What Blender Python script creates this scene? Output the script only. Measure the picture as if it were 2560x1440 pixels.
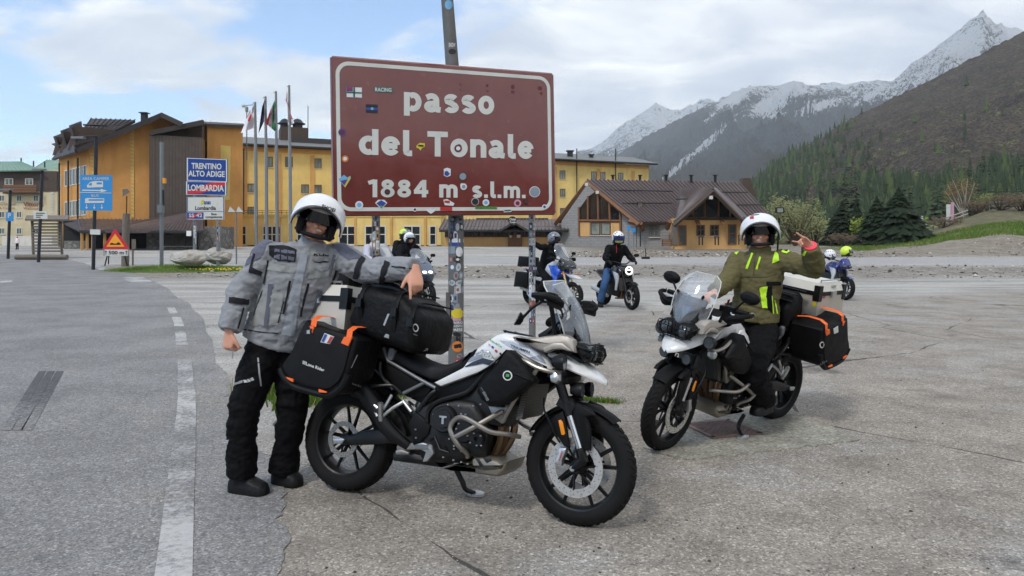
import bpy, bmesh, math, random
import numpy as np
from mathutils import Vector, Matrix, Quaternion
from mathutils.bvhtree import BVHTree
from mathutils.geometry import delaunay_2d_cdt
random.seed(7); rng = np.random.default_rng(7)
S = bpy.context.scene; COL = S.collection
for o in list(bpy.data.objects): bpy.data.objects.remove(o)

# ---------------------------------------------------------------- camera
FPX, CX, HY, CH = 1750.0, 1280.0, 603.0, 1.55          # focal length, principal column, horizon row (2560 px frame), eye height
cd = bpy.data.cameras.new('camera'); cam = bpy.data.objects.new('camera', cd); COL.objects.link(cam)
cd.sensor_width = 36.0; cd.lens = FPX/2560*36; cd.shift_y = -(720-HY)/2560
cam.location = (0, 0, CH); cam.rotation_euler = (math.radians(90), 0, 0)
cd.clip_start = 0.05; cd.clip_end = 20000
S.camera = cam

# ---------------------------------------------------------------- sky, sun, exposure
SUN_EL, SUN_AZ = math.radians(50), math.radians(215)   # azimuth clockwise from +Y (behind and left of the camera)
W = bpy.data.worlds.new('World'); S.world = W; W.use_nodes = True
nt = W.node_tree; nt.nodes.clear()
def wn(t, **k):
    n = nt.nodes.new(t)
    for a, b in k.items(): setattr(n, a, b)
    return n
def wm(op, a, b=None, clamp=False):
    n = nt.nodes.new('ShaderNodeMath'); n.operation = op; n.use_clamp = clamp
    for i, v in enumerate((a, b)):
        if v is None: continue
        if isinstance(v, (int, float)): n.inputs[i].default_value = v
        else: nt.links.new(v, n.inputs[i])
    return n.outputs[0]
sky = wn('ShaderNodeTexSky', sky_type='NISHITA', sun_disc=False, sun_elevation=SUN_EL, sun_rotation=SUN_AZ, altitude=1884, air_density=1.0, dust_density=1.0)
tc = wn('ShaderNodeTexCoord'); sp = wn('ShaderNodeSeparateXYZ'); nt.links.new(tc.outputs['Generated'], sp.inputs[0])
zz = wm('MAXIMUM', sp.outputs[2], 0.0); den = wm('ADD', zz, 0.22)
cb = wn('ShaderNodeCombineXYZ'); nt.links.new(wm('DIVIDE', sp.outputs[0], den), cb.inputs[0]); nt.links.new(wm('DIVIDE', sp.outputs[1], den), cb.inputs[1])
def wnoise(scale, detail, off, rough=0.55, dist=0.0):
    mp = wn('ShaderNodeMapping'); mp.inputs['Location'].default_value = off; mp.inputs['Scale'].default_value = (1.0, 1.35, 1.0)
    mp.inputs['Rotation'].default_value = (0, 0, 0.5)
    nt.links.new(cb.outputs[0], mp.inputs[0])
    n = wn('ShaderNodeTexNoise'); n.inputs['Scale'].default_value = scale; n.inputs['Detail'].default_value = detail
    n.inputs['Roughness'].default_value = rough; n.inputs['Distortion'].default_value = dist
    nt.links.new(mp.outputs[0], n.inputs['Vector']); return n.outputs['Fac']
def wramp(f, stops, interp='LINEAR'):
    r = wn('ShaderNodeValToRGB'); r.color_ramp.interpolation = interp
    el = r.color_ramp.elements
    while len(el) > 1: el.remove(el[-1])
    el[0].position, el[0].color = stops[0][0], (*stops[0][1], 1)
    for p, c in stops[1:]: e = el.new(p); e.color = (*c, 1)
    nt.links.new(f, r.inputs[0]); return r.outputs[0]
n1 = wnoise(1.5, 8, (3.1, 0.4, 0), 0.56, 0.25); n2 = wnoise(2.6, 9, (7.7, 2.2, 0), 0.55, 0.5); n3 = wnoise(0.9, 3, (1.3, 9.4, 0))
west = wm('MULTIPLY', sp.outputs[0], 0.30)                                # the cover thins towards the west, as in view
cover = wm('ADD', n1, wm('ADD', west, 0.06))
cmask = wramp(cover, [(0.37, (0, 0, 0)), (0.50, (1, 1, 1))], 'EASE')
shade = wm('ADD', wm('MULTIPLY', n2, 0.7), wm('MULTIPLY', n3, 0.3))
ccol = wramp(shade, [(0.34, (4.4, 4.9, 5.9)), (0.45, (5.6, 6.05, 6.85)), (0.54, (7.1, 7.4, 7.8)), (0.64, (9.2, 9.3, 9.3))])
for n in nt.nodes:
    pass
skm = wn('ShaderNodeMix', data_type='RGBA', blend_type='MULTIPLY'); skm.inputs[0].default_value = 1.0
nt.links.new(sky.outputs[0], skm.inputs[6]); skm.inputs[7].default_value = (1.75, 1.85, 1.85, 1)
mx = wn('ShaderNodeMix', data_type='RGBA'); nt.links.new(cmask, mx.inputs[0]); nt.links.new(skm.outputs[2], mx.inputs[6]); nt.links.new(ccol, mx.inputs[7])
bg = wn('ShaderNodeBackground'); bg.inputs['Strength'].default_value = 0.1; nt.links.new(mx.outputs[2], bg.inputs['Color'])
nt.links.new(bg.outputs[0], wn('ShaderNodeOutputWorld').inputs['Surface'])
sl = bpy.data.lights.new('sun', 'SUN'); sl.energy = 1.5; sl.angle = math.radians(10); sl.color = (1.0, 0.965, 0.91)
so = bpy.data.objects.new('sun', sl); COL.objects.link(so)
sdir = Vector((math.sin(SUN_AZ)*math.cos(SUN_EL), math.cos(SUN_AZ)*math.cos(SUN_EL), math.sin(SUN_EL)))
so.rotation_euler = sdir.to_track_quat('Z', 'Y').to_euler()
vs = S.view_settings; vs.view_transform = 'Standard'; vs.look = 'None'; vs.exposure = 0.5; vs.gamma = 1.0; vs.use_curve_mapping = False
S.render.engine = 'CYCLES'; cy = S.cycles
cy.use_denoising = True; cy.use_adaptive_sampling = True; cy.adaptive_threshold = 0.025; cy.max_bounces = 6; cy.diffuse_bounces = 3; cy.glossy_bounces = 3; cy.transparent_max_bounces = 12; cy.transmission_bounces = 4
cy.volume_bounces = 2; cy.caustics_reflective = False; cy.caustics_refractive = False

# ---------------------------------------------------------------- helpers
def P(px, py, Y):                                       # a photo position at a chosen distance -> a point of the place
    return Vector(((px-CX)/FPX*Y, Y, CH-(py-HY)/FPX*Y))
def ss(a, b, x):
    t = np.clip((x-a)/(b-a), 0, 1); return t*t*(3-2*t)
def H(x, y):                                            # height of the ground
    base = 1.0*ss(24, 76, y)
    q = x/np.maximum(y, 1.0)
    bank = (1.25*ss(47, 56, y)+1.1*ss(56, 68, y)+2.2*ss(68, 84, y))*ss(0.50, 0.72, q)
    return base+bank
def lin(c):                                             # 0-255 sRGB -> linear
    return tuple(((v/255)/12.92 if v/255 <= 0.04045 else ((v/255+0.055)/1.055)**2.4) for v in c)
MATS = {}
def tree_of(m): m.use_nodes = True; return m.node_tree
class N:
    cap = 3.5
    def __init__(s, name):
        s.m = bpy.data.materials.new(name); s.m.use_nodes = True; s.t = s.m.node_tree; s.t.nodes.clear()
        s.b = s.t.nodes.new('ShaderNodeBsdfPrincipled'); s.o = s.t.nodes.new('ShaderNodeOutputMaterial'); s.l(s.b.outputs[0], s.o.inputs[0])
        MATS[name] = s.m
        c = s.t.nodes.new('ShaderNodeTexCoord'); s.obj = c.outputs['Object']; s.gen = c.outputs['Generated']
        s.pos = s.t.nodes.new('ShaderNodeNewGeometry').outputs['Position']
    def l(s, a, b): s.t.links.new(a, b)
    def put(s, sock, v):
        if v is None: return
        if hasattr(v, 'is_output'): s.l(v, sock)
        else:
            if isinstance(v, tuple) and len(v) == 3 and sock.type == 'RGBA': v = (*v, 1)
            sock.default_value = v
    def noise(s, scale, detail=4, rough=0.55, vec=None, dist=0.0, stretch=None, out='Fac', off=None):
        v = vec or s.pos
        if stretch or off:
            mp = s.t.nodes.new('ShaderNodeMapping'); s.l(v, mp.inputs[0]); mp.inputs['Scale'].default_value = stretch or (1, 1, 1)
            if off: mp.inputs['Location'].default_value = off
            v = mp.outputs[0]
        n = s.t.nodes.new('ShaderNodeTexNoise'); s.l(v, n.inputs['Vector'])
        n.inputs['Scale'].default_value = scale; n.inputs['Detail'].default_value = min(detail, s.cap); n.inputs['Roughness'].default_value = rough; n.inputs['Distortion'].default_value = dist
        return n.outputs[out]
    def voro(s, scale, feature='F1', vec=None, out='Distance', rand=1.0):
        n = s.t.nodes.new('ShaderNodeTexVoronoi'); n.feature = feature; s.l(vec or s.pos, n.inputs['Vector']); n.inputs['Scale'].default_value = scale; n.inputs['Randomness'].default_value = rand
        return n.outputs[out]
    def math(s, op, a, b=None, c=None, clamp=False):
        n = s.t.nodes.new('ShaderNodeMath'); n.operation = op; n.use_clamp = clamp
        for i, v in enumerate((a, b, c)): s.put(n.inputs[i], v)
        return n.outputs[0]
    def ramp(s, f, stops, interp='LINEAR'):
        r = s.t.nodes.new('ShaderNodeValToRGB'); r.color_ramp.interpolation = interp; el = r.color_ramp.elements
        while len(el) > 1: el.remove(el[-1])
        f3 = lambda c: (c, c, c, 1) if isinstance(c, (int, float)) else (*c, 1)
        el[0].position, el[0].color = stops[0][0], f3(stops[0][1])
        for p, c in stops[1:]: e = el.new(p); e.color = f3(c)
        s.l(f, r.inputs[0]); return r.outputs[0]
    def mix(s, f, a, b, mode='MIX'):
        n = s.t.nodes.new('ShaderNodeMix'); n.data_type = 'RGBA'; n.blend_type = mode
        s.put(n.inputs[0], f); s.put(n.inputs[6], a); s.put(n.inputs[7], b); return n.outputs[2]
    def xyz(s, v=None):
        n = s.t.nodes.new('ShaderNodeSeparateXYZ'); s.l(v or s.pos, n.inputs[0]); return n.outputs
    def bump(s, h, strength=0.3, dist=0.01):
        n = s.t.nodes.new('ShaderNodeBump'); n.inputs['Strength'].default_value = strength; n.inputs['Distance'].default_value = dist
        s.l(h, n.inputs['Height']); s.l(n.outputs[0], s.b.inputs['Normal'])
    def set(s, **k):
        for a, v in k.items(): s.put(s.b.inputs[a.replace('_', ' ')], v)
        return s.m
def mat(name, rgb, rough=0.55, metal=0.0, var=0.12, scale=6.0, bump=0.0, bscale=60.0, dirt=None, coat=0.0, local=True, spec=None, srgb=True):
    if name in MATS: return MATS[name]
    c = lin(rgb) if srgb else rgb
    m = N(name); v = m.obj if local else m.pos
    f = m.noise(scale, 5, 0.6, v)
    col = m.mix(f, tuple(x*(1-var) for x in c), tuple(min(1, x*(1+var)) for x in c))
    if dirt: col = m.mix(m.ramp(m.noise(scale*0.7, 6, 0.65, v, off=(4, 2, 9)), [(0.5, 0.0), (0.72, dirt[1])]), col, lin(dirt[0]))
    r = m.ramp(m.noise(scale*2.3, 4, 0.6, v, off=(1, 7, 3)), [(0.3, max(0, rough-0.08)), (0.7, min(1, rough+0.1))])
    m.set(Base_Color=col, Roughness=r, Metallic=metal)
    if coat: m.set(Coat_Weight=coat, Coat_Roughness=0.06)
    if spec is not None: m.set(Specular_IOR_Level=spec)
    if bump: m.bump(m.noise(bscale, 4, 0.6, v), bump, 0.3/bscale)
    return m.m
def tag(o, label=None, cat=None, group=None, kind=None):
    if label: o['label'] = label
    if cat: o['category'] = cat
    if group: o['group'] = group
    if kind: o['kind'] = kind
    return o
def empty(name, loc=(0, 0, 0), rz=0.0, label=None, cat=None, group=None):
    o = bpy.data.objects.new(name, None); COL.objects.link(o); o.location = loc; o.rotation_euler = (0, 0, rz); o.empty_display_size = 0.2
    return tag(o, label, cat, group)
def catmull(pts, n=6, closed=False):
    p = [Vector(q) for q in pts]; out = []; L = len(p)
    if L < 3: return p
    for i in range(L if closed else L-1):
        if closed: a, b, c, d = p[(i-1) % L], p[i], p[(i+1) % L], p[(i+2) % L]
        else: a, b, c, d = p[max(i-1, 0)], p[i], p[i+1], p[min(i+2, L-1)]
        for k in range(n):
            t = k/n
            out.append(0.5*((2*b)+(c-a)*t+(2*a-5*b+4*c-d)*t*t+(3*b-a-3*c+d)*t**3))
    if not closed: out.append(p[-1])
    return out
def rad_interp(r, n):
    r = list(r); 
    if len(r) == 1: return r*n
    return list(np.interp(np.linspace(0, 1, n), np.linspace(0, 1, len(r)), r))
class MB:
    def __init__(s): s.v = []; s.f = []; s.m = []; s.mi = 0; s.X = None
    def add(s, vs, fs):
        o = len(s.v)
        if s.X is not None: vs = [s.X @ Vector(q) for q in vs]
        s.v += [tuple(q) for q in vs]; s.f += [tuple(i+o for i in f) for f in fs]; s.m += [s.mi]*len(fs); return s
    def box(s, c, d, R=None):
        c = Vector(c); h = [x/2 for x in d]
        vs = [Vector((sx*h[0], sy*h[1], sz*h[2])) for sx in (-1, 1) for sy in (-1, 1) for sz in (-1, 1)]
        if R is not None: vs = [R @ q for q in vs]
        return s.add([c+q for q in vs], [(0, 1, 3, 2), (4, 6, 7, 5), (0, 4, 5, 1), (2, 3, 7, 6), (0, 2, 6, 4), (1, 5, 7, 3)])
    def hexa(s, a, b):                                  # two quads (4 points each) -> closed solid
        return s.add(list(a)+list(b), [(3, 2, 1, 0), (4, 5, 6, 7)]+[(i, (i+1) % 4, 4+(i+1) % 4, 4+i) for i in range(4)])
    def prism(s, pts, off):                             # planar outline pushed along a vector
        n = len(pts); off = Vector(off); a = [Vector(q) for q in pts]
        return s.add(a+[q+off for q in a], [tuple(reversed(range(n))), tuple(range(n, 2*n))]+[(i, (i+1) % n, n+(i+1) % n, n+i) for i in range(n)])
    def loft(s, rings, cap=True, closed=True):
        n = len(rings[0]); vs = [q for r in rings for q in r]; fs = []
        for k in range(len(rings)-1):
            for i in range(n if closed else n-1):
                j = (i+1) % n; fs.append((k*n+i, k*n+j, (k+1)*n+j, (k+1)*n+i))
        if cap and closed: fs += [tuple(reversed(range(n))), tuple(range((len(rings)-1)*n, len(rings)*n))]
        return s.add(vs, fs)
    def tube(s, pts, r, n=8, smooth=0, cap=True, flat=1.0, up=None):
        p = catmull(pts, smooth) if smooth else [Vector(q) for q in pts]
        rr = rad_interp(r if isinstance(r, (list, tuple)) else [r], len(p)); rings = []
        t0 = (p[1]-p[0]).normalized(); u = Vector(up) if up else (Vector((0, 0, 1)) if abs(t0.z) < 0.9 else Vector((1, 0, 0)))
        u = (u-t0*u.dot(t0)).normalized()
        for i, q in enumerate(p):
            t = (p[min(i+1, len(p)-1)]-p[max(i-1, 0)]).normalized()
            u = (u-t*u.dot(t)); u = u.normalized() if u.length > 1e-6 else t.orthogonal().normalized()
            w = t.cross(u)
            rings.append([q+(u*math.cos(a)*flat+w*math.sin(a))*rr[i] for a in [2*math.pi*k/n for k in range(n)]])
        return s.loft(rings, cap)
    def lathe(s, prof, c=(0, 0, 0), axis='Z', n=24, a0=0.0, a1=2*math.pi, R=None, close=False):   # prof: (radius, height)
        full = abs(a1-a0-2*math.pi) < 1e-6; m = n if full else n+1; c = Vector(c); rings = []
        for r, h in prof:
            ring = []
            for k in range(m):
                a = a0+(a1-a0)*k/n; x, y = r*math.cos(a), r*math.sin(a)
                q = {'Z': Vector((x, y, h)), 'Y': Vector((x, h, y)), 'X': Vector((h, x, y))}[axis]
                ring.append(c+(R @ q if R is not None else q))
            rings.append(ring)
        if close: rings.append(rings[0])
        return s.loft(rings, cap=False, closed=full)
    def ball(s, c, r, n=12, R=None):
        r = (r, r, r) if isinstance(r, (int, float)) else r; c = Vector(c); rings = []
        for i in range(1, n//2):
            t = math.pi*i/(n//2); ring = []
            for k in range(n):
                a = 2*math.pi*k/n; q = Vector((r[0]*math.sin(t)*math.cos(a), r[1]*math.sin(t)*math.sin(a), -r[2]*math.cos(t)))
                ring.append(c+(R @ q if R is not None else q))
            rings.append(ring)
        return s.loft(rings)
    def pillow(s, outline, w, bev, steps=3, inset=None, skew=0.0):   # side outline (x, z) rounded over in y from -w to +w
        o = [Vector((q[0], q[1])) for q in outline]; n = len(o)
        area = sum(o[i].x*o[(i+1) % n].y-o[(i+1) % n].x*o[i].y for i in range(n)); sg = 1 if area > 0 else -1
        nrm = []
        for i in range(n):
            e1 = (o[i]-o[i-1]); e2 = (o[(i+1) % n]-o[i]); e = (e1.normalized()+e2.normalized()) if e1.length and e2.length else e1+e2
            q = Vector((e.y, -e.x))*sg; nrm.append(q.normalized() if q.length > 1e-6 else Vector((0, 0)))
        ins = inset if inset is not None else bev
        lev = []
        for k in range(steps+1):
            a = math.pi/2*k/steps; lev.append((-w+bev*(1-math.sin(a)), ins*(1-math.cos(a))))
        lev = list(reversed(lev)); lev = [(y, i) for y, i in sorted(lev)]
        rows = [(-w+bev*(1-math.cos(a)), ins*(1-math.sin(a))) for a in [math.pi/2*k/steps for k in range(steps+1)]]
        rows += [(-y, i) for y, i in reversed(rows)]
        rings = [[(o[i].x-nrm[i].x*ii, y, o[i].y-nrm[i].y*ii) for i in range(n)] for y, ii in rows]
        return s.loft(rings)
    def build(s, name, mats, parent=None, smooth=True, M=None, ang=40, label=None, kind=None):
        me = bpy.data.meshes.new(name); me.from_pydata(s.v, [], s.f)
        for m in (mats if isinstance(mats, (list, tuple)) else [mats]): me.materials.append(MATS[m] if isinstance(m, str) else m)
        if any(s.m): me.polygons.foreach_set('material_index', s.m)
        bm = bmesh.new(); bm.from_mesh(me); bmesh.ops.recalc_face_normals(bm, faces=bm.faces); bm.to_mesh(me); bm.free()
        if smooth:
            me.polygons.foreach_set('use_smooth', [True]*len(me.polygons)); me.set_sharp_from_angle(angle=math.radians(ang))
        o = bpy.data.objects.new(name, me); COL.objects.link(o)
        if parent is not None: o.parent = parent
        if M is not None: o.matrix_basis = M
        if label: o['label'] = label
        if kind: o['kind'] = kind
        return o
def mesh_obj(name, me, parent=None, label=None, kind=None):
    o = bpy.data.objects.new(name, me); COL.objects.link(o)
    if parent is not None: o.parent = parent
    if label: o['label'] = label
    if kind: o['kind'] = kind
    return o
def wmat(o):                                            # world matrix without a depsgraph update
    m = o.matrix_basis.copy(); p = o.parent
    while p is not None: m = p.matrix_basis @ m; p = p.parent
    return m
def copy_tree(o, parent=None):
    c = o.copy(); COL.objects.link(c); c.parent = parent
    for ch in list(o.children): copy_tree(ch, c)
    return c
TXT = {}
def text_verts(txt, bold=0.0, spacing=1.0, mono=0.0):   # filled letters as a flat triangulated mesh, normalised to its box (0..1)
    key = (txt, bold, spacing)
    if key in TXT: return TXT[key]
    cu = bpy.data.curves.new('t', 'FONT'); cu.body = txt; cu.resolution_u = 3; cu.offset = bold; cu.space_character = spacing; cu.fill_mode = 'FRONT'
    ob = bpy.data.objects.new('t', cu); COL.objects.link(ob); dg = bpy.context.evaluated_depsgraph_get()
    me = bpy.data.meshes.new_from_object(ob.evaluated_get(dg))
    v = np.array([q.co[:2] for q in me.vertices]); f = [tuple(p.vertices) for p in me.polygons]
    bpy.data.objects.remove(ob); bpy.data.curves.remove(cu); bpy.data.meshes.remove(me)
    mn, mxx = v.min(0), v.max(0); asp = (mxx[0]-mn[0])/(mxx[1]-mn[1])
    TXT[key] = ((v-mn)/(mxx-mn), f, asp); return TXT[key]
def bil(q, u, v):                                       # bilinear in a quad: q = TL, TR, BR, BL ; v = 0 bottom
    a = [Vector(x) for x in q]; top = a[0].lerp(a[1], u); bot = a[3].lerp(a[2], u); return bot.lerp(top, v)
def flat_text(name, txt, mat_, quad, parent=None, thick=0.004, bold=0.012, spacing=1.0, nrm=None, inv=None):   # text laid in a 3-D quad
    v, f, _ = text_verts(txt, bold, spacing); q = [Vector(x) for x in quad]
    n = nrm or (q[1]-q[0]).cross(q[0]-q[3]).normalized()
    vs = [bil(q, a, b)+n*thick for a, b in v]
    if inv is not None: vs = [inv @ p for p in vs]
    mb = MB(); mb.add(vs, f); return mb.build(name, mat_, parent, smooth=False)
def bvh(objs):
    vs, fs = [], []
    for o in objs:
        M = wmat(o); b = len(vs); vs += [M @ q.co for q in o.data.vertices]; o.data.calc_loop_triangles(); fs += [tuple(i+b for i in p.vertices) for p in o.data.loop_triangles]
    return BVHTree.FromPolygons(vs, fs)
CAM = Vector((0, 0, CH))
def hit(tree, px, py, off):                             # where the line of sight meets a surface, raised a little off it
    d = P(px, py, 1.0)-CAM; d.normalize(); loc, n, i, dist = tree.ray_cast(CAM, d)
    if loc is None: return None
    if n.dot(d) > 0: n = -n
    return loc+n*off, n
def patch(name, tree, quad, mat_, parent, off=0.003, nu=4, nv=4, thick=0.0, round_=False, smooth=True):   # cloth / sticker patch following a surface
    mb = MB(); inv = wmat(parent).inverted(); g = []; last = None
    for j in range(nv+1):
        for i in range(nu+1):
            u, v = i/nu, j/nv
            if round_:
                a, b = 2*u-1, 2*v-1; u = 0.5+0.5*a*math.sqrt(1-b*b/2); v = 0.5+0.5*b*math.sqrt(1-a*a/2)
            p = bil([(x, y, 0) for x, y in quad], u, v); h = hit(tree, p.x, p.y, off)
            if h is None: h = last
            if h is None: g.append(None)
            else: g.append(h[0]); last = h
    if any(x is None for x in g):
        ok = [x for x in g if x is not None]
        if not ok: return None
        g = [x if x is not None else ok[0] for x in g]
    w = nu+1; mb.add([inv @ x for x in g], [(j*w+i, j*w+i+1, (j+1)*w+i+1, (j+1)*w+i) for j in range(nv) for i in range(nu)])
    return mb.build(name, mat_, parent, smooth=smooth)
def stripe(name, tree, pts, width, mat_, parent, off=0.004, sm=5, lift=0.0):   # a band of given pixel width along a line of pixels
    p = catmull([(x, y, 0) for x, y in pts], sm) if len(pts) > 2 else [Vector((*pts[0], 0)).lerp(Vector((*pts[1], 0)), k/5) for k in range(6)]
    inv = wmat(parent).inverted(); L, C, Rr = [], [], []; last = None
    ws = rad_interp(width if isinstance(width, (list, tuple)) else [width], len(p))
    for i, q in enumerate(p):
        t = (p[min(i+1, len(p)-1)]-p[max(i-1, 0)]); t.normalize(); nn = Vector((-t.y, t.x, 0))*ws[i]/2
        row = []
        for k, z in ((1, off), (0, off+lift), (-1, off)):
            h = hit(tree, q.x+nn.x*k, q.y+nn.y*k, z) or last
            if h is None: break
            row.append(h[0]); last = h
        if len(row) == 3: L.append(row)
    if len(L) < 2: return None
    mb = MB(); mb.add([inv @ x for r in L for x in r], [(3*i+k, 3*i+k+1, 3*i+k+4, 3*i+k+3) for i in range(len(L)-1) for k in range(2)])
    return mb.build(name, mat_, parent)
def surf_text(name, tree, txt, quad, mat_, parent, off=0.004, bold=0.012):
    v, f, _ = text_verts(txt, bold); inv = wmat(parent).inverted(); vs = []; last = None
    for a, b in v:
        p = bil([(x, y, 0) for x, y in quad], a, b); h = hit(tree, p.x, p.y, off) or last
        if h is None: h = (P(p.x, p.y, 4.0), None)
        vs.append(inv @ h[0]); last = h
    mb = MB(); mb.add(vs, f); return mb.build(name, mat_, parent, smooth=False)
def remesh(mb, name, mats, parent, voxel=0.012, smooth_it=3, fold=0.0, fscale=9.0, paint=None, seed=0):   # overlapping closed shapes -> one continuous skin
    o = mb.build(name, mats, None); md = o.modifiers.new('r', 'REMESH'); md.mode = 'VOXEL'; md.voxel_size = voxel
    sm = o.modifiers.new('s', 'SMOOTH'); sm.iterations = smooth_it; sm.factor = 0.5
    dg = bpy.context.evaluated_depsgraph_get(); me = bpy.data.meshes.new_from_object(o.evaluated_get(dg)); old = o.data
    o.modifiers.clear(); o.data = me; bpy.data.meshes.remove(old); me.name = name
    me.materials.clear()
    for m in (mats if isinstance(mats, (list, tuple)) else [mats]): me.materials.append(MATS[m] if isinstance(m, str) else m)
    if fold:
        nv = len(me.vertices); co = np.empty(nv*3); me.vertices.foreach_get('co', co); co = co.reshape(-1, 3)
        no = np.empty(nv*3); me.vertices.foreach_get('normal', no); no = no.reshape(-1, 3)
        h = fbm3(co*np.array([1, 1, 1.5])*fscale+seed*7.3, 3); h = 1-2*np.abs(h)-0.5
        n2_ = fbm3(co*np.array([1.3, 1.3, 2.4])*fscale*2.1+seed*3.1+5, 2); cr = (1-np.minimum(1, np.abs(n2_)*2.2))**3; h = h-0.5*cr
        co = co+no*(h*fold)[:, None]; me.vertices.foreach_set('co', co.ravel())
    me.polygons.foreach_set('use_smooth', [True]*len(me.polygons))
    if paint:
        idx = [paint(p.center, p.normal) for p in me.polygons]; me.polygons.foreach_set('material_index', idx)
    me.update(); o.parent = parent
    return o
# value noise for shaping geometry
_PERM = rng.random((64, 64, 64))
def vn3(p):
    i = np.floor(p).astype(int); f = p-i; f = f*f*(3-2*f); r = 0
    for dx in (0, 1):
        for dy in (0, 1):
            for dz in (0, 1):
                w = (f[:, 0] if dx else 1-f[:, 0])*(f[:, 1] if dy else 1-f[:, 1])*(f[:, 2] if dz else 1-f[:, 2])
                r = r+w*_PERM[(i[:, 0]+dx) % 64, (i[:, 1]+dy) % 64, (i[:, 2]+dz) % 64]
    return r*2-1
def fbm3(p, o=5, gain=0.5, ridge=False):
    a, s, r = 1.0, 0.0, np.zeros(len(p))
    for k in range(o):
        n = vn3(p*(2.03**k)+17.1*k); r += a*((1-2*np.abs(n)) if ridge else n); s += a; a *= gain
    return r/s
# ---------------------------------------------------------------- ground
def ground_material():
    m = N('lot_asphalt'); x, y, z = m.xyz(); M = m.math
    big = m.noise(0.35, 5, 0.6); mid = m.noise(1.7, 6, 0.65); fine = m.noise(34, 4, 0.7); sp = m.voro(95, out='Color'); spk = m.xyz(sp)[0]
    spk2 = m.xyz(m.voro(38, out='Color'))[0]
    wob = M('MULTIPLY', M('SUBTRACT', big, 0.5), 5.0)
    xs = m.ramp(M('DIVIDE', M('ADD', x, 0.5), 4.0, clamp=True), [(0.1, 0.0), (0.75, 1.0)])
    yb = M('ADD', M('ADD', M('MULTIPLY', xs, 5.4), 7.6), M('MULTIPLY', M('MAXIMUM', x, 0.0), 0.48))
    tfar = M('ADD', M('SUBTRACT', y, yb), wob)
    far = m.ramp(M('MULTIPLY', tfar, 0.2), [(0.0, 0.0), (0.35, 1.0)])
    near_c = m.mix(m.ramp(mid, [(0.35, 0.0), (0.65, 1.0)]), (0.21, 0.186, 0.158), (0.315, 0.282, 0.24))
    near_c = m.mix(m.ramp(m.noise(0.8, 5, 0.6, off=(9, 3, 1)), [(0.5, 0.0), (0.68, 0.75)]), near_c, (0.33, 0.318, 0.298))
    # black tar stains and worn-through patches
    tar = m.ramp(m.noise(0.55, 7, 0.7, off=(2.2, 6.1, 0), dist=0.6), [(0.62, 0.0), (0.70, 0.8)])
    near_c = m.mix(tar, near_c, (0.06, 0.058, 0.056))
    for cx_, cy_, sx_, sy_, k_ in ((2.42, 3.40, 0.40, 0.30, 0.75), (1.55, 3.9, 0.5, 0.25, 0.3), (0.55, 3.35, 0.7, 0.12, 0.35), (3.9, 5.3, 0.8, 0.2, 0.5), (2.9, 4.3, 0.9, 0.12, 0.4)):   # oil and tar blotches
        dx_, dy_ = M('DIVIDE', M('SUBTRACT', x, cx_), sx_), M('DIVIDE', M('SUBTRACT', y, cy_), sy_); d2 = M('ADD', M('MULTIPLY', dx_, dx_), M('MULTIPLY', dy_, dy_)); near_c = m.mix(m.ramp(M('SUBTRACT', M('SUBTRACT', 1.3, d2), M('MULTIPLY', m.noise(9, 5, 0.8), 2.0)), [(-0.05, 0.0), (0.7, k_)]), near_c, (0.075, 0.07, 0.066))
    far_c = m.mix(m.ramp(m.noise(0.5, 6, 0.62, stretch=(0.35, 1.6, 1)), [(0.36, 0.0), (0.62, 1.0)]), (0.255, 0.24, 0.218), (0.40, 0.385, 0.355))
    col = m.mix(far, near_c, far_c)
    # gravel bands beyond the lot
    w2 = M('MULTIPLY', M('SUBTRACT', m.noise(0.12, 5, 0.6), 0.5), 9.0); yy = M('ADD', y, w2)
    grav = m.mix(m.ramp(m.noise(2.2, 6, 0.75, stretch=(0.6, 1, 1)), [(0.35, 0.0), (0.65, 1.0)]), (0.15, 0.132, 0.11), (0.30, 0.275, 0.24))
    b1 = m.ramp(M('DIVIDE', yy, 100.0), [(0.27, 0.0), (0.30, 1.0), (0.375, 1.0), (0.40, 0.0)])
    col = m.mix(b1, col, grav)
    strip = m.ramp(M('DIVIDE', y, 100.0), [(0.405, 0.0), (0.415, 1.0), (0.47, 1.0), (0.475, 0.0)])
    col = m.mix(strip, col, m.mix(mid, (0.30, 0.29, 0.275), (0.36, 0.35, 0.335)))
    b2 = m.ramp(M('DIVIDE', M('ADD', y, M('MULTIPLY', w2, 0.2)), 100.0), [(0.474, 0.0), (0.49, 1.0)])
    q = M('DIVIDE', x, M('MAXIMUM', y, 1.0))
    rightside = m.ramp(M('ADD', q, M('MULTIPLY', M('SUBTRACT', big, 0.5), 0.05)), [(0.05, 0.0), (0.12, 1.0)])
    col = m.mix(M('MULTIPLY', b2, rightside), col, m.mix(0.35, grav, (0.19, 0.15, 0.095)))
    # grass on the bank to the right and beyond everything
    gq = M('ADD', M('MULTIPLY', M('SUBTRACT', q, 0.47), 30.0), M('MULTIPLY', M('SUBTRACT', m.noise(0.25, 5, 0.7), 0.5), 12.0))
    gy = M('ADD', M('SUBTRACT', y, 58.0), M('MULTIPLY', M('SUBTRACT', m.noise(0.3, 5, 0.7, off=(5, 5, 5)), 0.5), 7.0))
    gm = M('MULTIPLY', m.ramp(gq, [(0.0, 0.0), (0.5, 1.0)]), m.ramp(M('MULTIPLY', M('ADD', gy, 1.0), 0.35), [(0.0, 0.0), (1.0, 1.0)]))
    gcol = m.mix(m.ramp(m.noise(0.7, 6, 0.7), [(0.35, 0.0), (0.65, 1.0)]), (0.055, 0.105, 0.02), (0.13, 0.17, 0.045))
    gcol = m.mix(m.ramp(m.noise(0.16, 5, 0.6, off=(3, 8, 2)), [(0.52, 0.0), (0.66, 0.8)]), gcol, (0.22, 0.17, 0.08))
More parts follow.
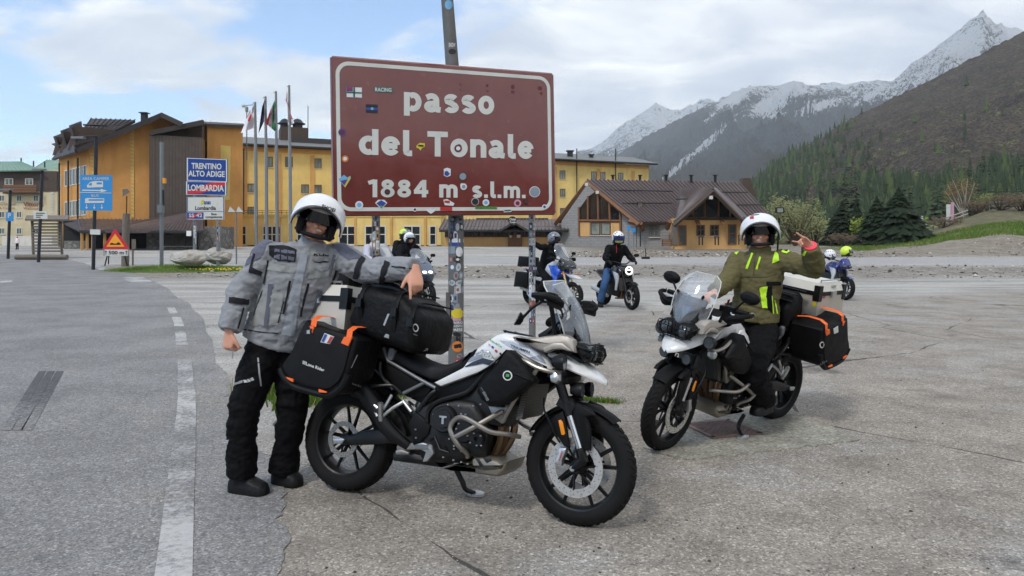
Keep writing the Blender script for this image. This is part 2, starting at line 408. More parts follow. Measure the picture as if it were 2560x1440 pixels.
    gcol = m.mix(m.ramp(M('DIVIDE', M('SUBTRACT', y, M('MULTIPLY', m.noise(0.3, 4), 6.0)), 100.0), [(0.61, 0.0), (0.66, 0.85)]), gcol, m.mix(m.ramp(m.noise(1.1, 4, 0.7), [(0.35, 0.0), (0.65, 1.0)]), (0.085, 0.07, 0.045), (0.17, 0.14, 0.085)))
    col = m.mix(gm, col, gcol)
    farg = m.ramp(M('DIVIDE', y, 200.0), [(0.5, 0.0), (0.55, 1.0)]); col = m.mix(farg, col, (0.07, 0.085, 0.035))
    # aggregate speckle
    s1 = m.ramp(spk, [(0.0, 0.35), (0.16, 0.75), (0.5, 1.0), (0.85, 1.2), (0.97, 2.0)]); col = m.mix(0.75, col, s1, 'MULTIPLY')
    s2 = m.ramp(spk2, [(0.0, 0.6), (0.1, 0.92), (0.85, 1.05), (0.96, 1.35)]); col = m.mix(0.4, col, s2, 'MULTIPLY')
    s3 = m.ramp(fine, [(0.3, 0.78), (0.7, 1.2)]); col = m.mix(0.7, col, s3, 'MULTIPLY')
    # cracks
    wv = m.t.nodes.new('ShaderNodeMix'); wv.data_type = 'VECTOR'; wv.inputs[0].default_value = 0.14
    m.l(m.pos, wv.inputs[4]); m.l(m.noise(1.3, 4, 0.6, out='Color'), wv.inputs[5])
    ce = m.voro(0.33, 'DISTANCE_TO_EDGE', wv.outputs[1]); cw = m.ramp(m.noise(0.6, 3, off=(8, 1, 4)), [(0.47, 0.0), (0.66, 0.006)])
    crack = M('LESS_THAN', ce, cw); onlot = M('LESS_THAN', y, 40.0)
    col = m.mix(M('MULTIPLY', M('MULTIPLY', crack, onlot), 0.8), col, (0.035, 0.033, 0.03))
    m.set(Base_Color=col, Roughness=0.88, Specular_IOR_Level=0.25)
    hgt = M('ADD', M('ADD', M('MULTIPLY', spk, 0.5), M('MULTIPLY', fine, 0.6)), M('MULTIPLY', M('SUBTRACT', 1.0, M('MULTIPLY', crack, onlot)), 1.2))
    m.bump(hgt, 0.55, 0.006)
ground_material()
xs = np.unique(np.concatenate([np.linspace(-4000, -140, 14), np.linspace(-140, -40, 21), np.linspace(-40, 80, 121), np.linspace(80, 200, 31), np.linspace(200, 4000, 14)]))
ys = np.unique(np.concatenate([np.linspace(-300, -10, 8), np.linspace(-10, 20, 31), np.linspace(20, 100, 121), np.linspace(100, 200, 21), np.linspace(200, 6000, 14)]))
GX, GY = np.meshgrid(xs, ys); GZ = H(GX, GY)
rough = fbm3(np.stack([GX.ravel()*0.35, GY.ravel()*0.35, GX.ravel()*0], 1), 4).reshape(GX.shape)
GZ = GZ+rough*0.35*ss(47, 54, GY)*ss(0.3, 0.55, GX/np.maximum(GY, 1))*(GY < 130)
me = bpy.data.meshes.new('ground'); nx, ny = len(xs), len(ys)
me.from_pydata(np.stack([GX.ravel(), GY.ravel(), GZ.ravel()], 1).tolist(), [], [(j*nx+i, j*nx+i+1, (j+1)*nx+i+1, (j+1)*nx+i) for j in range(ny-1) for i in range(nx-1)])
me.polygons.foreach_set('use_smooth', [True]*len(me.polygons)); me.materials.append(MATS['lot_asphalt'])
tag(mesh_obj('ground', me), 'worn grey brown asphalt lot with gravel and grassy banks beyond', kind='structure')

def asphalt(name, dark, light, line=False, rubber=False):
    m = N(name); M = m.math; x, y, z = m.xyz()
    spk = m.xyz(m.voro(110, out='Color'))[0]; spk2 = m.xyz(m.voro(42, out='Color'))[0]; fine = m.noise(30, 4, 0.7)
    col = m.mix(m.ramp(m.noise(0.8, 6, 0.62), [(0.35, 0.0), (0.65, 1.0)]), dark, light)
    dust = m.ramp(M('ADD', m.noise(1.2, 6, 0.7, off=(5, 1, 2)), M('MULTIPLY', M('ADD', x, M('MULTIPLY', y, 0.45)), 0.05)), [(0.5, 0.0), (0.72, 0.55)])
    col = m.mix(dust, col, (0.27, 0.245, 0.21))
    for v, st, f in ((spk, [(0.0, 0.42), (0.18, 0.75), (0.5, 0.98), (0.85, 1.2), (0.97, 1.9)], 0.8), (spk2, [(0.0, 0.6), (0.1, 0.9), (0.85, 1.06), (0.96, 1.4)], 0.6), (fine, [(0.3, 0.8), (0.7, 1.2)], 0.7)):
        col = m.mix(f, col, m.ramp(v, st), 'MULTIPLY')
    if line:                                            # worn paint: the asphalt shows through
        wear = M('ADD', m.noise(26, 5, 0.75), M('MULTIPLY', M('SUBTRACT', m.noise(1.1, 4, 0.6, off=(3, 3, 3)), 0.5), 1.3))
        paint = m.mix(fine, (0.44, 0.435, 0.42), (0.60, 0.59, 0.57))
        col = m.mix(m.ramp(wear, [(0.36, 0.06), (0.66, 0.85)]), col, paint)
    if rubber: col = m.mix(m.ramp(M('ADD', m.noise(22, 3.5, 0.75), M('MULTIPLY', M('SUBTRACT', y, 6.6), 0.16)), [(0.34, 0.0), (0.62, 0.8)]), col, (0.055, 0.054, 0.056))
    m.set(Base_Color=col, Roughness=0.86, Specular_IOR_Level=0.3)
    m.bump(M('ADD', M('MULTIPLY', spk, 0.6), fine), 0.5, 0.005); return m.m
asphalt('road_asphalt', (0.175, 0.170, 0.166), (0.245, 0.238, 0.230)); asphalt('worn_line_paint', (0.15, 0.145, 0.14), (0.19, 0.185, 0.18), True)
LINE = [(-12, 5.2), (-4, 1.6), (0, -0.15), (3.24, -1.57), (4.0, -1.90), (5.16, -2.42), (6.99, -3.25), (9.07, -4.24), (11.4, -5.4), (13.8, -6.6), (16.2, -7.9), (22, -11.2), (28, -14.9), (37.7, -22.4), (46, -30), (54, -40)]
def lx(y): return float(np.interp(y, [a for a, b in LINE], [b for a, b in LINE]))
def strip_sheet(name, mat_, rows, z, parent=None, label=None):      # rows: list of lists of (x, y)
    n = len(rows[0]); mb = MB(); mb.add([(x, y, float(H(x, y))+z) for r in rows for x, y in r], [(k*n+i, k*n+i+1, (k+1)*n+i+1, (k+1)*n+i) for k in range(len(rows)-1) for i in range(n-1)])
    o = mb.build(name, mat_, parent, smooth=False); return o
rows = []
yl = np.concatenate([np.arange(-12, 3, 1.0), np.arange(3, 9, 0.05), np.arange(9, 54, 1.0)])
ed = fbm3(np.stack([yl*1.1, yl*0, yl*0+3], 1), 6, 0.75)*0.30
for k, y in enumerate(yl):
    r = lx(y)+0.50+ed[k]+0.18*ss(3.0, 4.2, y)*(1-ss(4.2, 6, y)); rows.append([(r-14, y), (r-9, y), (r-4, y), (r-1.2, y), (r-0.3, y), (r, y)])
road = strip_sheet('road', 'road_asphalt', rows, 0.006); tag(road, 'grey asphalt road curving away to the left', kind='structure')
def line_seg(y0, y1, off=0.0, w=0.16, name='edge_line'):
    n = max(2, int((y1-y0)/0.4)); rr = []
    for k in range(n+1):
        y = y0+(y1-y0)*k/n; s = (lx(y+0.3)-lx(y-0.3))/0.6; e = w*math.sqrt(1+s*s)/2; j = rng.normal()*0.006
        rr.append([(lx(y)+off-e+j, y), (lx(y)+off+e+j, y)])
    return strip_sheet(name, 'worn_line_paint', rr, 0.011, road)
for a, b in ((-3, 9.1), (10.4, 12.0), (12.7, 14.2), (14.9, 16.4)): line_seg(a, b)
def px_sheet(name, pxs, mat_, z, parent=None):
    mb = MB(); q = [P(a, b, CH*FPX/(b-HY)) for a, b in pxs]; mb.add([(p.x, p.y, float(H(p.x, p.y))+z) for p in q], [tuple(range(len(q)))])
    return mb.build(name, mat_, parent, smooth=False)
px_sheet('road_marking', [(300, 696), (355, 694), (386, 707), (330, 708)], 'worn_line_paint', 0.012, road)
px_sheet('road_marking', [(212, 669), (232, 668), (275, 681), (252, 682)], 'worn_line_paint', 0.012, road)
px_sheet('road_marking', [(0, 701), (34, 699), (30, 706), (0, 708)], 'worn_line_paint', 0.012, road)
asphalt('tyre_rubber_mark', (0.175, 0.170, 0.166), (0.245, 0.238, 0.230), rubber=True)
for a, b in ((97, 42), (119, 68), (141, 92)):           # one braked tyre: three ribs
    px_sheet('skid_mark', [(a, 930), (a+19, 929), (b-12, 1078), (b-40, 1078)], 'tyre_rubber_mark', 0.010, road)
# concrete patch with the manhole cover
def rough_sheet(name, pts, mat_, z, parent=None, jit=0.03, label=None, kind='structure', h=0.012):
    p = [Vector((x, y, 0)) for x, y in pts]; q = []
    for i in range(len(p)):
        a, b = p[i], p[(i+1) % len(p)]; n = max(2, int((b-a).length/0.07))
        for k in range(n): q.append(a.lerp(b, k/n)+Vector((rng.normal(), rng.normal(), 0))*jit*(0.2 if k == 0 else 0.5))
    mb = MB(); n = len(q); mb.add([(v.x, v.y, float(H(v.x, v.y))+z+h) for v in q]+[(v.x*1.0, v.y, float(H(v.x, v.y))-0.01) for v in q], [tuple(range(n))]+[(i, (i+1) % n, n+(i+1) % n, n+i) for i in range(n)])
    o = mb.build(name, mat_, parent, smooth=False); return tag(o, label, kind=kind)
def gp(px, py): Y = CH*FPX/(py-HY); return ((px-CX)/FPX*Y, Y)
m = N('coarse_concrete'); sp_ = m.xyz(m.voro(60, out='Color'))[0]
c = m.mix(m.ramp(m.noise(3, 6, 0.7), [(0.35, 0.0), (0.65, 1.0)]), (0.22, 0.21, 0.17), (0.33, 0.32, 0.27)); c = m.mix(0.8, c, m.ramp(sp_, [(0.0, 0.4), (0.2, 0.8), (0.8, 1.1), (0.96, 1.6)]), 'MULTIPLY')
m.set(Base_Color=c, Roughness=0.9); m.bump(sp_, 0.6, 0.006)
concrete = rough_sheet('concrete_patch', [gp(1600, 1120), gp(1740, 1052), gp(1880, 1040), gp(1960, 1022), gp(2060, 1062), gp(2150, 1102), gp(2000, 1122), gp(1850, 1137), gp(1700, 1152)], 'coarse_concrete', 0.0, None, 0.035, 'pale coarse concrete patch around the manhole cover under the parked motorcycle')
mat('rusty_iron', (118, 96, 90), 0.6, 0.35, 0.25, 9, 0.4, 40, ((92, 70, 58), 0.6))
mh = [Vector((*gp(*q), 0)) for q in ((1717, 1076), (1806, 1106), (1893, 1090), (1800, 1040))]
mc = sum(mh, Vector())/4; mroot = empty('manhole_cover', (mc.x, mc.y, 0.012), 0, 'rusty square iron manhole cover with raised tread under the motorcycle on the right', 'manhole cover')
ex = ((mh[1]-mh[0])+(mh[2]-mh[3])).normalized(); ey = Vector((-ex.y, ex.x, 0)); L_ = 0.20
mb = MB(); mb.hexa([ex*a*L_+ey*b*L_+Vector((0, 0, -0.005)) for a, b in ((-1, -1), (1, -1), (1, 1), (-1, 1))], [ex*a*L_+ey*b*L_+Vector((0, 0, 0.008)) for a, b in ((-1, -1), (1, -1), (1, 1), (-1, 1))])
mb.build('plate', 'rusty_iron', mroot, False)
mb = MB()
for i in range(17):
    for j in range(17):
        a, b = -0.88+1.76*i/16, -0.88+1.76*j/16; c = ex*a*L_+ey*b*L_+Vector((0, 0, 0.010)); d = ex if (i+j) % 2 else ey; e = ey if (i+j) % 2 else ex
        mb.hexa([c+d*s1*0.017+e*s2*0.005 for s1, s2 in ((-1, -1), (1, -1), (1, 1), (-1, 1))], [c+d*s1*0.014+e*s2*0.003+Vector((0, 0, 0.005)) for s1, s2 in ((-1, -1), (1, -1), (1, 1), (-1, 1))])
mb.build('tread', 'rusty_iron', mroot, False, kind='stuff')
mb = MB()
for k in range(4):
    a, b = [(-1, -1), (1, -1), (1, 1), (-1, 1)][k], [(1, -1), (1, 1), (-1, 1), (-1, -1)][k]
    p, q = ex*a[0]*L_*1.06+ey*a[1]*L_*1.06, ex*b[0]*L_*1.06+ey*b[1]*L_*1.06; t = (q-p).normalized(); c = (p+q)/2
    mb.box((c.x, c.y, 0.004), ((q-p).length+0.03, 0.035, 0.02), Matrix.Rotation(math.atan2(t.y, t.x), 3, 'Z'))
mb.build('frame', 'rusty_iron', mroot, False)
# loose stones on the lot and the gravel bands
mat('stone_grey', (150, 143, 134), 0.9, 0, 0.3, 30); mat('stone_dark', (62, 55, 48), 0.9, 0, 0.3, 30); mat('stone_pale', (190, 183, 172), 0.9, 0, 0.2, 30)
def stones(name, pts, sizes, label, mats=('stone_grey', 'stone_dark', 'stone_pale')):
    mb = MB()
    base = [(1, 0, 0), (0, 1, 0), (-1, 0, 0), (0, -1, 0), (0, 0, 1), (0, 0, -0.6)]; fs = [(0, 1, 4), (1, 2, 4), (2, 3, 4), (3, 0, 4), (1, 0, 5), (2, 1, 5), (3, 2, 5), (0, 3, 5)]
    for (x, y), s in zip(pts, sizes):
        a = rng.random()*6.28; R = Matrix.Rotation(a, 3, 'Z'); k = rng.random(3)*0.7+0.6; mb.mi = int(rng.choice(3, p=[0.55, 0.25, 0.20]))
        mb.add([Vector((x, y, float(H(x, y))+s*0.25))+R @ Vector((b[0]*k[0]*s, b[1]*k[1]*s, b[2]*k[2]*s*0.6)) for b in base], fs)
    return tag(mb.build(name, list(mats), None, False), label, 'gravel', kind='stuff')
n = 2600; yy = 3.2+rng.random(n)**1.6*16; pts = [((rng.random()*1.0-0.28)*y*0.95, y) for y in yy]; pts = [p for p in pts if p[0] > lx(p[1])+0.25]
stones('loose_grit', pts, [0.003+0.009*rng.random()**3 for _ in pts], 'scattered small stones and grit on the worn asphalt')
n = 5200; yy = rng.choice([0, 1, 1], n); yv = np.where(yy == 0, 29+rng.random(n)*10, 48+rng.random(n)*10); pts = [(((rng.random()*1.25-0.5)*y if k == 0 else (0.06+rng.random()*0.75)*y), y) for y, k in zip(yv, yy)]
stones('gravel', pts, [0.03+0.10*rng.random()**4 for _ in pts], 'stony gravel strips along the far edge of the lot')

# ---------------------------------------------------------------- mountains
def mountain(name, ridge, D0, D1, z0, pw, amp, jag, mat_, nc, nr, x0, x1, snow=None, label='', gully=3.0, seed=0, back=0.5):
    px = np.linspace(x0, x1, nc); rp = np.interp(px, [a for a, b in ridge], [b for a, b in ridge])
    t = np.concatenate([np.linspace(0, 1, nr), 1+back*np.linspace(0.02, 1, 14)]); T, PX = np.meshgrid(t, px, indexing='ij'); RP = np.broadcast_to(rp, T.shape)
    zr = CH+(HY-RP)/FPX*D1; tc_ = np.minimum(T, 1); Y = D0+(D1-D0)*T; X = (PX-CX)/FPX*(D0+(D1-D0)*tc_)*(1+0.0*T)
    Z = z0+(zr-z0)*tc_**pw-np.maximum(T-1, 0)*(zr-z0)*1.1
    sc = gully/D1
    q = np.stack([X.ravel()*sc*2.2, Y.ravel()*sc*0.8, Z.ravel()*sc*0.8+seed], 1); g = fbm3(q, 6, 0.55, True).reshape(T.shape)
    q2 = np.stack([X.ravel()*sc*9, Y.ravel()*sc*9, Z.ravel()*sc*9+seed*3], 1); g2 = fbm3(q2, 4, 0.6, True).reshape(T.shape)
    env = np.sin(np.pi*np.clip(tc_, 0, 1)**0.9)*0.9+0.1; edge = np.exp(-((T-1)/0.03)**2)
    Z = Z+(g-0.75)*amp*env*(1-edge)+(g2-0.3)*jag*(0.7+0.5*edge)
    me = bpy.data.meshes.new(name); n1_, n2_ = T.shape
    me.from_pydata(np.stack([X.ravel(), Y.ravel(), Z.ravel()], 1).tolist(), [], [(j*n2_+i, j*n2_+i+1, (j+1)*n2_+i+1, (j+1)*n2_+i) for j in range(n1_-1) for i in range(n2_-1)])
    me.polygons.foreach_set('use_smooth', [True]*len(me.polygons)); me.materials.append(MATS[mat_])
    if snow is not None:
        PY = HY-(Z-CH)/Y*FPX; a = me.attributes.new('snow', 'FLOAT', 'POINT'); a.data.foreach_set('value', snow(PX, PY, T, g, g2).ravel().astype(np.float32))
    o = mesh_obj(name, me); tag(o, label, kind='structure'); return o, (X, Y, Z, T, PX)
def rock(name, lo, mid, hi, forest, fz):
    m = N(name); m.cap = 8; M = m.math; at = m.t.nodes.new('ShaderNodeAttribute'); at.attribute_name = 'snow'; x, y, z = m.xyz()
    sc = fz
    nz = m.noise(sc*6, 8, 0.68); n2 = m.noise(sc*28, 6, 0.7, stretch=(1, 1, 0.5))
    col = m.mix(m.ramp(m.noise(sc*3, 7, 0.65), [(0.35, 0.0), (0.65, 1.0)]), lo, mid); col = m.mix(m.ramp(n2, [(0.4, 0.0), (0.7, 0.7)]), col, hi)
    col = m.mix(m.ramp(M('ADD', M('MULTIPLY', z, -1/260.0), M('ADD', M('MULTIPLY', nz, 1.1), 0.62)), [(0.35, 0.0), (0.6, 0.85)]), col, forest)
    dots = m.ramp(m.noise(sc*70, 4, 0.75), [(0.45, 0.0), (0.6, 0.4)]); col = m.mix(dots, col, tuple(v*0.5 for v in lo))
    sm = M('ADD', at.outputs['Fac'], M('ADD', M('MULTIPLY', M('SUBTRACT', nz, 0.5), 1.15), M('MULTIPLY', M('SUBTRACT', n2, 0.5), 0.75)))
    stk = m.noise(sc*14, 6, 0.65, stretch=(2.4, 1.0, 0.35)); sm = M('ADD', sm, M('MULTIPLY', M('SUBTRACT', stk, 0.5), 1.3))
    sn = m.ramp(sm, [(0.47, 0.0), (0.53, 1.0)]); col = m.mix(sn, col, (0.88, 0.90, 0.93))
    m.set(Base_Color=col, Roughness=0.9, Specular_IOR_Level=0.1); m.bump(M('ADD', nz, n2), 0.9, 0.35/sc)
rock('snowy_rock', (0.145, 0.158, 0.182), (0.22, 0.23, 0.245), (0.30, 0.275, 0.235), (0.15, 0.135, 0.105), 0.008)  # blue-grey shift: some of the haze is put into the rock colour
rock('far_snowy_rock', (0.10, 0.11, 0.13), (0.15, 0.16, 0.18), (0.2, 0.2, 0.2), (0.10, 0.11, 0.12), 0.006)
def bl(px, py, cx, cy, sx, sy, rot=0.0):
    c, s = math.cos(rot), math.sin(rot); dx, dy = px-cx, py-cy; u, v = dx*c+dy*s, -dx*s+dy*c
    return np.exp(-(u/sx)**2-(v/sy)**2)
def snow2(px, py, T, g, g2):
    top = np.interp(px, [1540, 1900, 2100, 2240, 2460, 2560], [330, 270, 265, 300, 210, 200])
    s = 0.54*ss(1.0, -0.25, (py-top+55)/95)+0.10*(0.25-g)*2*(py < top+90)+0.16*g2*(py < top+30)
    s = s+0.85*bl(px, py, 1925, 262, 52, 18, -0.45)+0.85*bl(px, py, 2040, 270, 58, 12, -0.25)+0.45*bl(px, py, 1935, 290, 30, 8, -0.3)+0.5*bl(px, py, 1990, 222, 40, 10, 0.2)
    s = s+0.95*bl(px, py, 1770, 355, 75, 9, -0.72)+0.8*bl(px, py, 1690, 420, 42, 7, -0.8)+0.5*bl(px, py, 1665, 440, 30, 4, -0.5)+0.5*bl(px, py, 1840, 245, 14, 40, 0.9)+0.35*bl(px, py, 1780, 290, 60, 9, -0.9)
    s = s+0.35*bl(px, py, 2160, 250, 50, 6, -0.6)+0.25*bl(px, py, 2420, 110, 60, 40, 0)-0.35*bl(px, py, 2470, 130, 22, 60, 0.1)+0.3*bl(px, py, 2545, 90, 30, 25)
    return s
R2 = [(1380, 470), (1480, 420), (1540, 392), (1600, 352), (1660, 320), (1700, 300), (1745, 275), (1790, 255), (1815, 240), (1850, 226), (1880, 216), (1900, 213), (1930, 220), (1960, 208), (1992, 205), (2015, 212), (2040, 217), (2080, 221), (2120, 223), (2160, 212), (2190, 203), (2220, 207), (2245, 196), (2275, 165), (2310, 140), (2350, 112), (2385, 84), (2410, 66), (2440, 40), (2458, 27), (2472, 42), (2484, 60), (2510, 62), (2535, 70), (2570, 78), (2700, 60), (3000, 120)]
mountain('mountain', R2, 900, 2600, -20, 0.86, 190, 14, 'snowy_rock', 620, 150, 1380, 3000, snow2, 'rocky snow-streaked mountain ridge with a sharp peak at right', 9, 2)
def snow1(px, py, T, g, g2): return 0.60-0.25*ss(330, 420, py)+0.2*(0.2-g)+0.15*g2
R1 = [(1250, 470), (1330, 420), (1420, 398), (1450, 378), (1490, 368), (1520, 345), (1550, 315), (1580, 298), (1610, 280), (1640, 260), (1665, 272), (1700, 276), (1735, 258), (1766, 244), (1800, 262), (1900, 240), (2000, 240), (2060, 205), (2120, 212), (2180, 200), (2260, 260), (2400, 300)]
mountain('snowy_mountain', R1, 3000, 4300, 150, 1.0, 160, 16, 'far_snowy_rock', 340, 80, 1250, 2400, snow1, 'distant snow covered mountain range behind the yellow hotel roof', 14, 5)
# the near hillside on the right
m = N('scrub_hillside'); m.cap = 7; M = m.math; x, y, z = m.xyz()
a = m.noise(0.02, 7, 0.68); b = m.noise(0.11, 7, 0.72); d = m.noise(0.5, 5, 0.75)
c = m.mix(m.ramp(a, [(0.36, 0.0), (0.64, 1.0)]), (0.070, 0.060, 0.056), (0.125, 0.104, 0.086))
c = m.mix(m.ramp(b, [(0.46, 0.0), (0.66, 0.75)]), c, (0.21, 0.165, 0.11)); c = m.mix(m.ramp(m.noise(0.035, 6, 0.65, off=(40, 3, 9)), [(0.56, 0.0), (0.68, 0.65)]), c, (0.10, 0.105, 0.055))
gr = M('ADD', M('MULTIPLY', z, -1/42.0), M('ADD', M('MULTIPLY', a, 1.5), 0.15)); c = m.mix(m.ramp(gr, [(0.46, 0.0), (0.68, 0.6)]), c, m.mix(b, (0.05, 0.06, 0.03), (0.10, 0.115, 0.05)))
c = m.mix(m.ramp(d, [(0.42, 0.0), (0.58, 0.8)]), c, (0.026, 0.022, 0.018)); m.set(Base_Color=c, Roughness=0.95, Specular_IOR_Level=0.05); m.bump(M('ADD', M('MULTIPLY', b, 2.0), d), 1.0, 1.6)
R3 = [(1700, 560), (1800, 515), (1870, 470), (1900, 440), (1930, 412), (1965, 392), (2000, 372), (2060, 340), (2100, 312), (2145, 288), (2200, 262), (2250, 236), (2300, 214), (2350, 188), (2400, 162), (2450, 135), (2500, 110), (2560, 80), (2700, 10), (3000, -120), (3400, -260)]
hill, HG = mountain('hillside', R3, 105, 640, 1.0, 1.50, 14, 2.0, 'scrub_hillside', 420, 130, 1700, 3400, None, 'dark brown scrub hillside rising on the right', 7, 9, 0.4)
HX, HYY, HZ, HT, HP = HG
def on_hill(px, t):
    i = np.interp(px, HP[0], np.arange(HP.shape[1])); j = t*129
    i0, j0 = int(min(i, HP.shape[1]-2)), int(min(j, 128)); fi, fj = i-i0, j-j0
    g = lambda A: (A[j0, i0]*(1-fi)+A[j0, i0+1]*fi)*(1-fj)+(A[j0+1, i0]*(1-fi)+A[j0+1, i0+1]*fi)*fj
    return Vector((g(HX), g(HYY), g(HZ)))

# ---------------------------------------------------------------- trees
def leafmat(name, rgb, var=0.35):
    m = N(name); f = m.noise(1.2, 3, 0.6); oi = m.t.nodes.new('ShaderNodeObjectInfo'); c = lin(rgb)
    col = m.mix(f, tuple(v*(1-var) for v in c), tuple(v*(1+var) for v in c))
    col = m.mix(m.math('MULTIPLY', oi.outputs['Random'], 0.55), col, tuple(v*0.55 for v in c))
    m.set(Base_Color=col, Roughness=0.75, Specular_IOR_Level=0.2); m.set(Subsurface_Weight=0.0)
for nme, rgb in (('spruce_needles', (34, 46, 28)), ('larch_needles', (84, 98, 54)), ('hill_spruce', (58, 72, 46)), ('willow_leaves', (134, 136, 92)), ('fresh_leaves', (120, 136, 58)), ('rust_leaves', (138, 108, 66)), ('brown_twigs', (98, 84, 66)), ('grass_blades', (92, 122, 44)), ('dry_grass', (168, 148, 98))): leafmat(nme, rgb)
mat('bark', (92, 76, 62), 0.9, 0, 0.3, 8, 0.5, 30); mat('pale_bark', (170, 162, 150), 0.9, 0, 0.2, 8)
def conifer(h, r, tiers, per, seed, tri=1, droop=0.25, sparse=0.0):
    R = random.Random(seed); mb = MB()
    for k in range(tiers):
        f = k/(tiers-1); z = h*(0.06+0.93*f); L = r*(1-f)**0.85*(0.85+0.3*R.random())+0.02*h*(1-f)+0.01*h; n = max(4, int(per*(1-0.55*f)))
        for i in range(n):
            if R.random() < sparse: continue
            a = 6.283*(i+R.random()*0.8)/n; l = L*(0.5+0.75*R.random()); d = Vector((math.cos(a), math.sin(a), 0)); s = Vector((-d.y, d.x, 0)); zz_ = z+h*0.02*(R.random()-0.5)
            w = l*(0.20+0.14*R.random())+0.01*h
            for q in range(tri):
                o = (q-(tri-1)/2)*0.5; dd = (d+s*o*0.9).normalized(); ll = l*(1-0.25*abs(o)); s2 = Vector((-dd.y, dd.x, 0))
                p0 = Vector((0, 0, zz_+0.012*h)); p1 = dd*ll*0.55+Vector((0, 0, zz_-ll*droop*0.35)); p2 = dd*ll+Vector((0, 0, zz_-ll*droop*(0.7+0.5*R.random())))
                up = Vector((0, 0, w*0.25))
                mb.add([p0, p1+s2*w-up, p1-s2*w-up, p2, p1+up], [(0, 1, 4), (0, 4, 2), (1, 3, 4), (4, 3, 2)])
    mb.add([(0, 0, h*1.03), (0.03*r, 0, h*0.9), (-0.02*r, 0.03*r, h*0.9), (-0.02*r, -0.03*r, h*0.9)], [(0, 1, 2), (0, 2, 3), (0, 3, 1)])
    return mb
def trunk_mb(h, r): return MB().tube([(0, 0, -0.3), (0, 0, h*0.5), (0, 0, h*0.96)], [r, r*0.7, r*0.1], 7)
protos = []
for i in range(7):
    h = [11, 12.5, 9.5, 13, 10, 8.5, 12][i]; kind = 'larch_needles' if i in (2, 5) else 'hill_spruce'
    c = conifer(h, h*(0.17+0.02*(i % 3)), 13, 8, 40+i, 1, 0.35).build('crown', kind, None, False); t = trunk_mb(h, 0.16).build('trunk', 'bark', None, True)
    for ob in (c, t): COL.objects.unlink(ob)
    protos.append((c.data, t.data, h))
R = random.Random(3); done = 0; tries = 0; used_far = []
while done < 285 and tries < 20000:
    tries += 1; px = 1850+R.random()*760; t = R.random()**1.25*0.98+0.01; p = on_hill(px, t); py = HY-(p.z-CH)/p.y*FPX
    rp = np.interp(px, [a for a, b in R3], [b for a, b in R3])
    if px < 2190: lim = np.interp(px, [1850, 2000, 2190], [440, 385, 350]); keep = 0.9 if py > lim else 0.18
    else: lim = np.interp(px, [2190, 2300, 2400, 2600], [505, 485, 455, 420]); keep = 1.0 if py > lim else (0.3 if py > lim-35 else 0.004)
    if py > 578 or R.random() > keep*(0.55+0.45*(py-rp > 30)): continue
    cdm, tdm, h = protos[int(R.random()*7)]; s = (0.75+0.5*R.random())*(0.9 if t < 0.5 else 0.75)
    o = empty('conifer_tree', (p.x, p.y, p.z-0.4), R.random()*6.28, 'conifer on the slope of the dark hillside', 'tree', 'conifers on the hillside'); o.scale = (s*1.1, s*1.1, s)
    mesh_obj('crown', cdm, o); mesh_obj('trunk', tdm, o); done += 1
# the far wood on the lower slopes: reads as one mass
mb = MB(); R = random.Random(5)
for k in range(5200):
    px = 1850+R.random()*800; t = 0.15+0.85*R.random(); p = on_hill(px, t); py = HY-(p.z-CH)/p.y*FPX
    keep = np.interp(px, [1850, 2080, 2180, 2650], [0.9, 0.25, 0.012, 0.0]); 
    if px > 2150 and py > np.interp(px, [2150, 2300, 2600], [470, 470, 400]): keep = 1.0
    mb.mi = int(R.random() < 0.3)
    if R.random() > keep: continue
    h = 4+6*R.random(); r = h*0.2; n = 5
    for q in range(3):
        z0 = p.z+h*(0.05+0.28*q); rr = r*(1-0.28*q)*(0.8+0.4*R.random()); a0 = R.random()*6.28
        mb.add([(p.x+rr*math.cos(a0+6.283*i/n), p.y+rr*math.sin(a0+6.283*i/n), z0) for i in range(n)]+[(p.x, p.y, z0+h*(0.5 if q < 2 else 0.42))], [(i, (i+1) % n, n) for i in range(n)])
tag(mb.build('far_forest', ['hill_spruce', 'larch_needles'], None, False), 'far conifer wood spread thinly over the hillside', 'forest', kind='stuff')
def leafy_mb(blobs, n, size, seed, mb=None, flat=0.5):
    R = random.Random(seed); mb = mb or MB()
    for k in range(n):
        c, r = R.choice(blobs); d = Vector((R.gauss(0, 1), R.gauss(0, 1), R.gauss(0, 1))).normalized()*(R.random()**0.45)
        p = Vector(c)+Vector((d.x*r[0], d.y*r[1], d.z*r[2])); s = size*(0.5+R.random()); u = Vector((R.gauss(0, 1), R.gauss(0, 1), R.gauss(0, flat))).normalized(); w = u.orthogonal().normalized()*0.6
        mb.add([p-u*s, p+w*s, p+u*s, p-w*s], [(0, 1, 2, 3)])
    return mb
R = random.Random(8); mb = MB()
for k in range(1500):                                   # low scrub softening the foot of the hillside
    px = 1860+R.random()*780; t = R.random()**1.6*0.75+0.01; p = on_hill(px, t); py = HY-(p.z-CH)/p.y*FPX; dense = py > np.interp(px, [1860, 2050, 2250, 2640], [420, 420, 470, 410])
    if R.random() > (0.95 if dense else 0.25): continue
    mb.mi = R.choice((0, 0, 1, 2)) if dense else R.choice((2, 2, 1)); w = 1.2+1.6*R.random(); leafy_mb([((p.x, p.y, p.z+w*0.5), (w*1.2, w*1.2, w*0.8))], 16, 0.5, k, mb)
tag(mb.build('scrub', ['larch_needles', 'fresh_leaves', 'brown_twigs'], None, False), 'low green and brown scrub on the foot of the hillside', 'scrub', kind='stuff')
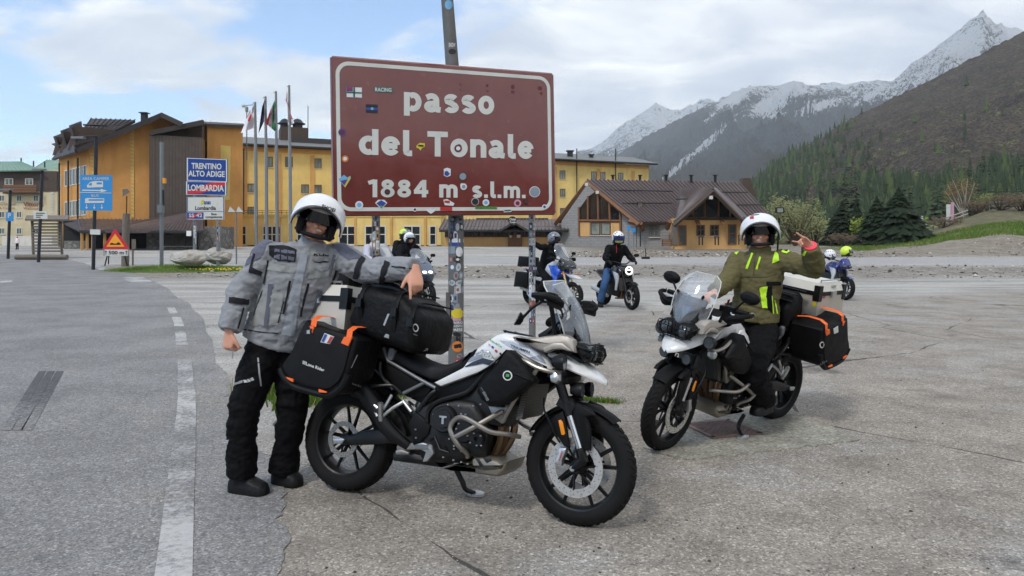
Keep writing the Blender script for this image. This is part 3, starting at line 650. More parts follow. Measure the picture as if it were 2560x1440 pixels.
def twigs_mb(base, tips, r, seed):
    R = random.Random(seed); mb = MB()
    for t in tips:
        b, t = Vector(base), Vector(t); m_ = b.lerp(t, 0.5)+Vector((R.gauss(0, 0.12), R.gauss(0, 0.12), 0))*(t-b).length*0.4; mb.tube([b, m_, t], [r, r*0.6, r*0.15], 5, 3)
    return mb
def gz(x, y): return float(H(x, y))
def at_ground(px, Y): x = (px-CX)/FPX*Y; return Vector((x, Y, gz(x, Y)))
SPR = [(2247, 66, 11, 3.3, 'largest dark spruce, wide and rounded, beyond the gravel bank at right'), (2192, 67, 7.6, 2.3, 'dark spruce leaning against the left side of the largest spruce'),
       (2105, 74, 8.0, 2.5, 'leftmost dark spruce standing behind the rider in the olive jacket'), (2143, 76, 7.6, 1.5, 'slender dark spruce between the leftmost spruce and the largest one'), (2290, 70, 6.0, 1.8, 'short dark spruce hugging the right side of the largest spruce')]
for i, (px, Y, h, r, lab) in enumerate(SPR):
    p = at_ground(px, Y); p.z -= 0.2; h = (HY-[468, 490, 502, 498, 530][i])/FPX*Y+CH-p.z; o = empty('spruce_tree', p, 0, lab, 'tree', 'dark spruces beyond the lot')
    conifer(h, r*1.05, 44, 22, 90+i, 3, 0.36).build('crown', 'spruce_needles', o, False); trunk_mb(h, 0.2).build('trunk', 'bark', o)
def bush(name, px, Y, w, h, n, size, leaf, lab, cat, seed, bark='bark', twig=9, group=None, dens=None):
    p = at_ground(px, Y); o = empty(name, p, 0, lab, cat, group); R = random.Random(seed); tips = [(R.uniform(-w, w)*0.9, R.uniform(-w, w)*0.9, h*R.uniform(0.55, 0.98)) for _ in range(twig)]
    twigs_mb((0, 0, -0.1), tips, 0.05+0.012*h, seed).build('stem' if cat != 'tree' else 'trunk', bark, o)
    bl_ = [((t[0]*0.8, t[1]*0.8, t[2]*0.8), (w*0.42, w*0.42, h*0.25)) for t in tips]+[((0, 0, h*0.45), (w*0.8, w*0.8, h*0.4))]
    leafy_mb(bl_, n, size, seed).build('crown', leaf, o, False); return o
bush('willow_bush', 1988, 84, 3.3, 6.4, 3600, 0.11, 'willow_leaves', 'pale olive bare-twigged willow behind the rider in olive', 'bush', 1, twig=26)
bush('willow_bush', 2035, 88, 2.4, 3.6, 1500, 0.12, 'willow_leaves', 'lower pale shrub to the right of the tall willow', 'bush', 21, twig=14)
bush('green_bush', 2160, 72, 1.3, 3.4, 1300, 0.11, 'fresh_leaves', 'yellow green shrub between the two pairs of dark spruces', 'bush', 2)
bush('birch_tree', 2412, 84, 1.9, 5.0, 800, 0.10, 'rust_leaves', 'slim birch with rust coloured spring leaves on the bank', 'tree', 3, 'pale_bark')
for i, (px, Y, w, h, n, lf, lab) in enumerate([(2440, 82, 2.2, 1.7, 1000, 'brown_twigs', 'brown leafless thicket beside the rust coloured birch'), (2500, 80, 2.8, 2.0, 1200, 'brown_twigs', 'brown thicket below the guard rail'), (2552, 78, 2.5, 2.2, 1200, 'brown_twigs', 'brown thicket at the right edge of the picture'),
      (2468, 88, 1.8, 2.4, 900, 'fresh_leaves', 'yellow green shrub at the end of the guard rail'), (2120, 68, 2.4, 1.5, 900, 'brown_twigs', 'dry purple brown thicket under the leftmost spruces'), (2360, 78, 2.0, 1.1, 700, 'brown_twigs', 'low brown thicket right of the largest spruce')]):
    bush('thicket', px, Y, w, h, n, 0.09, lf, lab, 'bush', 30+i, twig=14, group='thickets on the bank')
def grass_mb(spots, n, seed, hmin=0.05, hmax=0.16):
    R = random.Random(seed); mb = MB()
    for k in range(n):
        cx_, cy_, sx, sy = R.choice(spots); x = cx_+R.gauss(0, 0.45)*sx; y = cy_+R.gauss(0, 0.45)*sy; z = gz(x, y)-0.005; h = R.uniform(hmin, hmax); a = R.random()*6.28; w = 0.003+h*0.035; lx_, ly = math.cos(a), math.sin(a); b = R.uniform(0.1, 0.6)*h; e = R.random()*6.28
        mb.mi = 1 if R.random() < 0.12 else 0
        mb.add([(x-lx_*w, y-ly*w, z), (x+lx_*w, y+ly*w, z), (x+lx_*w*0.6+math.cos(e)*b*0.4, y+ly*w*0.6+math.sin(e)*b*0.4, z+h*0.6), (x+math.cos(e)*b, y+math.sin(e)*b, z+h)], [(0, 1, 2), (0, 2, 3)])
    return mb
sp_ = [(*gp(700, 990), 0.35, 0.35), (*gp(790, 1000), 0.35, 0.4), (*gp(850, 985), 0.4, 0.4), (*gp(690, 965), 0.3, 0.4), (*gp(760, 960), 0.5, 0.5), (*gp(960, 985), 0.35, 0.3), (*gp(1060, 980), 0.3, 0.25), (*gp(880, 1010), 0.3, 0.2)]
tag(grass_mb(sp_, 3600, 1, 0.05, 0.20).build('grass', ['grass_blades', 'dry_grass'], None, False), 'tufts of green grass behind the foreground motorcycle and rider', 'grass', kind='stuff')
sp_ = [(*gp(1440+12*k, 1000+1*k), 0.09, 0.05) for k in range(9)]
tag(grass_mb(sp_, 700, 2, 0.02, 0.07).build('grass', ['grass_blades', 'dry_grass'], None, False), 'thin strip of grass growing along the crack between the two parked motorcycles', 'grass', kind='stuff')
sp_ = [(q*Y, Y, 2.2, 1.2) for Y in np.arange(57, 67, 1.4) for q in np.arange(0.50, 0.80, 0.035)]
tag(grass_mb(sp_, 15000, 3, 0.15, 0.4).build('grass', ['grass_blades', 'dry_grass'], None, False), 'green grass covering the bank at the right edge', 'grass', kind='stuff')
# ---------------------------------------------------------------- buildings
def plaster(name, rgb, dirt, amt=0.45):
    m = N(name); c = lin(rgb); n = m.noise(0.5, 6, 0.65); f = m.noise(12, 4, 0.6); s = m.noise(1.2, 5, 0.7, stretch=(1, 1, 0.12))
    col = m.mix(m.ramp(n, [(0.35, 0.0), (0.65, 1.0)]), tuple(v*0.9 for v in c), tuple(min(1, v*1.07) for v in c))
    col = m.mix(m.ramp(s, [(0.52, 0.0), (0.72, amt)]), col, lin(dirt)); m.set(Base_Color=col, Roughness=0.9, Specular_IOR_Level=0.15); m.bump(f, 0.25, 0.02); return m.m
plaster('ochre_plaster', (226, 198, 126), (200, 164, 92)); plaster('orange_plaster', (208, 152, 88), (178, 122, 68)); plaster('cream_plaster', (214, 200, 166), (186, 170, 138)); plaster('orange_trim', (206, 160, 100), (176, 130, 80))
plaster('chalet_orange', (212, 168, 112), (184, 138, 86)); plaster('pale_yellow_paint', (216, 186, 108), (196, 160, 84)); plaster('white_plaster', (210, 206, 196), (170, 164, 150))
m = N('grey_block'); br = m.t.nodes.new('ShaderNodeTexBrick'); mp = m.t.nodes.new('ShaderNodeMapping'); mp.inputs['Rotation'].default_value = (math.radians(90), 0, 0); m.l(m.pos, mp.inputs[0]); m.l(mp.outputs[0], br.inputs['Vector'])
br.inputs['Color1'].default_value = (0.30, 0.29, 0.27, 1); br.inputs['Color2'].default_value = (0.24, 0.235, 0.225, 1); br.inputs['Mortar'].default_value = (0.13, 0.125, 0.12, 1); br.inputs['Scale'].default_value = 1.0; br.inputs['Brick Width'].default_value = 0.6; br.inputs['Row Height'].default_value = 0.26; br.inputs['Mortar Size'].default_value = 0.02
m.set(Base_Color=m.mix(m.noise(2, 5), br.outputs['Color'], (0.30, 0.29, 0.27)), Roughness=0.92); m.bump(br.outputs['Fac'], -0.5, 0.05)
m = N('rubble_stone'); v = m.voro(2.6, out='Color'); e = m.voro(2.6, 'DISTANCE_TO_EDGE'); g = m.xyz(v)[0]
m.set(Base_Color=m.mix(m.ramp(e, [(0.02, 1.0), (0.09, 0.0)]), m.mix(g, (0.14, 0.135, 0.125), (0.27, 0.26, 0.24)), (0.09, 0.085, 0.08)), Roughness=0.92); m.bump(e, 0.6, 0.05)
mat('brown_metal_roof', (88, 76, 74), 0.42, 0.0, 0.14, 0.6, 0, 60, ((70, 60, 56), 0.4), spec=0.4, local=False); mat('dark_roof', (62, 54, 52), 0.6, 0, 0.15, 0.7, local=False); mat('grey_roof', (108, 110, 108), 0.6, 0, 0.1, 0.5, local=False)
mat('green_copper', (120, 148, 128), 0.5, 0, 0.12, 0.5, local=False); mat('dark_timber', (76, 62, 52), 0.75, 0, 0.3, 3, 0.3, 20, local=False); mat('brown_timber', (118, 80, 50), 0.7, 0, 0.25, 3, 0.3, 20, local=False); mat('grey_timber', (112, 104, 94), 0.85, 0, 0.25, 4, 0.4, 25, local=False)
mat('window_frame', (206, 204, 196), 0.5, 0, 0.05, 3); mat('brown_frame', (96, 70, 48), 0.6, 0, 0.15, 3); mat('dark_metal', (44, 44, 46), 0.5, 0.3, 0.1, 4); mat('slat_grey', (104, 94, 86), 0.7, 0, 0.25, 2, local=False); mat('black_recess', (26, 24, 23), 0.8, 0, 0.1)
def glass(name, rgb, rough=0.06, var=0.5):
    m = N(name); n = m.noise(0.55, 3, 0.5); c = lin(rgb); m.set(Base_Color=m.mix(m.ramp(n, [(0.4, 0.0), (0.6, 1.0)]), tuple(v*(1-var) for v in c), c), Roughness=rough, Specular_IOR_Level=0.8); return m.m
glass('window_glass', (84, 96, 98)); glass('dark_glass', (38, 42, 44)); glass('curtained_glass', (140, 150, 140))
def pp(*q): return [P(*v) for v in q]
def Q(Y, x0, y0, x1, y1): return pp((x0, y0, Y), (x1, y0, Y), (x1, y1, Y), (x0, y1, Y))
def nrm_of(q): n = (q[1]-q[0]).cross(q[3]-q[0]).normalized(); return n if n.dot(CAM-q[0]) > 0 else -n
def wall(name, q, mat_, parent, t=0.3, down=None, front=0.0, label=None):
    q = [Vector(v) for v in q]; n = nrm_of(q)
    if down is not None: q[2].z = down; q[3].z = down
    mb = MB(); mb.hexa([v+n*front for v in q], [v-n*t for v in q]); return mb.build(name, mat_, parent, False, label=label)
def window(q, parent, frame='window_frame', pane='window_glass', fw=0.09, mull=1, trans=0, sill=True, name='window', proud=0.05, reveal=None):
    q = [Vector(v) for v in q]; n = nrm_of(q); ex_ = (q[1]-q[0]); ez_ = (q[3]-q[0]); w = ex_.length; h = ez_.length; ex_ = ex_/w; ez_ = ez_/h; mb = MB()
    def bar(x0, x1, z0, z1, d=proud): mb.hexa([q[0]+ex_*a+ez_*b+n*d for a, b in ((x0, z0), (x1, z0), (x1, z1), (x0, z1))], [q[0]+ex_*a+ez_*b-n*0.02 for a, b in ((x0, z0), (x1, z0), (x1, z1), (x0, z1))])
    bar(0, w, 0, fw); bar(0, w, h-fw, h); bar(0, fw, fw, h-fw); bar(w-fw, w, fw, h-fw)
    for k in range(mull): c = w*(k+1)/(mull+1); bar(c-fw*0.4, c+fw*0.4, fw, h-fw, proud*0.8)
    for k in range(trans): c = h*(k+1)/(trans+1)*0.9; bar(fw, w-fw, c-fw*0.35, c+fw*0.35, proud*0.7)
    f = mb.build(name, frame, parent, False)
    mb = MB(); i = fw*0.5; mb.hexa([q[0]+ex_*a+ez_*b+n*0.015 for a, b in ((i, i), (w-i, i), (w-i, h-i), (i, h-i))], [q[0]+ex_*a+ez_*b-n*0.01 for a, b in ((i, i), (w-i, i), (w-i, h-i), (i, h-i))]); mb.build('pane', pane, f, False)
    if sill:
        mb = MB(); mb.hexa([q[3]+ex_*a+ez_*b+n*0.10 for a, b in ((-0.06, 0), (w+0.06, 0), (w+0.06, 0.06), (-0.06, 0.06))], [q[3]+ex_*a+ez_*b-n*0.01 for a, b in ((-0.06, 0), (w+0.06, 0), (w+0.06, 0.06), (-0.06, 0.06))]); mb.build('sill', 'white_plaster', f, False)
    return f
def slab(name, q, mat_, parent, t=0.18, ribs=0, rib_r=0.06, rmat=None, label=None):   # roof plane with standing seams running from edge 0-1 (ridge) to edge 3-2 (eave)
    q = [Vector(v) for v in q]; n = (q[1]-q[0]).cross(q[3]-q[0]).normalized(); n = n if n.z > 0 else -n
    mb = MB(); mb.hexa(q, [v-n*t for v in q]); o = mb.build(name, mat_, parent, False, label=label)
    if ribs:
        mb = MB()
        for k in range(ribs+1):
            u = k/ribs; a, b = q[0].lerp(q[1], u)+n*0.01, q[3].lerp(q[2], u)+n*0.01; s = (q[2]-q[3]).normalized()*rib_r
            mb.hexa([a-s, a+s, b+s, b-s], [v+n*rib_r*1.6 for v in (a-s*0.5, a+s*0.5, b+s*0.5, b-s*0.5)])
        mb.build('standing_seams', rmat or mat_, o, False, kind='stuff')
    return o
def bar_(name, a, b, w, mat_, parent, n=4):
    return MB().tube([a, b], w, n).build(name, mat_, parent, False)

# --- the long yellow hotel
A, B = P(606, 600, 84.2), P(1622, 600, 105.5); e = Vector((B.x-A.x, B.y-A.y, 0)); LEN = e.length; e = e/LEN; nn = Vector((e.y, -e.x, 0))
def fp(px, py):                                          # photo position -> point on that facade
    d = P(px, py, 1.0)-CAM; t = (Vector((A.x, A.y, 0))-CAM).dot(nn)/d.dot(nn); return CAM+d*t
hot = empty('yellow_hotel', (A.x, A.y, 0.9), 0, 'long yellow plastered hotel with dark eaves behind the brown place sign', 'building')
Ri = wmat(hot).inverted()
def H_(pts): return [Ri @ Vector(p) for p in pts]
class loc:                                               # build in world coordinates, store relative to a root
    def __init__(s, root): s.M = wmat(root).inverted()
def rel(o, root):                                        # move a world-built mesh under its root
    Mi = wmat(root).inverted(); o.data.transform(Mi)
    for c in o.children: c.data.transform(Mi)
    o.parent = root; return o
class Bld:
    def __init__(s, root): s.r = root
    def wall(s, *a, **k): return rel(wall(a[0], a[1], a[2], None, **k), s.r)
    def win(s, q, **k): return rel(window(q, None, **k), s.r)
    def slab(s, name, q, m_, **k): return rel(slab(name, q, m_, None, **k), s.r)
    def mb(s, mb, name, m_, smooth=False, **k): return rel(mb.build(name, m_, None, smooth, **k), s.r)
    def bar(s, name, a, b, w, m_, n=6): return s.mb(MB().tube([a, b], w, n), name, m_)
hb = Bld(hot); up = Vector((0, 0, 1)); EZ = 13.0
a0, b0 = Vector((A.x, A.y, 0)), Vector((B.x, B.y, 0))
hb.wall('wall', [a0+up*EZ, b0+up*EZ, b0+up*0.5, a0+up*0.5], 'ochre_plaster', t=11)
for x0, x1 in ((606, 618), (696, 704), (776, 786), (1381, 1392), (1492, 1500), (1579, 1586)):
    hb.wall('pilaster', [fp(x0, 380+0.048*(x0-606)), fp(x1, 380+0.048*(x0-606)), fp(x1, 600), fp(x0, 600)], 'orange_trim', t=0.02, front=0.10, down=0.6).data
for s0 in (0.06,):
    p1, p2 = a0+up*(EZ-0.02), b0+up*(EZ-0.02); hb.wall('cornice', [p1, p2, p2-up*0.55, p1-up*0.55], 'orange_trim', t=0.02, front=0.12)
for px in (609, 1440, 1537): hb.bar('downpipe', fp(px, 372)+nn*0.25, Vector((fp(px, 372).x, fp(px, 372).y, 1.0))+nn*0.25, 0.08, 'dark_metal')
WN = [(663, 392, 682, 418), (713, 392, 732, 418), (786, 396, 804, 420), (619, 459, 637, 481), (753, 461, 772, 483), (786, 462, 804, 483), (619, 517, 637, 536), (1399, 426, 1413, 447), (1478, 429, 1491, 449), (1501, 430, 1513, 449), (1545, 432, 1558, 450), (1400, 472, 1413, 492), (1400, 520, 1413, 536)]
WN += [(860+75*k, 398+3*k, 877+75*k, 422+2.8*k) for k in range(7)]+[(860+75*k, 463+1.3*k, 877+75*k, 484+1.1*k) for k in range(7)]
for x0, y0, x1, y1 in WN: hb.win([fp(x0, y0), fp(x1, y0), fp(x1, y1), fp(x0, y1)], frame='brown_frame', pane='curtained_glass', fw=0.08)
o1, o2 = a0-e*0.5, b0+e*0.9
hb.slab('roof', [o1+up*15.0-nn*6.5, o2+up*15.0-nn*6.5, o2+up*(EZ+0.25)+nn*0.9, o1+up*(EZ+0.25)+nn*0.9], 'grey_roof', t=0.3)
hb.slab('roof', [o1+up*15.0-nn*6.4, o2+up*15.0-nn*6.4, o2+up*(EZ+0.25)-nn*12, o1+up*(EZ+0.25)-nn*12], 'grey_roof', t=0.3)
hb.mb(MB().tube([o1+up*(EZ+0.1)+nn*0.95, o2+up*(EZ+0.1)+nn*0.95], 0.14, 6), 'gutter', 'dark_metal')
def upbox(px0, px1, y0, y1, dep, mname, name, bk=3.0):
    p, q = fp(px0, y0), fp(px1, y0); z1, z0 = fp((px0+px1)/2, y0), fp((px0+px1)/2, y1); k = 1+bk/90
    f = lambda v, z: Vector((v.x, v.y, z))-nn*bk
    zt, zb = CH+(z1.z-CH)*k, CH+(z0.z-CH)*k
    p, q = CAM+(p-CAM)*k, CAM+(q-CAM)*k
    g = [Vector((p.x, p.y, zt)), Vector((q.x, q.y, zt)), Vector((q.x, q.y, zb-2)), Vector((p.x, p.y, zb-2))]
    return hb.wall(name, g, mname, t=dep), g
upbox(733, 880, 352, 372, 4, 'ochre_plaster', 'penthouse', 3.0); upbox(728, 885, 347, 353, 5, 'dark_roof', 'penthouse_roof', 2.8)
w_, g = upbox(701, 770, 318, 352, 4, 'dark_timber', 'water_tank_housing', 5.0)
for cxp, r in ((712, 0.75), (744, 0.8)):
    c = CAM+(fp(cxp, 318)-CAM)*(1+7/90); hb.mb(MB().lathe([(0.02, 1.15), (r*0.55, 1.0), (r*0.95, 0.6), (r*1.25, 0.5), (r*1.25, 0.4), (r*0.8, 0.38), (r*0.8, -0.3)], (c.x, c.y, c.z), 'Z', 14), 'roof_vent', 'dark_metal', True)
c = CAM+(fp(770, 345)-CAM)*(1+5/90); hb.bar('antenna', c, c+up*4.2, 0.05, 'dark_metal')
for cxp, cyp, hh, ww in ((1425, 392, 0.9, 0.8), (1478, 398, 0.7, 0.6), (652, 372, 0.6, 0.4), (690, 372, 0.5, 0.7)):
    c = CAM+(fp(cxp, cyp)-CAM)*1.03; hb.mb(MB().box((c.x, c.y, c.z), (ww, ww, hh*1.6)).box((c.x, c.y, c.z+hh*0.95), (ww*1.4, ww*1.4, 0.12)), 'chimney', 'dark_metal')
# ground-floor wing with the terrace on top
Yx = 78.0; wing = empty('terrace_wing', P(560, 616, Yx), 0, 'single storey yellow wing with tall windows and railed terrace in front of the yellow hotel', 'building'); wb = Bld(wing)
wb.wall('wall', Q(Yx, 558, 541, 1102, 616), 'ochre_plaster', t=6, down=0.5)
wb.wall('parapet_band', Q(Yx, 557, 536, 1103, 543), 'pale_yellow_paint', t=6.2, front=0.08)
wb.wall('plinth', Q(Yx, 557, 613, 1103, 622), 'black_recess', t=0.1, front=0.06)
for x0, x1 in ((558, 564), (700, 703), (826, 830), (886, 891), (975, 981), (1060, 1066)): wb.wall('pilaster', Q(Yx, x0, 543, x1, 616), 'orange_trim', t=0.05, front=0.12, down=0.7)
for x0, x1 in ((565, 617), (656, 705), (742, 792), (846, 892), (912, 965), (1008, 1052), (1073, 1091)): wb.win(Q(Yx-0.02, x0, 564, x1, 613), pane='dark_glass', fw=0.13, mull=1 if x1-x0 > 25 else 0, trans=1)
mb = MB()
for k in range(46):
    p = P(560+12*k, 536, Yx-0.05); mb.tube([p, p+up*0.42], 0.02, 4)
wb.mb(mb, 'railing_posts', 'dark_metal', kind='stuff')
for dz in (0.42, 0.2): wb.bar('rail', P(558, 536, Yx-0.05)+up*dz, P(1102, 536, Yx-0.05)+up*dz, 0.025, 'dark_metal')
# restaurant porch
Yp = 73.0; por = empty('restaurant_porch', P(1110, 615, Yp), 0, 'low restaurant porch with brown ribbed roof and double door under a small gable', 'building'); pb = Bld(por)
pb.wall('wall', Q(Yp, 1112, 592, 1412, 616), 'chalet_orange', t=4, down=0.5); pb.wall('glazing_frame', Q(Yp, 1112, 566, 1412, 593), 'dark_timber', t=3.5)
for x0, x1 in ((1120, 1140), (1160, 1182), (1186, 1202), (1206, 1237), (1241, 1263), (1310, 1328), (1334, 1356), (1360, 1384), (1388, 1408)): pb.win(Q(Yp-0.02, x0, 569, x1, 592), frame='brown_frame', pane='dark_glass', fw=0.08, mull=0, sill=False)
pb.slab('roof', pp((1112, 548, 77), (1415, 548, 77), (1420, 574, 71.5), (1098, 574, 71.5)), 'brown_metal_roof', ribs=34)
pb.mb(MB().tube(pp((1098, 577, 71.4), (1420, 577, 71.4)), 0.13, 6), 'gutter', 'dark_metal'); pb.wall('ridge_beam', Q(76.8, 1190, 545, 1370, 549), 'dark_roof', t=0.4)
d = pb.wall('door', Q(72.7, 1270, 568, 1305, 614), 'brown_timber', t=0.1, down=0.95)
pb.win(Q(72.55, 1273, 571, 1287, 590), frame='brown_timber', pane='dark_glass', fw=0.08, mull=0, sill=False, name='door_window'); pb.win(Q(72.55, 1289, 571, 1303, 590), frame='brown_timber', pane='dark_glass', fw=0.08, mull=0, sill=False, name='door_window')
pb.wall('notice', Q(72.4, 1292, 587, 1301, 594), 'white_plaster', t=0.02); pb.wall('notice', Q(72.4, 1274, 588, 1279, 594), 'white_plaster', t=0.02)
pb.slab('gable_roof', pp((1284, 554, 70.6), (1284, 554, 74), (1247, 575, 74), (1247, 575, 70.6)), 'dark_roof', t=0.2); pb.slab('gable_roof', pp((1284, 554, 70.6), (1284, 554, 74), (1322, 575, 74), (1322, 575, 70.6)), 'dark_roof', t=0.2)
c = P(1281, 551, 70.4); pb.mb(MB().lathe([(0.02, 0.05), (0.42, 0.05), (0.42, -0.05), (0.02, -0.05)], c, 'Y', 20), 'round_sign', 'black_recess', True)
mat('white_paint', (226, 226, 222), 0.5, 0, 0.04, 5); rel(flat_text('sign_lettering', 'Chalet', 'white_paint', Q(70.3, 1274, 545, 1290, 551)), por); rel(flat_text('sign_lettering', 'Tonale', 'white_paint', Q(70.3, 1274, 553, 1289, 558)), por)

# --- chalet with the brown ribbed roof
ch = empty('chalet', P(1600, 616, 64), 0, 'grey block chalet with brown ribbed metal roof and two glazed gables', 'building'); cb_ = Bld(ch)
pk, re = (1468, 449, 70.0), (1846, 456, 73.0)
cb_.slab('roof', pp(pk, re, (1942, 560, 65.5), (1598, 554, 63.4)), 'brown_metal_roof', t=0.25, ribs=38, rib_r=0.07)
cb_.slab('roof', pp(pk, re, (1900, 555, 82), (1388, 553, 73.5)), 'brown_metal_roof', t=0.25)
gA, gB, gP = P(1402, 553, 72.6), P(1592, 556, 64.6), P(1470, 456, 70.0)
def chw(px, py):                                         # a point of the left gable wall
    n = (gB-gA).cross(up).normalized(); d = P(px, py, 1)-CAM; return CAM+d*((gA-CAM).dot(n)/d.dot(n))
z0 = 0.4; gpk = chw(1470, 458); gl, gr = chw(1404, 552), chw(1590, 556)
n_ = (gB-gA).cross(up).normalized(); n_ = n_ if n_.dot(CAM-gA) > 0 else -n_
cb_.mb(MB().prism([Vector((gl.x, gl.y, z0)), Vector((gr.x, gr.y, z0)), gr, gpk, gl], -n_*0.35), 'gable_wall', 'grey_block')
inner = [Vector((v.x, v.y, v.z))-n_*0.36 for v in (chw(1455, 552), chw(1556, 553), chw(1556, 520), chw(1520, 478), chw(1470, 470), chw(1455, 505))]
# glazed gable
gz_ = [chw(1450, 552), chw(1553, 553), chw(1549, 520), chw(1518, 490), chw(1490, 478), chw(1470, 492), chw(1450, 520)]
cb_.mb(MB().prism([v+n_*0.03 for v in gz_], -n_*0.06), 'gable_glass', 'dark_glass')
for a_, b_ in (((1450, 552), (1553, 553)), ((1472, 490), (1472, 552)), ((1497, 478), (1498, 552)), ((1525, 496), (1527, 553)), ((1449, 518), (1450, 590)), ((1552, 520), (1554, 592))): cb_.bar('gable_post', chw(*a_)+n_*0.08, chw(*b_)+n_*0.08, 0.14, 'brown_timber', 4)
for x0, x1 in ((1450, 1475), (1528, 1554)): cb_.wall('shutter_panel', [chw(x0, 553), chw(x1, 553), chw(x1, 591), chw(x0, 591)], 'chalet_orange', t=0.02, front=0.06)
for x0, x1 in ((1477, 1501), (1503, 1527)): cb_.win([chw(x0, 555), chw(x1, 555), chw(x1, 588), chw(x0, 588)], frame='brown_frame', pane='curtained_glass', fw=0.12, mull=0)
for a_, b_, w in ((pk, (1388, 554, 73.5), 0.26), (pk, (1598, 555, 63.4), 0.26)): cb_.bar('verge_board', P(*a_)-up*0.28, P(*b_)-up*0.28, w, 'brown_timber', 4)
cb_.slab('soffit', pp((1468, 453, 69.9), (1490, 453, 71.5), (1440, 556, 76), (1390, 556, 73.4)), 'brown_timber', t=0.08)
for a_, b_ in (((1572, 553, 64.2), (1606, 562, 63.4)), ((1600, 562, 63.6), (1606, 575, 64.4)), ((1674, 553, 62.4), (1668, 572, 63.6))): cb_.bar('eave_beam', P(*a_), P(*b_), 0.22, 'brown_timber', 4)
# side wall and cross gable
cb_.wall('side_wall', pp((1592, 550, 64.6), (1692, 550, 64.0), (1692, 616, 64.0), (1592, 616, 64.6)), 'grey_block', t=4, down=0.4)
cb_.win(pp((1623, 564, 64.3), (1649, 564, 64.2), (1649, 593, 64.2), (1623, 593, 64.3)), frame='grey_timber', pane='window_glass', fw=0.14, mull=1, trans=1)
Yc = 62.6
cb_.wall('front_wall', Q(Yc, 1686, 545, 1866, 616), 'chalet_orange', t=6, down=0.4); cb_.wall('side_door_post', Q(Yc-0.02, 1680, 558, 1694, 614), 'grey_timber', t=0.1, front=0.05)
cb_.mb(MB().prism(pp((1692, 546, Yc), (1858, 546, Yc), (1783, 481, Yc)), (0, 0.3, 0)), 'gable_infill', 'dark_timber')
cb_.mb(MB().prism(pp((1708, 543, Yc-0.05), (1846, 543, Yc-0.05), (1800, 503, Yc-0.05), (1783, 491, Yc-0.05), (1762, 503, Yc-0.05)), (0, 0.1, 0)), 'gable_glass', 'dark_glass')
for px, y0 in ((1732, 524), (1762, 503), (1797, 500), (1826, 526)): cb_.bar('gable_post', P(px, y0, Yc-0.1), P(px, 545, Yc-0.1), 0.1, 'brown_timber', 4)
cb_.bar('gable_beam', P(1695, 546, Yc-0.15), P(1862, 546, Yc-0.15), 0.14, 'dark_timber', 4)
cp = (1783, 471, 60.4)
cb_.slab('cross_roof', pp((1700, 470, 67.5), cp, (1684, 556, 60.6), (1690, 552, 64)), 'brown_metal_roof', t=0.22)
cb_.slab('cross_roof', pp(cp, (1790, 468, 68), (1885, 555, 66), (1868, 558, 60.9)), 'brown_metal_roof', t=0.22)
mb = MB()
for k in range(15):
    u = k/14; a_, b_ = P(1700, 470, 67.5).lerp(P(*cp), u), P(1690, 552, 64).lerp(P(1684, 556, 60.6), u); mb.tube([a_+up*0.05, b_+up*0.05], 0.07, 4)
cb_.mb(mb, 'standing_seams', 'brown_metal_roof', kind='stuff')
for a_, b_ in ((cp, (1684, 558, 60.5)), (cp, (1869, 559, 60.8))): cb_.bar('verge_board', P(*a_)-up*0.22, P(*b_)-up*0.22, 0.2, 'dark_timber', 4)
for x0, x1, y0, y1, nm in ((1696, 1716, 563, 613, 'door'), (1820, 1841, 561, 611, 'door')): cb_.win(Q(Yc-0.03, x0, y0, x1, y1), frame='brown_timber', pane='window_glass', fw=0.14, mull=0, trans=1, sill=False, name=nm)
for x0, x1 in ((1741, 1762), (1775, 1797)): cb_.win(Q(Yc-0.03, x0, 562, x1, 590), frame='brown_frame', pane='dark_glass', fw=0.1, mull=1, trans=1)
for x0 in (1737, 1799): cb_.mb(MB().hexa(pp((x0, 547, 62.4), (x0+9, 547, 62.4), (x0+15, 560, 61.2), (x0+6, 560, 61.2)), pp((x0, 553, 62.4), (x0+9, 553, 62.4), (x0+15, 563, 61.2), (x0+6, 563, 61.2))), 'lamp_hood', 'brown_timber')
for px in (1748, 1756, 1788, 1796): cb_.bar('railing_post', P(px, 592, 61.6), P(px, 613, 61.6), 0.06, 'dark_metal')
for a_, b_ in (((1745, 592), (1760, 592)), ((1785, 592), (1798, 592))): cb_.bar('rail', P(*a_, 61.6), P(*b_, 61.6), 0.05, 'dark_metal')
for px in (1847, 1862): cb_.bar('railing_post', P(px, 587, 61.4), P(px, 612, 61.4), 0.05, 'dark_metal')
cb_.bar('rail', P(1846, 588, 61.4), P(1864, 588, 61.4), 0.05, 'dark_metal'); cb_.bar('rail', P(1846, 600, 61.4), P(1864, 600, 61.4), 0.04, 'dark_metal')
cb_.bar('downpipe', P(1601, 570, 63.6), P(1601, 616, 63.6), 0.06, 'dark_metal')
for px in (1532, 1600, 1665, 1728, 1788):
    c = P(px, 452, 71.5); cb_.mb(MB().box((c.x, c.y, c.z+0.2), (0.22, 0.22, 0.7)).box((c.x, c.y, c.z+0.55), (0.36, 0.36, 0.1)), 'vent_pipe', 'black_recess')
c = P(1600, 518, 66.0); cb_.mb(MB().box((c.x, c.y, c.z+0.05), (0.35, 0.35, 0.95)).box((c.x, c.y, c.z+0.55), (0.6, 0.6, 0.08)), 'chimney', 'grey_timber')
for (a_, b_) in (((1510, 478, 68.4), (1683, 481, 68.3)), ((1552, 511, 66.1), (1680, 511, 66.0)), ((1800, 483, 70.2), (1870, 484, 70.0)), ((1842, 515, 68.0), (1908, 515, 68.0)), ((1690, 501, 64.6), (1742, 500, 63))): cb_.bar('snow_guard', P(*a_)+up*0.12, P(*b_)+up*0.12, 0.06, 'dark_metal', 4)
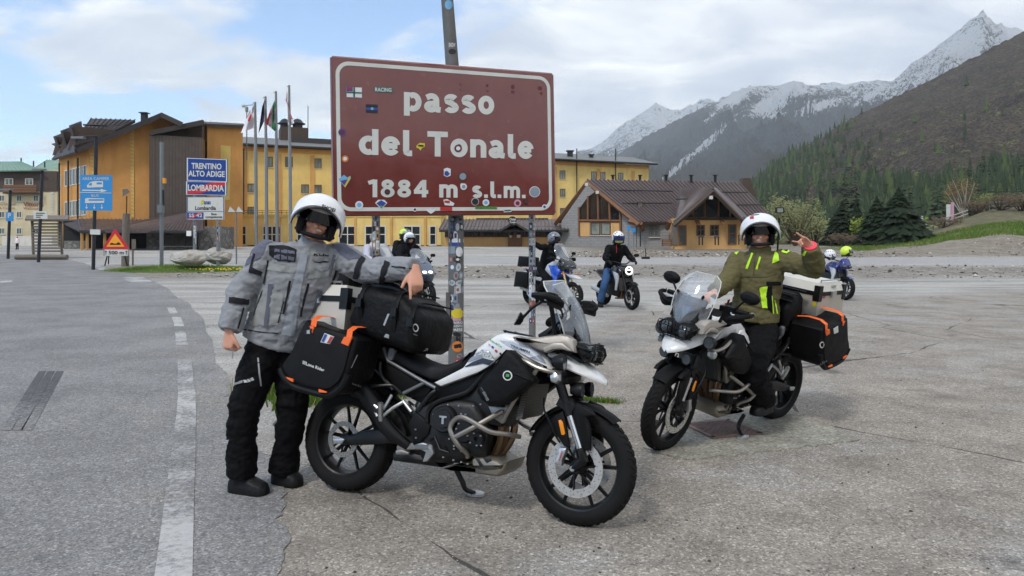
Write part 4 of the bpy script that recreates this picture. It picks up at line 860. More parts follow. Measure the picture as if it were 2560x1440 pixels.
cb_.mb(MB().prism(pp((1850, 488, 74), (1860, 445, 74), (1876, 445, 74), (1890, 492, 74)), (0, 1.5, 0)), 'timber_spire', 'dark_timber')
for px, py in ((1466, 461), (1493, 481), (1777, 494)): c = P(px, py, 68 if px < 1600 else 60.3); cb_.mb(MB().box(c, (0.28, 0.3, 0.28)), 'flood_light', 'white_plaster')
# crate and tools by the chalet wall
cr = empty('wooden_crate', P(1667, 614, 62.2), 0, 'small wooden crate standing against the grey chalet wall', 'crate')
for k in range(4): rel(MB().box(P(1667, 600+4.2*k, 62.1), (0.82, 0.5, 0.11)).build('plank', 'brown_timber', None, False), cr)
for sgn in (-1, 1): rel(MB().box(P(1667+sgn*11, 607, 61.85), (0.06, 0.06, 0.62)).build('batten', 'dark_timber', None, False), cr)

# --- orange hotel on the left
oh = empty('orange_hotel', P(330, 622, 66), 0, 'orange plastered hotel with dark stepped roofs and slatted stair tower at left', 'building'); ob_ = Bld(oh)
Yo = 66.0
fac = pp((221, 372, Yo), (404, 290, 67.4), (462, 318, 67.8), (462, 560, 67.8), (221, 560, Yo)); fac[3].z = 0.4; fac[4].z = 0.4
ob_.mb(MB().prism(fac, (0, 9, 0)), 'gable_wall', 'orange_plaster')
lw = pp((147, 392, 73.6), (221, 368, Yo), (221, 560, Yo), (147, 560, 73.6)); ob_.wall('side_wall', lw, 'orange_plaster', t=2, down=0.4)
def lwp(u, z): p = lw[0].lerp(lw[1], u); return Vector((p.x, p.y, z))
nL = nrm_of(lw)
for z0_, z1_ in ((7.1, 8.8), (4.0, 5.6), (1.6, 3.1)):
    for k in range(4): ob_.win([lwp(0.24+0.185*k, z1_), lwp(0.40+0.185*k, z1_), lwp(0.40+0.185*k, z0_), lwp(0.24+0.185*k, z0_)], fw=0.1, mull=1, pane='window_glass', proud=0.06, sill=False)
    ob_.win([lwp(0.03, z1_-0.3), lwp(0.09, z1_-0.3), lwp(0.09, z0_), lwp(0.03, z0_)], fw=0.06, mull=0, pane='dark_glass', sill=False)
for u in (0.14, 0.46, 0.78): a_ = lwp(u, 9.6); ob_.bar('downpipe', a_+nL*0.3, Vector((a_.x, a_.y, 0.8))+nL*0.3, 0.09, 'dark_metal')
for cx_, ytop, ybot in ((230, 365, 545), (330, 325, 545)):            # zigzag quoins
    Yq = Yo+(cx_-221)/241*1.8-0.03; n = int((ybot-ytop)/9); mb = MB(); W_ = 11 if cx_ > 300 else 9
    mb.hexa(Q(Yq, cx_-W_*0.45, ytop, cx_+W_*0.45, ybot), Q(Yq+0.05, cx_-W_*0.45, ytop, cx_+W_*0.45, ybot)); ob_.mb(mb, 'quoin_band', 'pale_yellow_paint')
    mb = MB()
    for k in range(n):
        y = ytop+(ybot-ytop)*k/n; mb.prism(pp((cx_-W_*0.45, y+8, Yq-0.03), (cx_+W_*0.45, y+8, Yq-0.03), (cx_-W_*0.3, y+1, Yq-0.03)), (0, 0.03, 0))
    ob_.mb(mb, 'zigzag_ornament', 'orange_trim', kind='stuff')
ob_.slab('gable_roof', pp((404, 281, 65.6), (404, 281, 77), (188, 371, 76), (188, 371, 64.4)), 'dark_roof', t=0.45); ob_.slab('gable_roof', pp((404, 281, 65.6), (404, 281, 77), (458, 306, 77), (458, 306, 66)), 'dark_roof', t=0.45)
ob_.slab('main_roof', pp((228, 296, 74.5), (338, 300, 76), (240, 352, 66.5), (186, 366, 65.6)), 'dark_roof', t=0.3, ribs=9); ob_.slab('main_roof', pp((228, 296, 74.5), (190, 340, 75), (128, 360, 76), (186, 372, 66)), 'dark_roof', t=0.3)
ob_.slab('side_eave', pp((186, 330, 70), (186, 366, 65.6), (186, 380, 65.2), (128, 398, 74)), 'dark_roof', t=0.3)
for i, (bx, by, ax, ay, Yd) in enumerate(((140, 388, 142, 342, 74.5), (157, 382, 160, 328, 71.6), (178, 376, 182, 315, 68.4))):    # pointed dormers
    ob_.mb(MB().prism(pp((bx-9, by, Yd-1.4), (bx+11, by-3, Yd-1.4), (ax+2, ay, Yd-1.4)), (2.5, 2.5, 0)), 'dormer', 'dark_timber'); ob_.slab('dormer_roof', pp((ax-4, ay-2, Yd-2), (ax+22, ay-12, Yd+3), (bx+30, by-30, Yd+2), (bx+13, by-6, Yd-2)), 'dark_roof', t=0.2)
for a_, b_ in (((208, 312), (268, 314)), ((188, 337), (218, 338))): ob_.bar('snow_guard', P(*a_, 70.5), P(*b_, 71), 0.09, 'dark_metal', 4)
c = P(361, 296, 72); ob_.mb(MB().box((c.x, c.y, c.z), (0.5, 0.5, 0.9)).box((c.x, c.y, c.z+0.55), (0.8, 0.8, 0.08)), 'chimney', 'dark_metal')
# slatted stair tower
ob_.wall('stair_tower', pp((374, 338, 66.4), (505, 345, 67.6), (505, 560, 67.6), (374, 560, 66.4)), 'dark_glass', t=3, down=0.5)
mb = MB(); ns = 44
for k in range(ns+1):
    u = k/ns; p = P(386, 337, 65.9).lerp(P(505, 344, 67.1), u); mb.tube([p, Vector((p.x, p.y, 3.6+0.9*u))], 0.045 if k % 3 else 0.06, 4)
ob_.mb(mb, 'vertical_slats', 'slat_grey', kind='stuff')
for y0, y1 in ((337, 344), (362, 368), (412, 415), (457, 458), (503, 501)): ob_.bar('rail', P(386, y0, 65.95), P(505, y1, 67.15), 0.06, 'dark_metal', 4)
ob_.wall('tower_side', pp((373, 336, 66.1), (387, 337, 65.85), (387, 550, 65.85), (373, 550, 66.1)), 'dark_timber', t=0.3)
ob_.slab('tower_roof', pp((374, 326, 65.5), (508, 299, 66.5), (512, 305, 71), (380, 332, 71)), 'dark_roof', t=0.45); ob_.wall('tower_top', pp((395, 325, 67.2), (505, 306, 68), (505, 350, 68), (395, 345, 67.2)), 'dark_timber', t=1)
# right-hand block with the painted panel
ob_.wall('corner_block', pp((518, 312, 70.0), (607, 314, 72.0), (607, 560, 72.0), (518, 560, 70.0)), 'orange_plaster', t=8, down=0.4); ob_.wall('block_side', pp((503, 308, 73), (518, 312, 69.98), (518, 560, 69.98), (503, 560, 73)), 'orange_plaster', t=0.6, down=0.4)
ob_.slab('block_roof', pp((500, 303, 74), (610, 309, 76), (611, 313, 71.4), (514, 309, 69.4)), 'dark_roof', t=0.25)
pn = [P(x, y, 70+(x-518)/89*2-0.05) for x, y in ((551, 363), (577, 365), (574, 500), (553, 500))]; ob_.wall('painted_sundial_panel', pn, 'pale_yellow_paint', t=0.03)
# porch roofs and ground floor
ob_.slab('porch_roof', pp((196, 547, 66), (362, 549, 66), (385, 577, 59.5), (203, 577, 60.2)), 'brown_metal_roof', ribs=16); ob_.slab('porch_roof', pp((378, 548, 65), (506, 524, 66.5), (506, 577, 59), (262, 577, 59)), 'brown_metal_roof', ribs=26)
ob_.slab('porch_roof', pp((150, 550, 72), (200, 548, 66), (203, 578, 60), (157, 556, 66)), 'dark_roof')
ob_.mb(MB().tube(pp((200, 579, 59.6), (506, 580, 58.8)), 0.14, 6), 'gutter', 'dark_metal')
ob_.wall('porch_shade_panel', Q(65.5, 158, 552, 506, 625), 'black_recess', t=0.3, down=0.3)  # near-black sheet: the shade under the porch is put into its colour
ob_.wall('stone_wall', Q(62, 366, 582, 492, 630), 'rubble_stone', t=0.5, down=0.3); ob_.win(Q(61.9, 408, 586, 492, 615), frame='dark_timber', pane='dark_glass', fw=0.1, mull=2, sill=True)
ob_.wall('stone_pier', Q(61, 498, 566, 551, 628), 'rubble_stone', t=3, down=0.3); ob_.wall('stone_wall', Q(63, 160, 602, 215, 628), 'rubble_stone', t=0.4, down=0.3)
for px in (205, 218, 232, 262): ob_.bar('porch_post', P(px, 575, 60.5), P(px, 625, 60.5), 0.13, 'orange_trim', 4)
ob_.wall('dog_sign', Q(58.7, 466, 577, 478, 590), 'white_paint', t=0.03)
ob_.bar('downpipe', P(500, 580, 58.9), P(497, 620, 58.9), 0.07, 'dark_metal')

# --- cream hotel far left
Yv = 118.0; vh = empty('cream_hotel', P(60, 612, Yv), 0, 'cream hotel with green copper roof and red lettering at the left edge', 'building'); vb = Bld(vh)
vb.wall('wall', Q(Yv, -120, 478, 143, 612), 'cream_plaster', t=10, down=0.3); vb.wall('timber_storey', Q(Yv, -120, 428, 143, 479), 'dark_timber', t=9.8, front=0.1)
vb.slab('roof', pp((-60, 404, Yv+8), (50, 404, Yv+7), (100, 425, Yv-1.2), (-130, 428, Yv-1.2)), 'green_copper', ribs=20); vb.slab('roof', pp((50, 404, Yv+7), (52, 404, Yv+8), (150, 460, Yv+6), (100, 425, Yv-1.2)), 'green_copper', ribs=8)
vb.slab('rear_roof', pp((118, 400, Yv+16), (170, 400, Yv+16), (170, 440, Yv+9), (84, 422, Yv+9)), 'green_copper', ribs=8)
vb.wall('rear_wall', Q(Yv+10, 88, 424, 150, 600), 'cream_plaster', t=6)
for k in range(3): vb.wall('balcony_rail', Q(Yv-1.3, 8, 462+7*k, 90, 467+7*k), 'brown_timber', t=0.06)
vb.wall('balcony_floor', Q(Yv-1.2, 6, 481, 92, 484), 'dark_timber', t=1.2)
for x0, x1 in ((12, 33), (63, 83)): vb.win(Q(Yv-0.2, x0, 446, x1, 463), pane='curtained_glass', fw=0.12, mull=1, sill=False)
for y0 in (487, 528, 569):
    for x0 in (-2, 41, 83): vb.win(Q(Yv-0.02, x0, y0, x0+14, y0+17), pane='window_glass', fw=0.14, mull=1)
for k in range(7): vb.wall('quoin', Q(Yv-0.02, 127, 480+8*k, 135, 486+8*k), 'white_plaster', t=0.02, front=0.05)
mat('red_brown_paint', (150, 92, 66), 0.7); 
rel(flat_text('lettering', 'Vittoria', 'red_brown_paint', Q(Yv-0.1, 58, 505, 108, 516), bold=0.03), vh); rel(flat_text('lettering', 'Sporthotel', 'red_brown_paint', Q(Yv-0.1, -12, 507, 38, 515), bold=0.0), vh)
rel(flat_text('lettering', '& Centro', 'red_brown_paint', Q(Yv-0.1, -2, 517, 37, 523), bold=0.0), vh); rel(flat_text('lettering', 'Wellness', 'red_brown_paint', Q(Yv-0.1, 58, 517, 96, 524), bold=0.0), vh)
vb.wall('kiosk_base', Q(Yv-30, 5, 590, 130, 620), 'white_plaster', t=1)
for px, y0 in ((53, 395), (84, 402), (112, 404)): vb.bar('roof_antenna', P(px, y0, Yv+8), P(px, y0+15, Yv+8), 0.12, 'dark_metal', 5)
# ---------------------------------------------------------------- hill behind the camera (it shows in the glossy sign)
n = 90; px_ = np.linspace(-900, 900, n); hh = 118+22*fbm3(np.stack([px_*0.006, px_*0, px_*0], 1), 5)+px_*(-0.03); vs_ = []
for t in np.linspace(0, 1, 14):
    nz = fbm3(np.stack([px_*0.02, px_*0+t*6, px_*0], 1), 4)*12
    vs_ += [(x, -250-400*t, max(-2, h*t**0.9+q*t)) for x, h, q in zip(px_, hh, nz)]
mb = MB(); mb.add(vs_, [(j*n+i, j*n+i+1, (j+1)*n+i+1, (j+1)*n+i) for j in range(13) for i in range(n-1)]); tag(mb.build('opposite_hillside', 'scrub_hillside'), 'scrub hillside on the other side of the road', kind='structure')
# ---------------------------------------------------------------- the brown place sign
m = N('brown_sign_face'); c = m.mix(m.ramp(m.noise(2.2, 6, 0.7, m.obj), [(0.35, 0.0), (0.65, 1.0)]), lin((104, 42, 36)), lin((114, 50, 42)))
c = m.mix(m.ramp(m.noise(9, 6, 0.75, m.obj), [(0.62, 0.0), (0.75, 0.35)]), c, lin((140, 92, 84))); m.set(Base_Color=c, Roughness=m.ramp(m.noise(5, 4, 0.6, m.obj), [(0.3, 0.10), (0.7, 0.2)]), Specular_IOR_Level=0.75, Coat_Weight=0.4, Coat_Roughness=0.08); m.bump(m.noise(3, 3, 0.5, m.obj), 0.12, 0.02)
mat('sign_white', (206, 208, 202), 0.35, 0, 0.05, 4, dirt=((170, 168, 158), 0.3)); mat('brushed_aluminium', (168, 170, 170), 0.4, 0.8, 0.1, 5); mat('galvanised', (128, 132, 134), 0.5, 0.5, 0.12, 5); mat('grey_post', (112, 112, 110), 0.6, 0.2, 0.15, 6)
SQ = [P(830, 143, 7.80), P(1381, 186, 8.81), P(1387, 533, 8.81), P(836, 536, 7.80)]
sc_ = (SQ[2]+SQ[3])/2; sign = empty('place_sign', (sc_.x, sc_.y+0.12, 0), 0, 'large brown sign reading passo del Tonale 1884 m s.l.m. covered with stickers', 'sign')
SN = nrm_of(SQ); SI = wmat(sign).inverted()
def sg(px, py):
    d = P(px, py, 1)-CAM; return CAM+d*((SQ[0]-CAM).dot(SN)/d.dot(SN))
Z3 = lambda x, y: (800+x/3.2733, 120+y/3.2733)           # photo detail coordinates of the sign
SG = lambda x, y: sg(*Z3(x, y))
rel(MB().hexa([v for v in SQ], [v-SN*0.03 for v in SQ]).build('panel', 'brown_sign_face', None, False), sign)
fr = MB()
for i in range(4):
    a_, b_ = SQ[i]-SN*0.02, SQ[(i+1) % 4]-SN*0.02; fr.tube([a_, b_], 0.022, 4)
rel(fr.build('edge_profile', 'brown_sign_face', None, False), sign)
for f in (0.25, 0.72): a_, b_ = SQ[0].lerp(SQ[3], f)-SN*0.07, SQ[1].lerp(SQ[2], f)-SN*0.07; rel(MB().tube([a_, b_], 0.035, 4).build('back_rail', 'galvanised', None, False), sign)
Wm, Hm = (SQ[1]-SQ[0]).length, (SQ[0]-SQ[3]).length
def suv(u, v): return bil(SQ, u/Wm, v/Hm)
def rr(ins, rad, k=8):
    pts = []
    for cx_, cy_, a0 in ((Wm-ins-rad, Hm-ins-rad, 0), (ins+rad, Hm-ins-rad, 90), (ins+rad, ins+rad, 180), (Wm-ins-rad, ins+rad, 270)):
        pts += [(cx_+rad*math.cos(math.radians(a0+90*i/k)), cy_+rad*math.sin(math.radians(a0+90*i/k))) for i in range(k+1)]
    return pts
o_, i_ = rr(0.035, 0.15), rr(0.078, 0.11); n = len(o_); mb = MB(); mb.add([suv(*q)+SN*0.003 for q in o_]+[suv(*q)+SN*0.003 for q in i_], [(k, (k+1) % n, n+(k+1) % n, n+k) for k in range(n)]); rel(mb.build('white_border', 'sign_white', None, False), sign)
# road lettering drawn as thick strokes (x-height = 1)
def arc_(cx_, cy_, rx, ry, a0, a1, k=14): return [(cx_+rx*math.cos(math.radians(a0+(a1-a0)*i/k)), cy_+ry*math.sin(math.radians(a0+(a1-a0)*i/k))) for i in range(k+1)]
SW = 0.30; h_ = SW/2
GL = {'o': (0.90, [arc_(0.45, 0.5, 0.30, 0.36, 0, 360, 28)]), 'p': (0.92, [[(h_, -0.24), (h_, 1.0)], arc_(0.47, 0.5, 0.29, 0.36, -125, 125, 18)]), 'd': (0.92, [[(0.92-h_, 0.0), (0.92-h_, 1.36)], arc_(0.45, 0.5, 0.29, 0.36, 55, 305, 18)]),
 'a': (0.90, [arc_(0.36, 0.29, 0.22, 0.16, 80, 300, 12), [(0.39, 0.445), (0.64, 0.50)], [(0.35, 0.13), (0.5, 0.16), (0.64, 0.28)], [(0.12, 0.76)]+arc_(0.38, 0.62, 0.26, 0.235, 110, 0, 10)+[(0.64, 0.24), (0.70, 0.15), (0.86, 0.13)]]),
 's': (0.80, [arc_(0.40, 0.70, 0.23, 0.165, 25, 205, 10)+[(0.40, 0.52)]+arc_(0.40, 0.30, 0.25, 0.165, 30, -160, 12)]), 'e': (0.90, [arc_(0.45, 0.5, 0.30, 0.36, 8, 325, 22), [(0.18, 0.50), (0.76, 0.50)]]), 'l': (0.42, [[(h_, 1.36), (h_, 0.3), (h_+0.03, 0.17), (h_+0.1, 0.14), (0.44, 0.14)]]),
 'T': (1.04, [[(0.0, 1.36-h_), (1.04, 1.36-h_)], [(0.52, 0.0), (0.52, 1.30)]]), 'n': (0.86, [[(h_, 0.0), (h_, 1.0)], [(h_, 0.6)]+arc_(0.44, 0.60, 0.27, 0.26, 150, 0, 12)+[(0.71, 0.0)]]), 'm': (1.34, [[(h_, 0.0), (h_, 1.0)], [(h_, 0.62)]+arc_(0.41, 0.62, 0.26, 0.24, 150, 0, 10)+[(0.67, 0.0)], [(0.67, 0.62)]+arc_(0.93, 0.62, 0.26, 0.24, 150, 0, 10)+[(1.19, 0.0)]]),
 '.': (0.34, [[(h_, 0.0), (h_, 0.28)]]), '1': (0.62, [[(0.42, 0.0), (0.42, 1.36)], [(0.0, 1.10), (0.20, 1.16), (0.40, 1.26)]]), '8': (0.92, [arc_(0.46, 1.01, 0.25, 0.21, 0, 360, 22), arc_(0.46, 0.385, 0.30, 0.25, 0, 360, 24)]), '4': (0.98, [[(0.70, 0.0), (0.70, 1.36)], [(0.62, 1.22), (0.12, 0.44)], [(0.02, 0.42), (0.98, 0.42)]]), ' ': (0.42, [])}
def strokes(txt, gap=0.13):
    x = 0.0; out = []
    for ch_ in txt:
        w, st = GL[ch_]; out += [[(a+x, b) for a, b in s_] for s_ in st]; x += w+gap
    return out, x-gap
def road_text(txt, q, lo, hi, gap=0.13):                 # q: TL TR BR BL in sign detail px; lo..hi: the glyph heights that span it
    st, W_ = strokes(txt, gap); mb = MB(); qq = [SG(*v) for v in q]; k = 0
    for s_ in st:
        p = [Vector((a, b, 0)) for a, b in s_]; closed = (p[0]-p[-1]).length < 1e-3; n = len(p); L_, R_ = [], []; k += 1
        for i in range(n):
            a, b = (p[i-1] if i else (p[-2] if closed else p[0])), (p[i+1] if i < n-1 else (p[1] if closed else p[-1])); t = (b-a).normalized(); nn_ = Vector((-t.y, t.x, 0))
            d1 = (p[i]-a).normalized() if i else None
            m_ = 1.0
            if d1 is not None and i < n-1: m_ = 1/max(0.75, abs(t.dot(d1)))
            L_.append(p[i]+nn_*h_*m_); R_.append(p[i]-nn_*h_*m_)
        f = lambda v: bil(qq, v.x/W_, (v.y-lo)/(hi-lo))+SN*(0.0030+0.00025*(k % 5))
        mb.add([f(v) for v in L_]+[f(v) for v in R_], [(i, i+1, n+i+1, n+i) for i in range(n-1)])
    return rel(mb.build('lettering', 'sign_white', None, False), sign)
road_text('passo', ((686, 360), (1425, 396), (1425, 582), (686, 553)), -0.24, 1.0); road_text('del', ((315, 660), (750, 674), (750, 884), (315, 872)), 0, 1.36); road_text('Tonale', ((878, 680), (1748, 712), (1748, 908), (878, 886)), 0, 1.36)
road_text('1884', ((395, 1076), (885, 1080), (885, 1222), (395, 1221)), 0, 1.36, 0.16); road_text('m', ((975, 1116), (1125, 1118), (1125, 1225), (975, 1223)), 0, 1.0); road_text('s.l.m.', ((1243, 1090), (1685, 1096), (1685, 1229), (1243, 1226)), 0, 1.36, 0.16)
rel(flat_text('lettering', 'o', 'sign_white', [SG(*v) for v in ((1147, 1106), (1176, 1106), (1176, 1142), (1147, 1142))], bold=0.02, thick=0.003, nrm=SN), sign)
for nme, rgb in (('sticker_white', (216, 218, 220)), ('sticker_black', (28, 28, 32)), ('sticker_blue', (44, 70, 150)), ('sticker_sky', (110, 170, 210)), ('sticker_green', (34, 96, 72)), ('sticker_red', (176, 44, 46)), ('sticker_yellow', (206, 190, 50)), ('sticker_orange', (208, 122, 50)), ('sticker_purple', (84, 58, 120)), ('sticker_pink', (200, 150, 170)), ('sticker_lime', (90, 150, 50)), ('sticker_grey', (132, 146, 156)), ('sticker_maroon', (96, 36, 40))): mat(nme, rgb, 0.4, 0, 0.12, 20)
def disc(name, cx_, cy_, r, mat_, off, f=SG, ry=None, k=20): 
    mb = MB(); c = f(cx_, cy_)+SN*off; mb.add([c]+[f(cx_+r*math.cos(6.2832*i/k), cy_+(ry or r)*math.sin(6.2832*i/k))+SN*off for i in range(k)], [(0, 1+i, 1+(i+1) % k) for i in range(k)]); return rel(mb.build(name, mat_, None, False), sign)
def poly(name, pts, mat_, off, f=SG): return rel((lambda b: b.add([f(*q)+SN*off for q in pts], [tuple(range(len(pts)))]))(MB()).build(name, mat_, None, False), sign)
def rect(name, x0, y0, x1, y1, mat_, off, sk=0): return poly(name, [(x0, y0), (x1, y0+sk), (x1, y1+sk), (x0, y1)], mat_, off)
s0, s1, s2, s3 = 0.005, 0.007, 0.009, 0.011
rect('sticker', 217, 320, 342, 402, 'sticker_white', s0, 5); rect('sticker_print', 218, 320, 268, 355, 'sticker_blue', s1, 2); rect('sticker_print', 238, 321, 248, 355, 'sticker_red', s2); rect('sticker_print', 218, 334, 268, 342, 'sticker_red', s2, 2); rect('sticker_print', 272, 322, 286, 402, 'sticker_green', s1); rect('sticker_print', 217, 358, 342, 370, 'sticker_green', s1, 5)
rect('sticker', 443, 317, 592, 360, 'sticker_green', s0, 6); rel(flat_text('sticker_lettering', 'RACING', 'sticker_white', [SG(*q) for q in ((450, 324), (584, 329), (584, 360), (450, 356))], thick=s1, nrm=SN, bold=0.02), sign)
rect('sticker', 376, 460, 472, 529, 'sticker_black', s0, 4); rect('sticker_print', 377, 487, 471, 507, 'sticker_blue', s1, 4); disc('sticker_print', 425, 498, 12, 'sticker_sky', s2)
for cx_, cy_, r, c1, c2 in ((180, 690, 31, 'sticker_purple', 'sticker_maroon'), (205, 907, 28, 'sticker_orange', 'sticker_white'), (320, 1285, 33, 'sticker_white', 'sticker_sky'), (1167, 1052, 32, 'sticker_black', 'sticker_grey'), (1174, 1135, 27, 'sticker_white', 'sticker_grey'), (550, 1178, 23, 'sticker_black', 'sticker_maroon'), (1129, 822, 31, 'sticker_maroon', 'sticker_white'), (1755, 1177, 45, 'sticker_white', 'sticker_grey'), (1268, 1258, 31, 'sticker_white', 'sticker_black'), (1356, 1265, 28, 'sticker_white', 'sticker_sky'), (1615, 1270, 30, 'sticker_pink', 'sticker_maroon'), (1685, 1258, 20, 'sticker_black', 'sticker_maroon'), (1835, 1300, 20, 'sticker_white', 'sticker_blue'), (775, 1322, 18, 'sticker_white', 'sticker_black')):
    disc('sticker', cx_, cy_, r, c1, s1); disc('sticker_print', cx_, cy_, r*(0.88 if c2 in ('sticker_black', 'sticker_grey') and r > 29 else 0.55), c2, s2)
poly('sticker', [(150, 1075), (195, 1038), (222, 1060), (250, 1045), (252, 1070), (205, 1142)], 'sticker_sky', s0); poly('sticker_print', [(165, 1088), (225, 1075), (203, 1128)], 'sticker_purple', s1); poly('sticker_print', [(240, 1052), (252, 1060), (205, 1142), (197, 1130)], 'sticker_yellow', s2)
poly('sticker', [(450, 1268), (475, 1242), (525, 1242), (550, 1268), (502, 1322)], 'sticker_white', s0); poly('sticker_print', [(460, 1270), (500, 1245), (541, 1270), (520, 1292), (482, 1292)], 'sticker_blue', s1); poly('sticker_print', [(484, 1294), (520, 1294), (502, 1315)], 'sticker_lime', s1)
poly('sticker', [(1012, 990), (1040, 980), (1070, 990), (1068, 1045), (1040, 1056), (1012, 1045)], 'sticker_white', s0); poly('sticker_print', [(1018, 1012), (1040, 1005), (1062, 1030), (1040, 1050), (1018, 1040)], 'sticker_blue', s1)
poly('sticker', [(787, 800), (815, 777), (858, 780), (856, 812), (835, 818), (820, 841), (808, 822), (790, 818)], 'sticker_yellow', s0); rect('sticker_print', 803, 792, 846, 806, 'sticker_black', s1, 3)
poly('sticker', [(1008, 1242), (1040, 1236), (1100, 1272), (1090, 1292), (1020, 1286)], 'sticker_white', s0); poly('sticker_print', [(1016, 1248), (1062, 1250), (1060, 1270), (1018, 1266)], 'sticker_red', s1)
rect('sticker', 982, 1300, 1080, 1330, 'sticker_red', s1, 2); rect('sticker', 1268, 1297, 1448, 1318, 'sticker_lime', s1, 2); rel(flat_text('sticker_lettering', 'BIKER & MOTARD', 'sticker_green', [SG(*q) for q in ((1275, 1300), (1440, 1302), (1440, 1316), (1275, 1314))], thick=s2, nrm=SN), sign)
poly('sticker', [(863, 1316), (890, 1322), (905, 1312), (922, 1322), (950, 1314), (938, 1336), (906, 1358), (876, 1336)], 'sticker_white', s1); rect('sticker', 1502, 1320, 1565, 1345, 'sticker_white', s1, -4); rect('sticker_print', 1506, 1326, 1560, 1338, 'sticker_green', s2, -4)
for cx_, cy_, r in ((1150, 298, 8), (1150, 342, 6), (1368, 308, 11), (1370, 352, 8), (1578, 318, 17), (1578, 360, 13), (1800, 330, 18), (1810, 372, 12)): disc('dent_mark', cx_, cy_, r, 'sticker_maroon', 0.002)
# posts
mat('lamp_post_grey', (104, 104, 102), 0.6, 0.25, 0.15, 5, dirt=((78, 76, 72), 0.5))
def pole(name, pts, r, m_, parent=None, n=16): return MB().tube(pts, r, n).build(name, m_, parent)
left_post = rel(pole('post', [Vector((P(940, 600, 8.1).x, 8.1, -0.1)), P(940, 200, 8.1)], 0.047, 'grey_post'), sign); right_post = rel(pole('post', [Vector((P(1331, 600, 8.95).x, 8.95, -0.1)), P(1329, 220, 8.95)], 0.043, 'grey_post'), sign)
lp = P(1140, 600, 8.55); lamp = empty('lamp_post', (lp.x, lp.y, 0), 0, 'thick grey lamp post plastered with stickers rising behind the brown sign', 'lamp post')
lpole = rel(pole('pole', [Vector((lp.x, lp.y, -0.1)), P(1140, 560, 8.55), P(1131, 170, 8.55), P(1118, 0, 8.55), P(1098, -330, 8.55), P(1075, -520, 8.4)], [0.096, 0.094, 0.082, 0.075, 0.07, 0.05], 'lamp_post_grey'), lamp)
c = P(1127, 855, 8.45); d_ = rel(MB().box((lp.x-0.09, lp.y-0.05, 0.62), (0.05, 0.10, 0.62)).build('cable_cover', 'lamp_post_grey', None, False), lamp)
a_, b_ = P(1098, -330, 8.55), P(1150, -560, 8.0); rel(MB().box(P(1065, -540, 8.2), (0.25, 0.9, 0.12)).build('lamp_head', 'galvanised', None, False), lamp)
tl = bvh([lpole]); R = random.Random(11); cols = ['sticker_white', 'sticker_black', 'sticker_slate', 'sticker_pale', 'sticker_brick', 'sticker_grey', 'sticker_white', 'sticker_pale', 'sticker_black', 'sticker_grey', 'sticker_navy_dull', 'sticker_tan', 'sticker_pale']; [mat(a, b, 0.5, 0, 0.25, 40) for a, b in (('sticker_slate', (92, 106, 124)), ('sticker_pale', (186, 190, 192)), ('sticker_brick', (150, 78, 70)), ('sticker_navy_dull', (56, 66, 100)), ('sticker_tan', (164, 138, 104)))]
def sticker_post(tree, parent, cx_, hw, y0, y1, step, fill=0.8):
    y = y0
    while y < y1:
        h = R.uniform(0.7, 1.5)*step; x = -hw
        while x < hw*0.7:
            w = R.uniform(0.5, 1.4)*hw
            if R.random() < fill:
                x1 = min(x+w, hw*0.97); a, b = cx_+x, cx_+x1; t = R.uniform(-2, 2); c1, c2 = R.choice(cols), R.choice(cols); rd = R.random() < 0.45
                if patch('sticker', tree, [(a, y+t), (b, y-t), (b, y+h-t), (a, y+h+t)], c1, parent, 0.002, 3, 3, round_=rd):
                    q = 0.22+0.1*R.random(); patch('sticker_print', tree, [(a+(b-a)*q, y+h*q), (b-(b-a)*q, y+h*q), (b-(b-a)*q, y+h*(1-q)), (a+(b-a)*q, y+h*(1-q))], c2, parent, 0.004, 3, 2, round_=R.random() < 0.5)
            x += w*1.02
        y += h*1.05
sticker_post(tl, lamp, 1141, 18.5, 540, 595, 16, 0.95); sticker_post(tl, lamp, 1141, 18.5, 640, 768, 17, 0.72); sticker_post(tl, lamp, 1140, 18.5, 830, 850, 12, 0.5); sticker_post(tl, lamp, 1139, 17, 884, 902, 14, 0.7)
patch('sticker', tl, [(1123, 597), (1158, 597), (1158, 606), (1123, 606)], 'sticker_white', lamp, 0.003, 4, 1); patch('sticker', tl, [(1123, 606), (1158, 606), (1158, 615), (1123, 615)], 'sticker_blue', lamp, 0.003, 4, 1); patch('sticker', tl, [(1122, 616), (1138, 616), (1138, 634), (1122, 634)], 'sticker_grey', lamp, 0.003, 3, 2); patch('sticker', tl, [(1139, 617), (1157, 617), (1157, 642), (1139, 642)], 'sticker_white', lamp, 0.003, 3, 2, round_=True)
patch('sticker', tl, [(1129, 770), (1159, 770), (1159, 802), (1129, 802)], 'sticker_pink', lamp, 0.003, 4, 4); patch('sticker_print', tl, [(1128, 772), (1159, 772), (1159, 796), (1128, 796)], 'sticker_yellow', lamp, 0.005, 5, 5, round_=True)
for k, t_ in enumerate(('HANNO', 'QUESTO', 'PAESE')): surf_text('sticker_lettering', tl, t_, [(1130, 803+9*k), (1156, 803+9*k), (1156, 810+9*k), (1130, 810+9*k)], 'sticker_white', lamp, 0.003, 0.02)
patch('sticker', tl, [(1130, 853), (1157, 853), (1157, 880), (1130, 880)], 'sticker_orange', lamp, 0.003, 5, 5, round_=True); patch('sticker_print', tl, [(1135, 862), (1152, 859), (1154, 869), (1136, 871)], 'sticker_black', lamp, 0.005, 3, 3)
for q in ((1112, 0, 1131, 24, 'sticker_sky'), (1121, 122, 1140, 136, 'sticker_black')): patch('sticker', tl, [(q[0], q[1]), (q[2], q[1]), (q[2], q[3]), (q[0], q[3])], q[4], lamp, 0.003, 3, 3, round_=True)
surf_text('sticker_lettering', tl, 'SNOW', [(1122, 107), (1138, 107), (1138, 118), (1122, 118)], 'sticker_white', lamp, 0.003, 0.02)
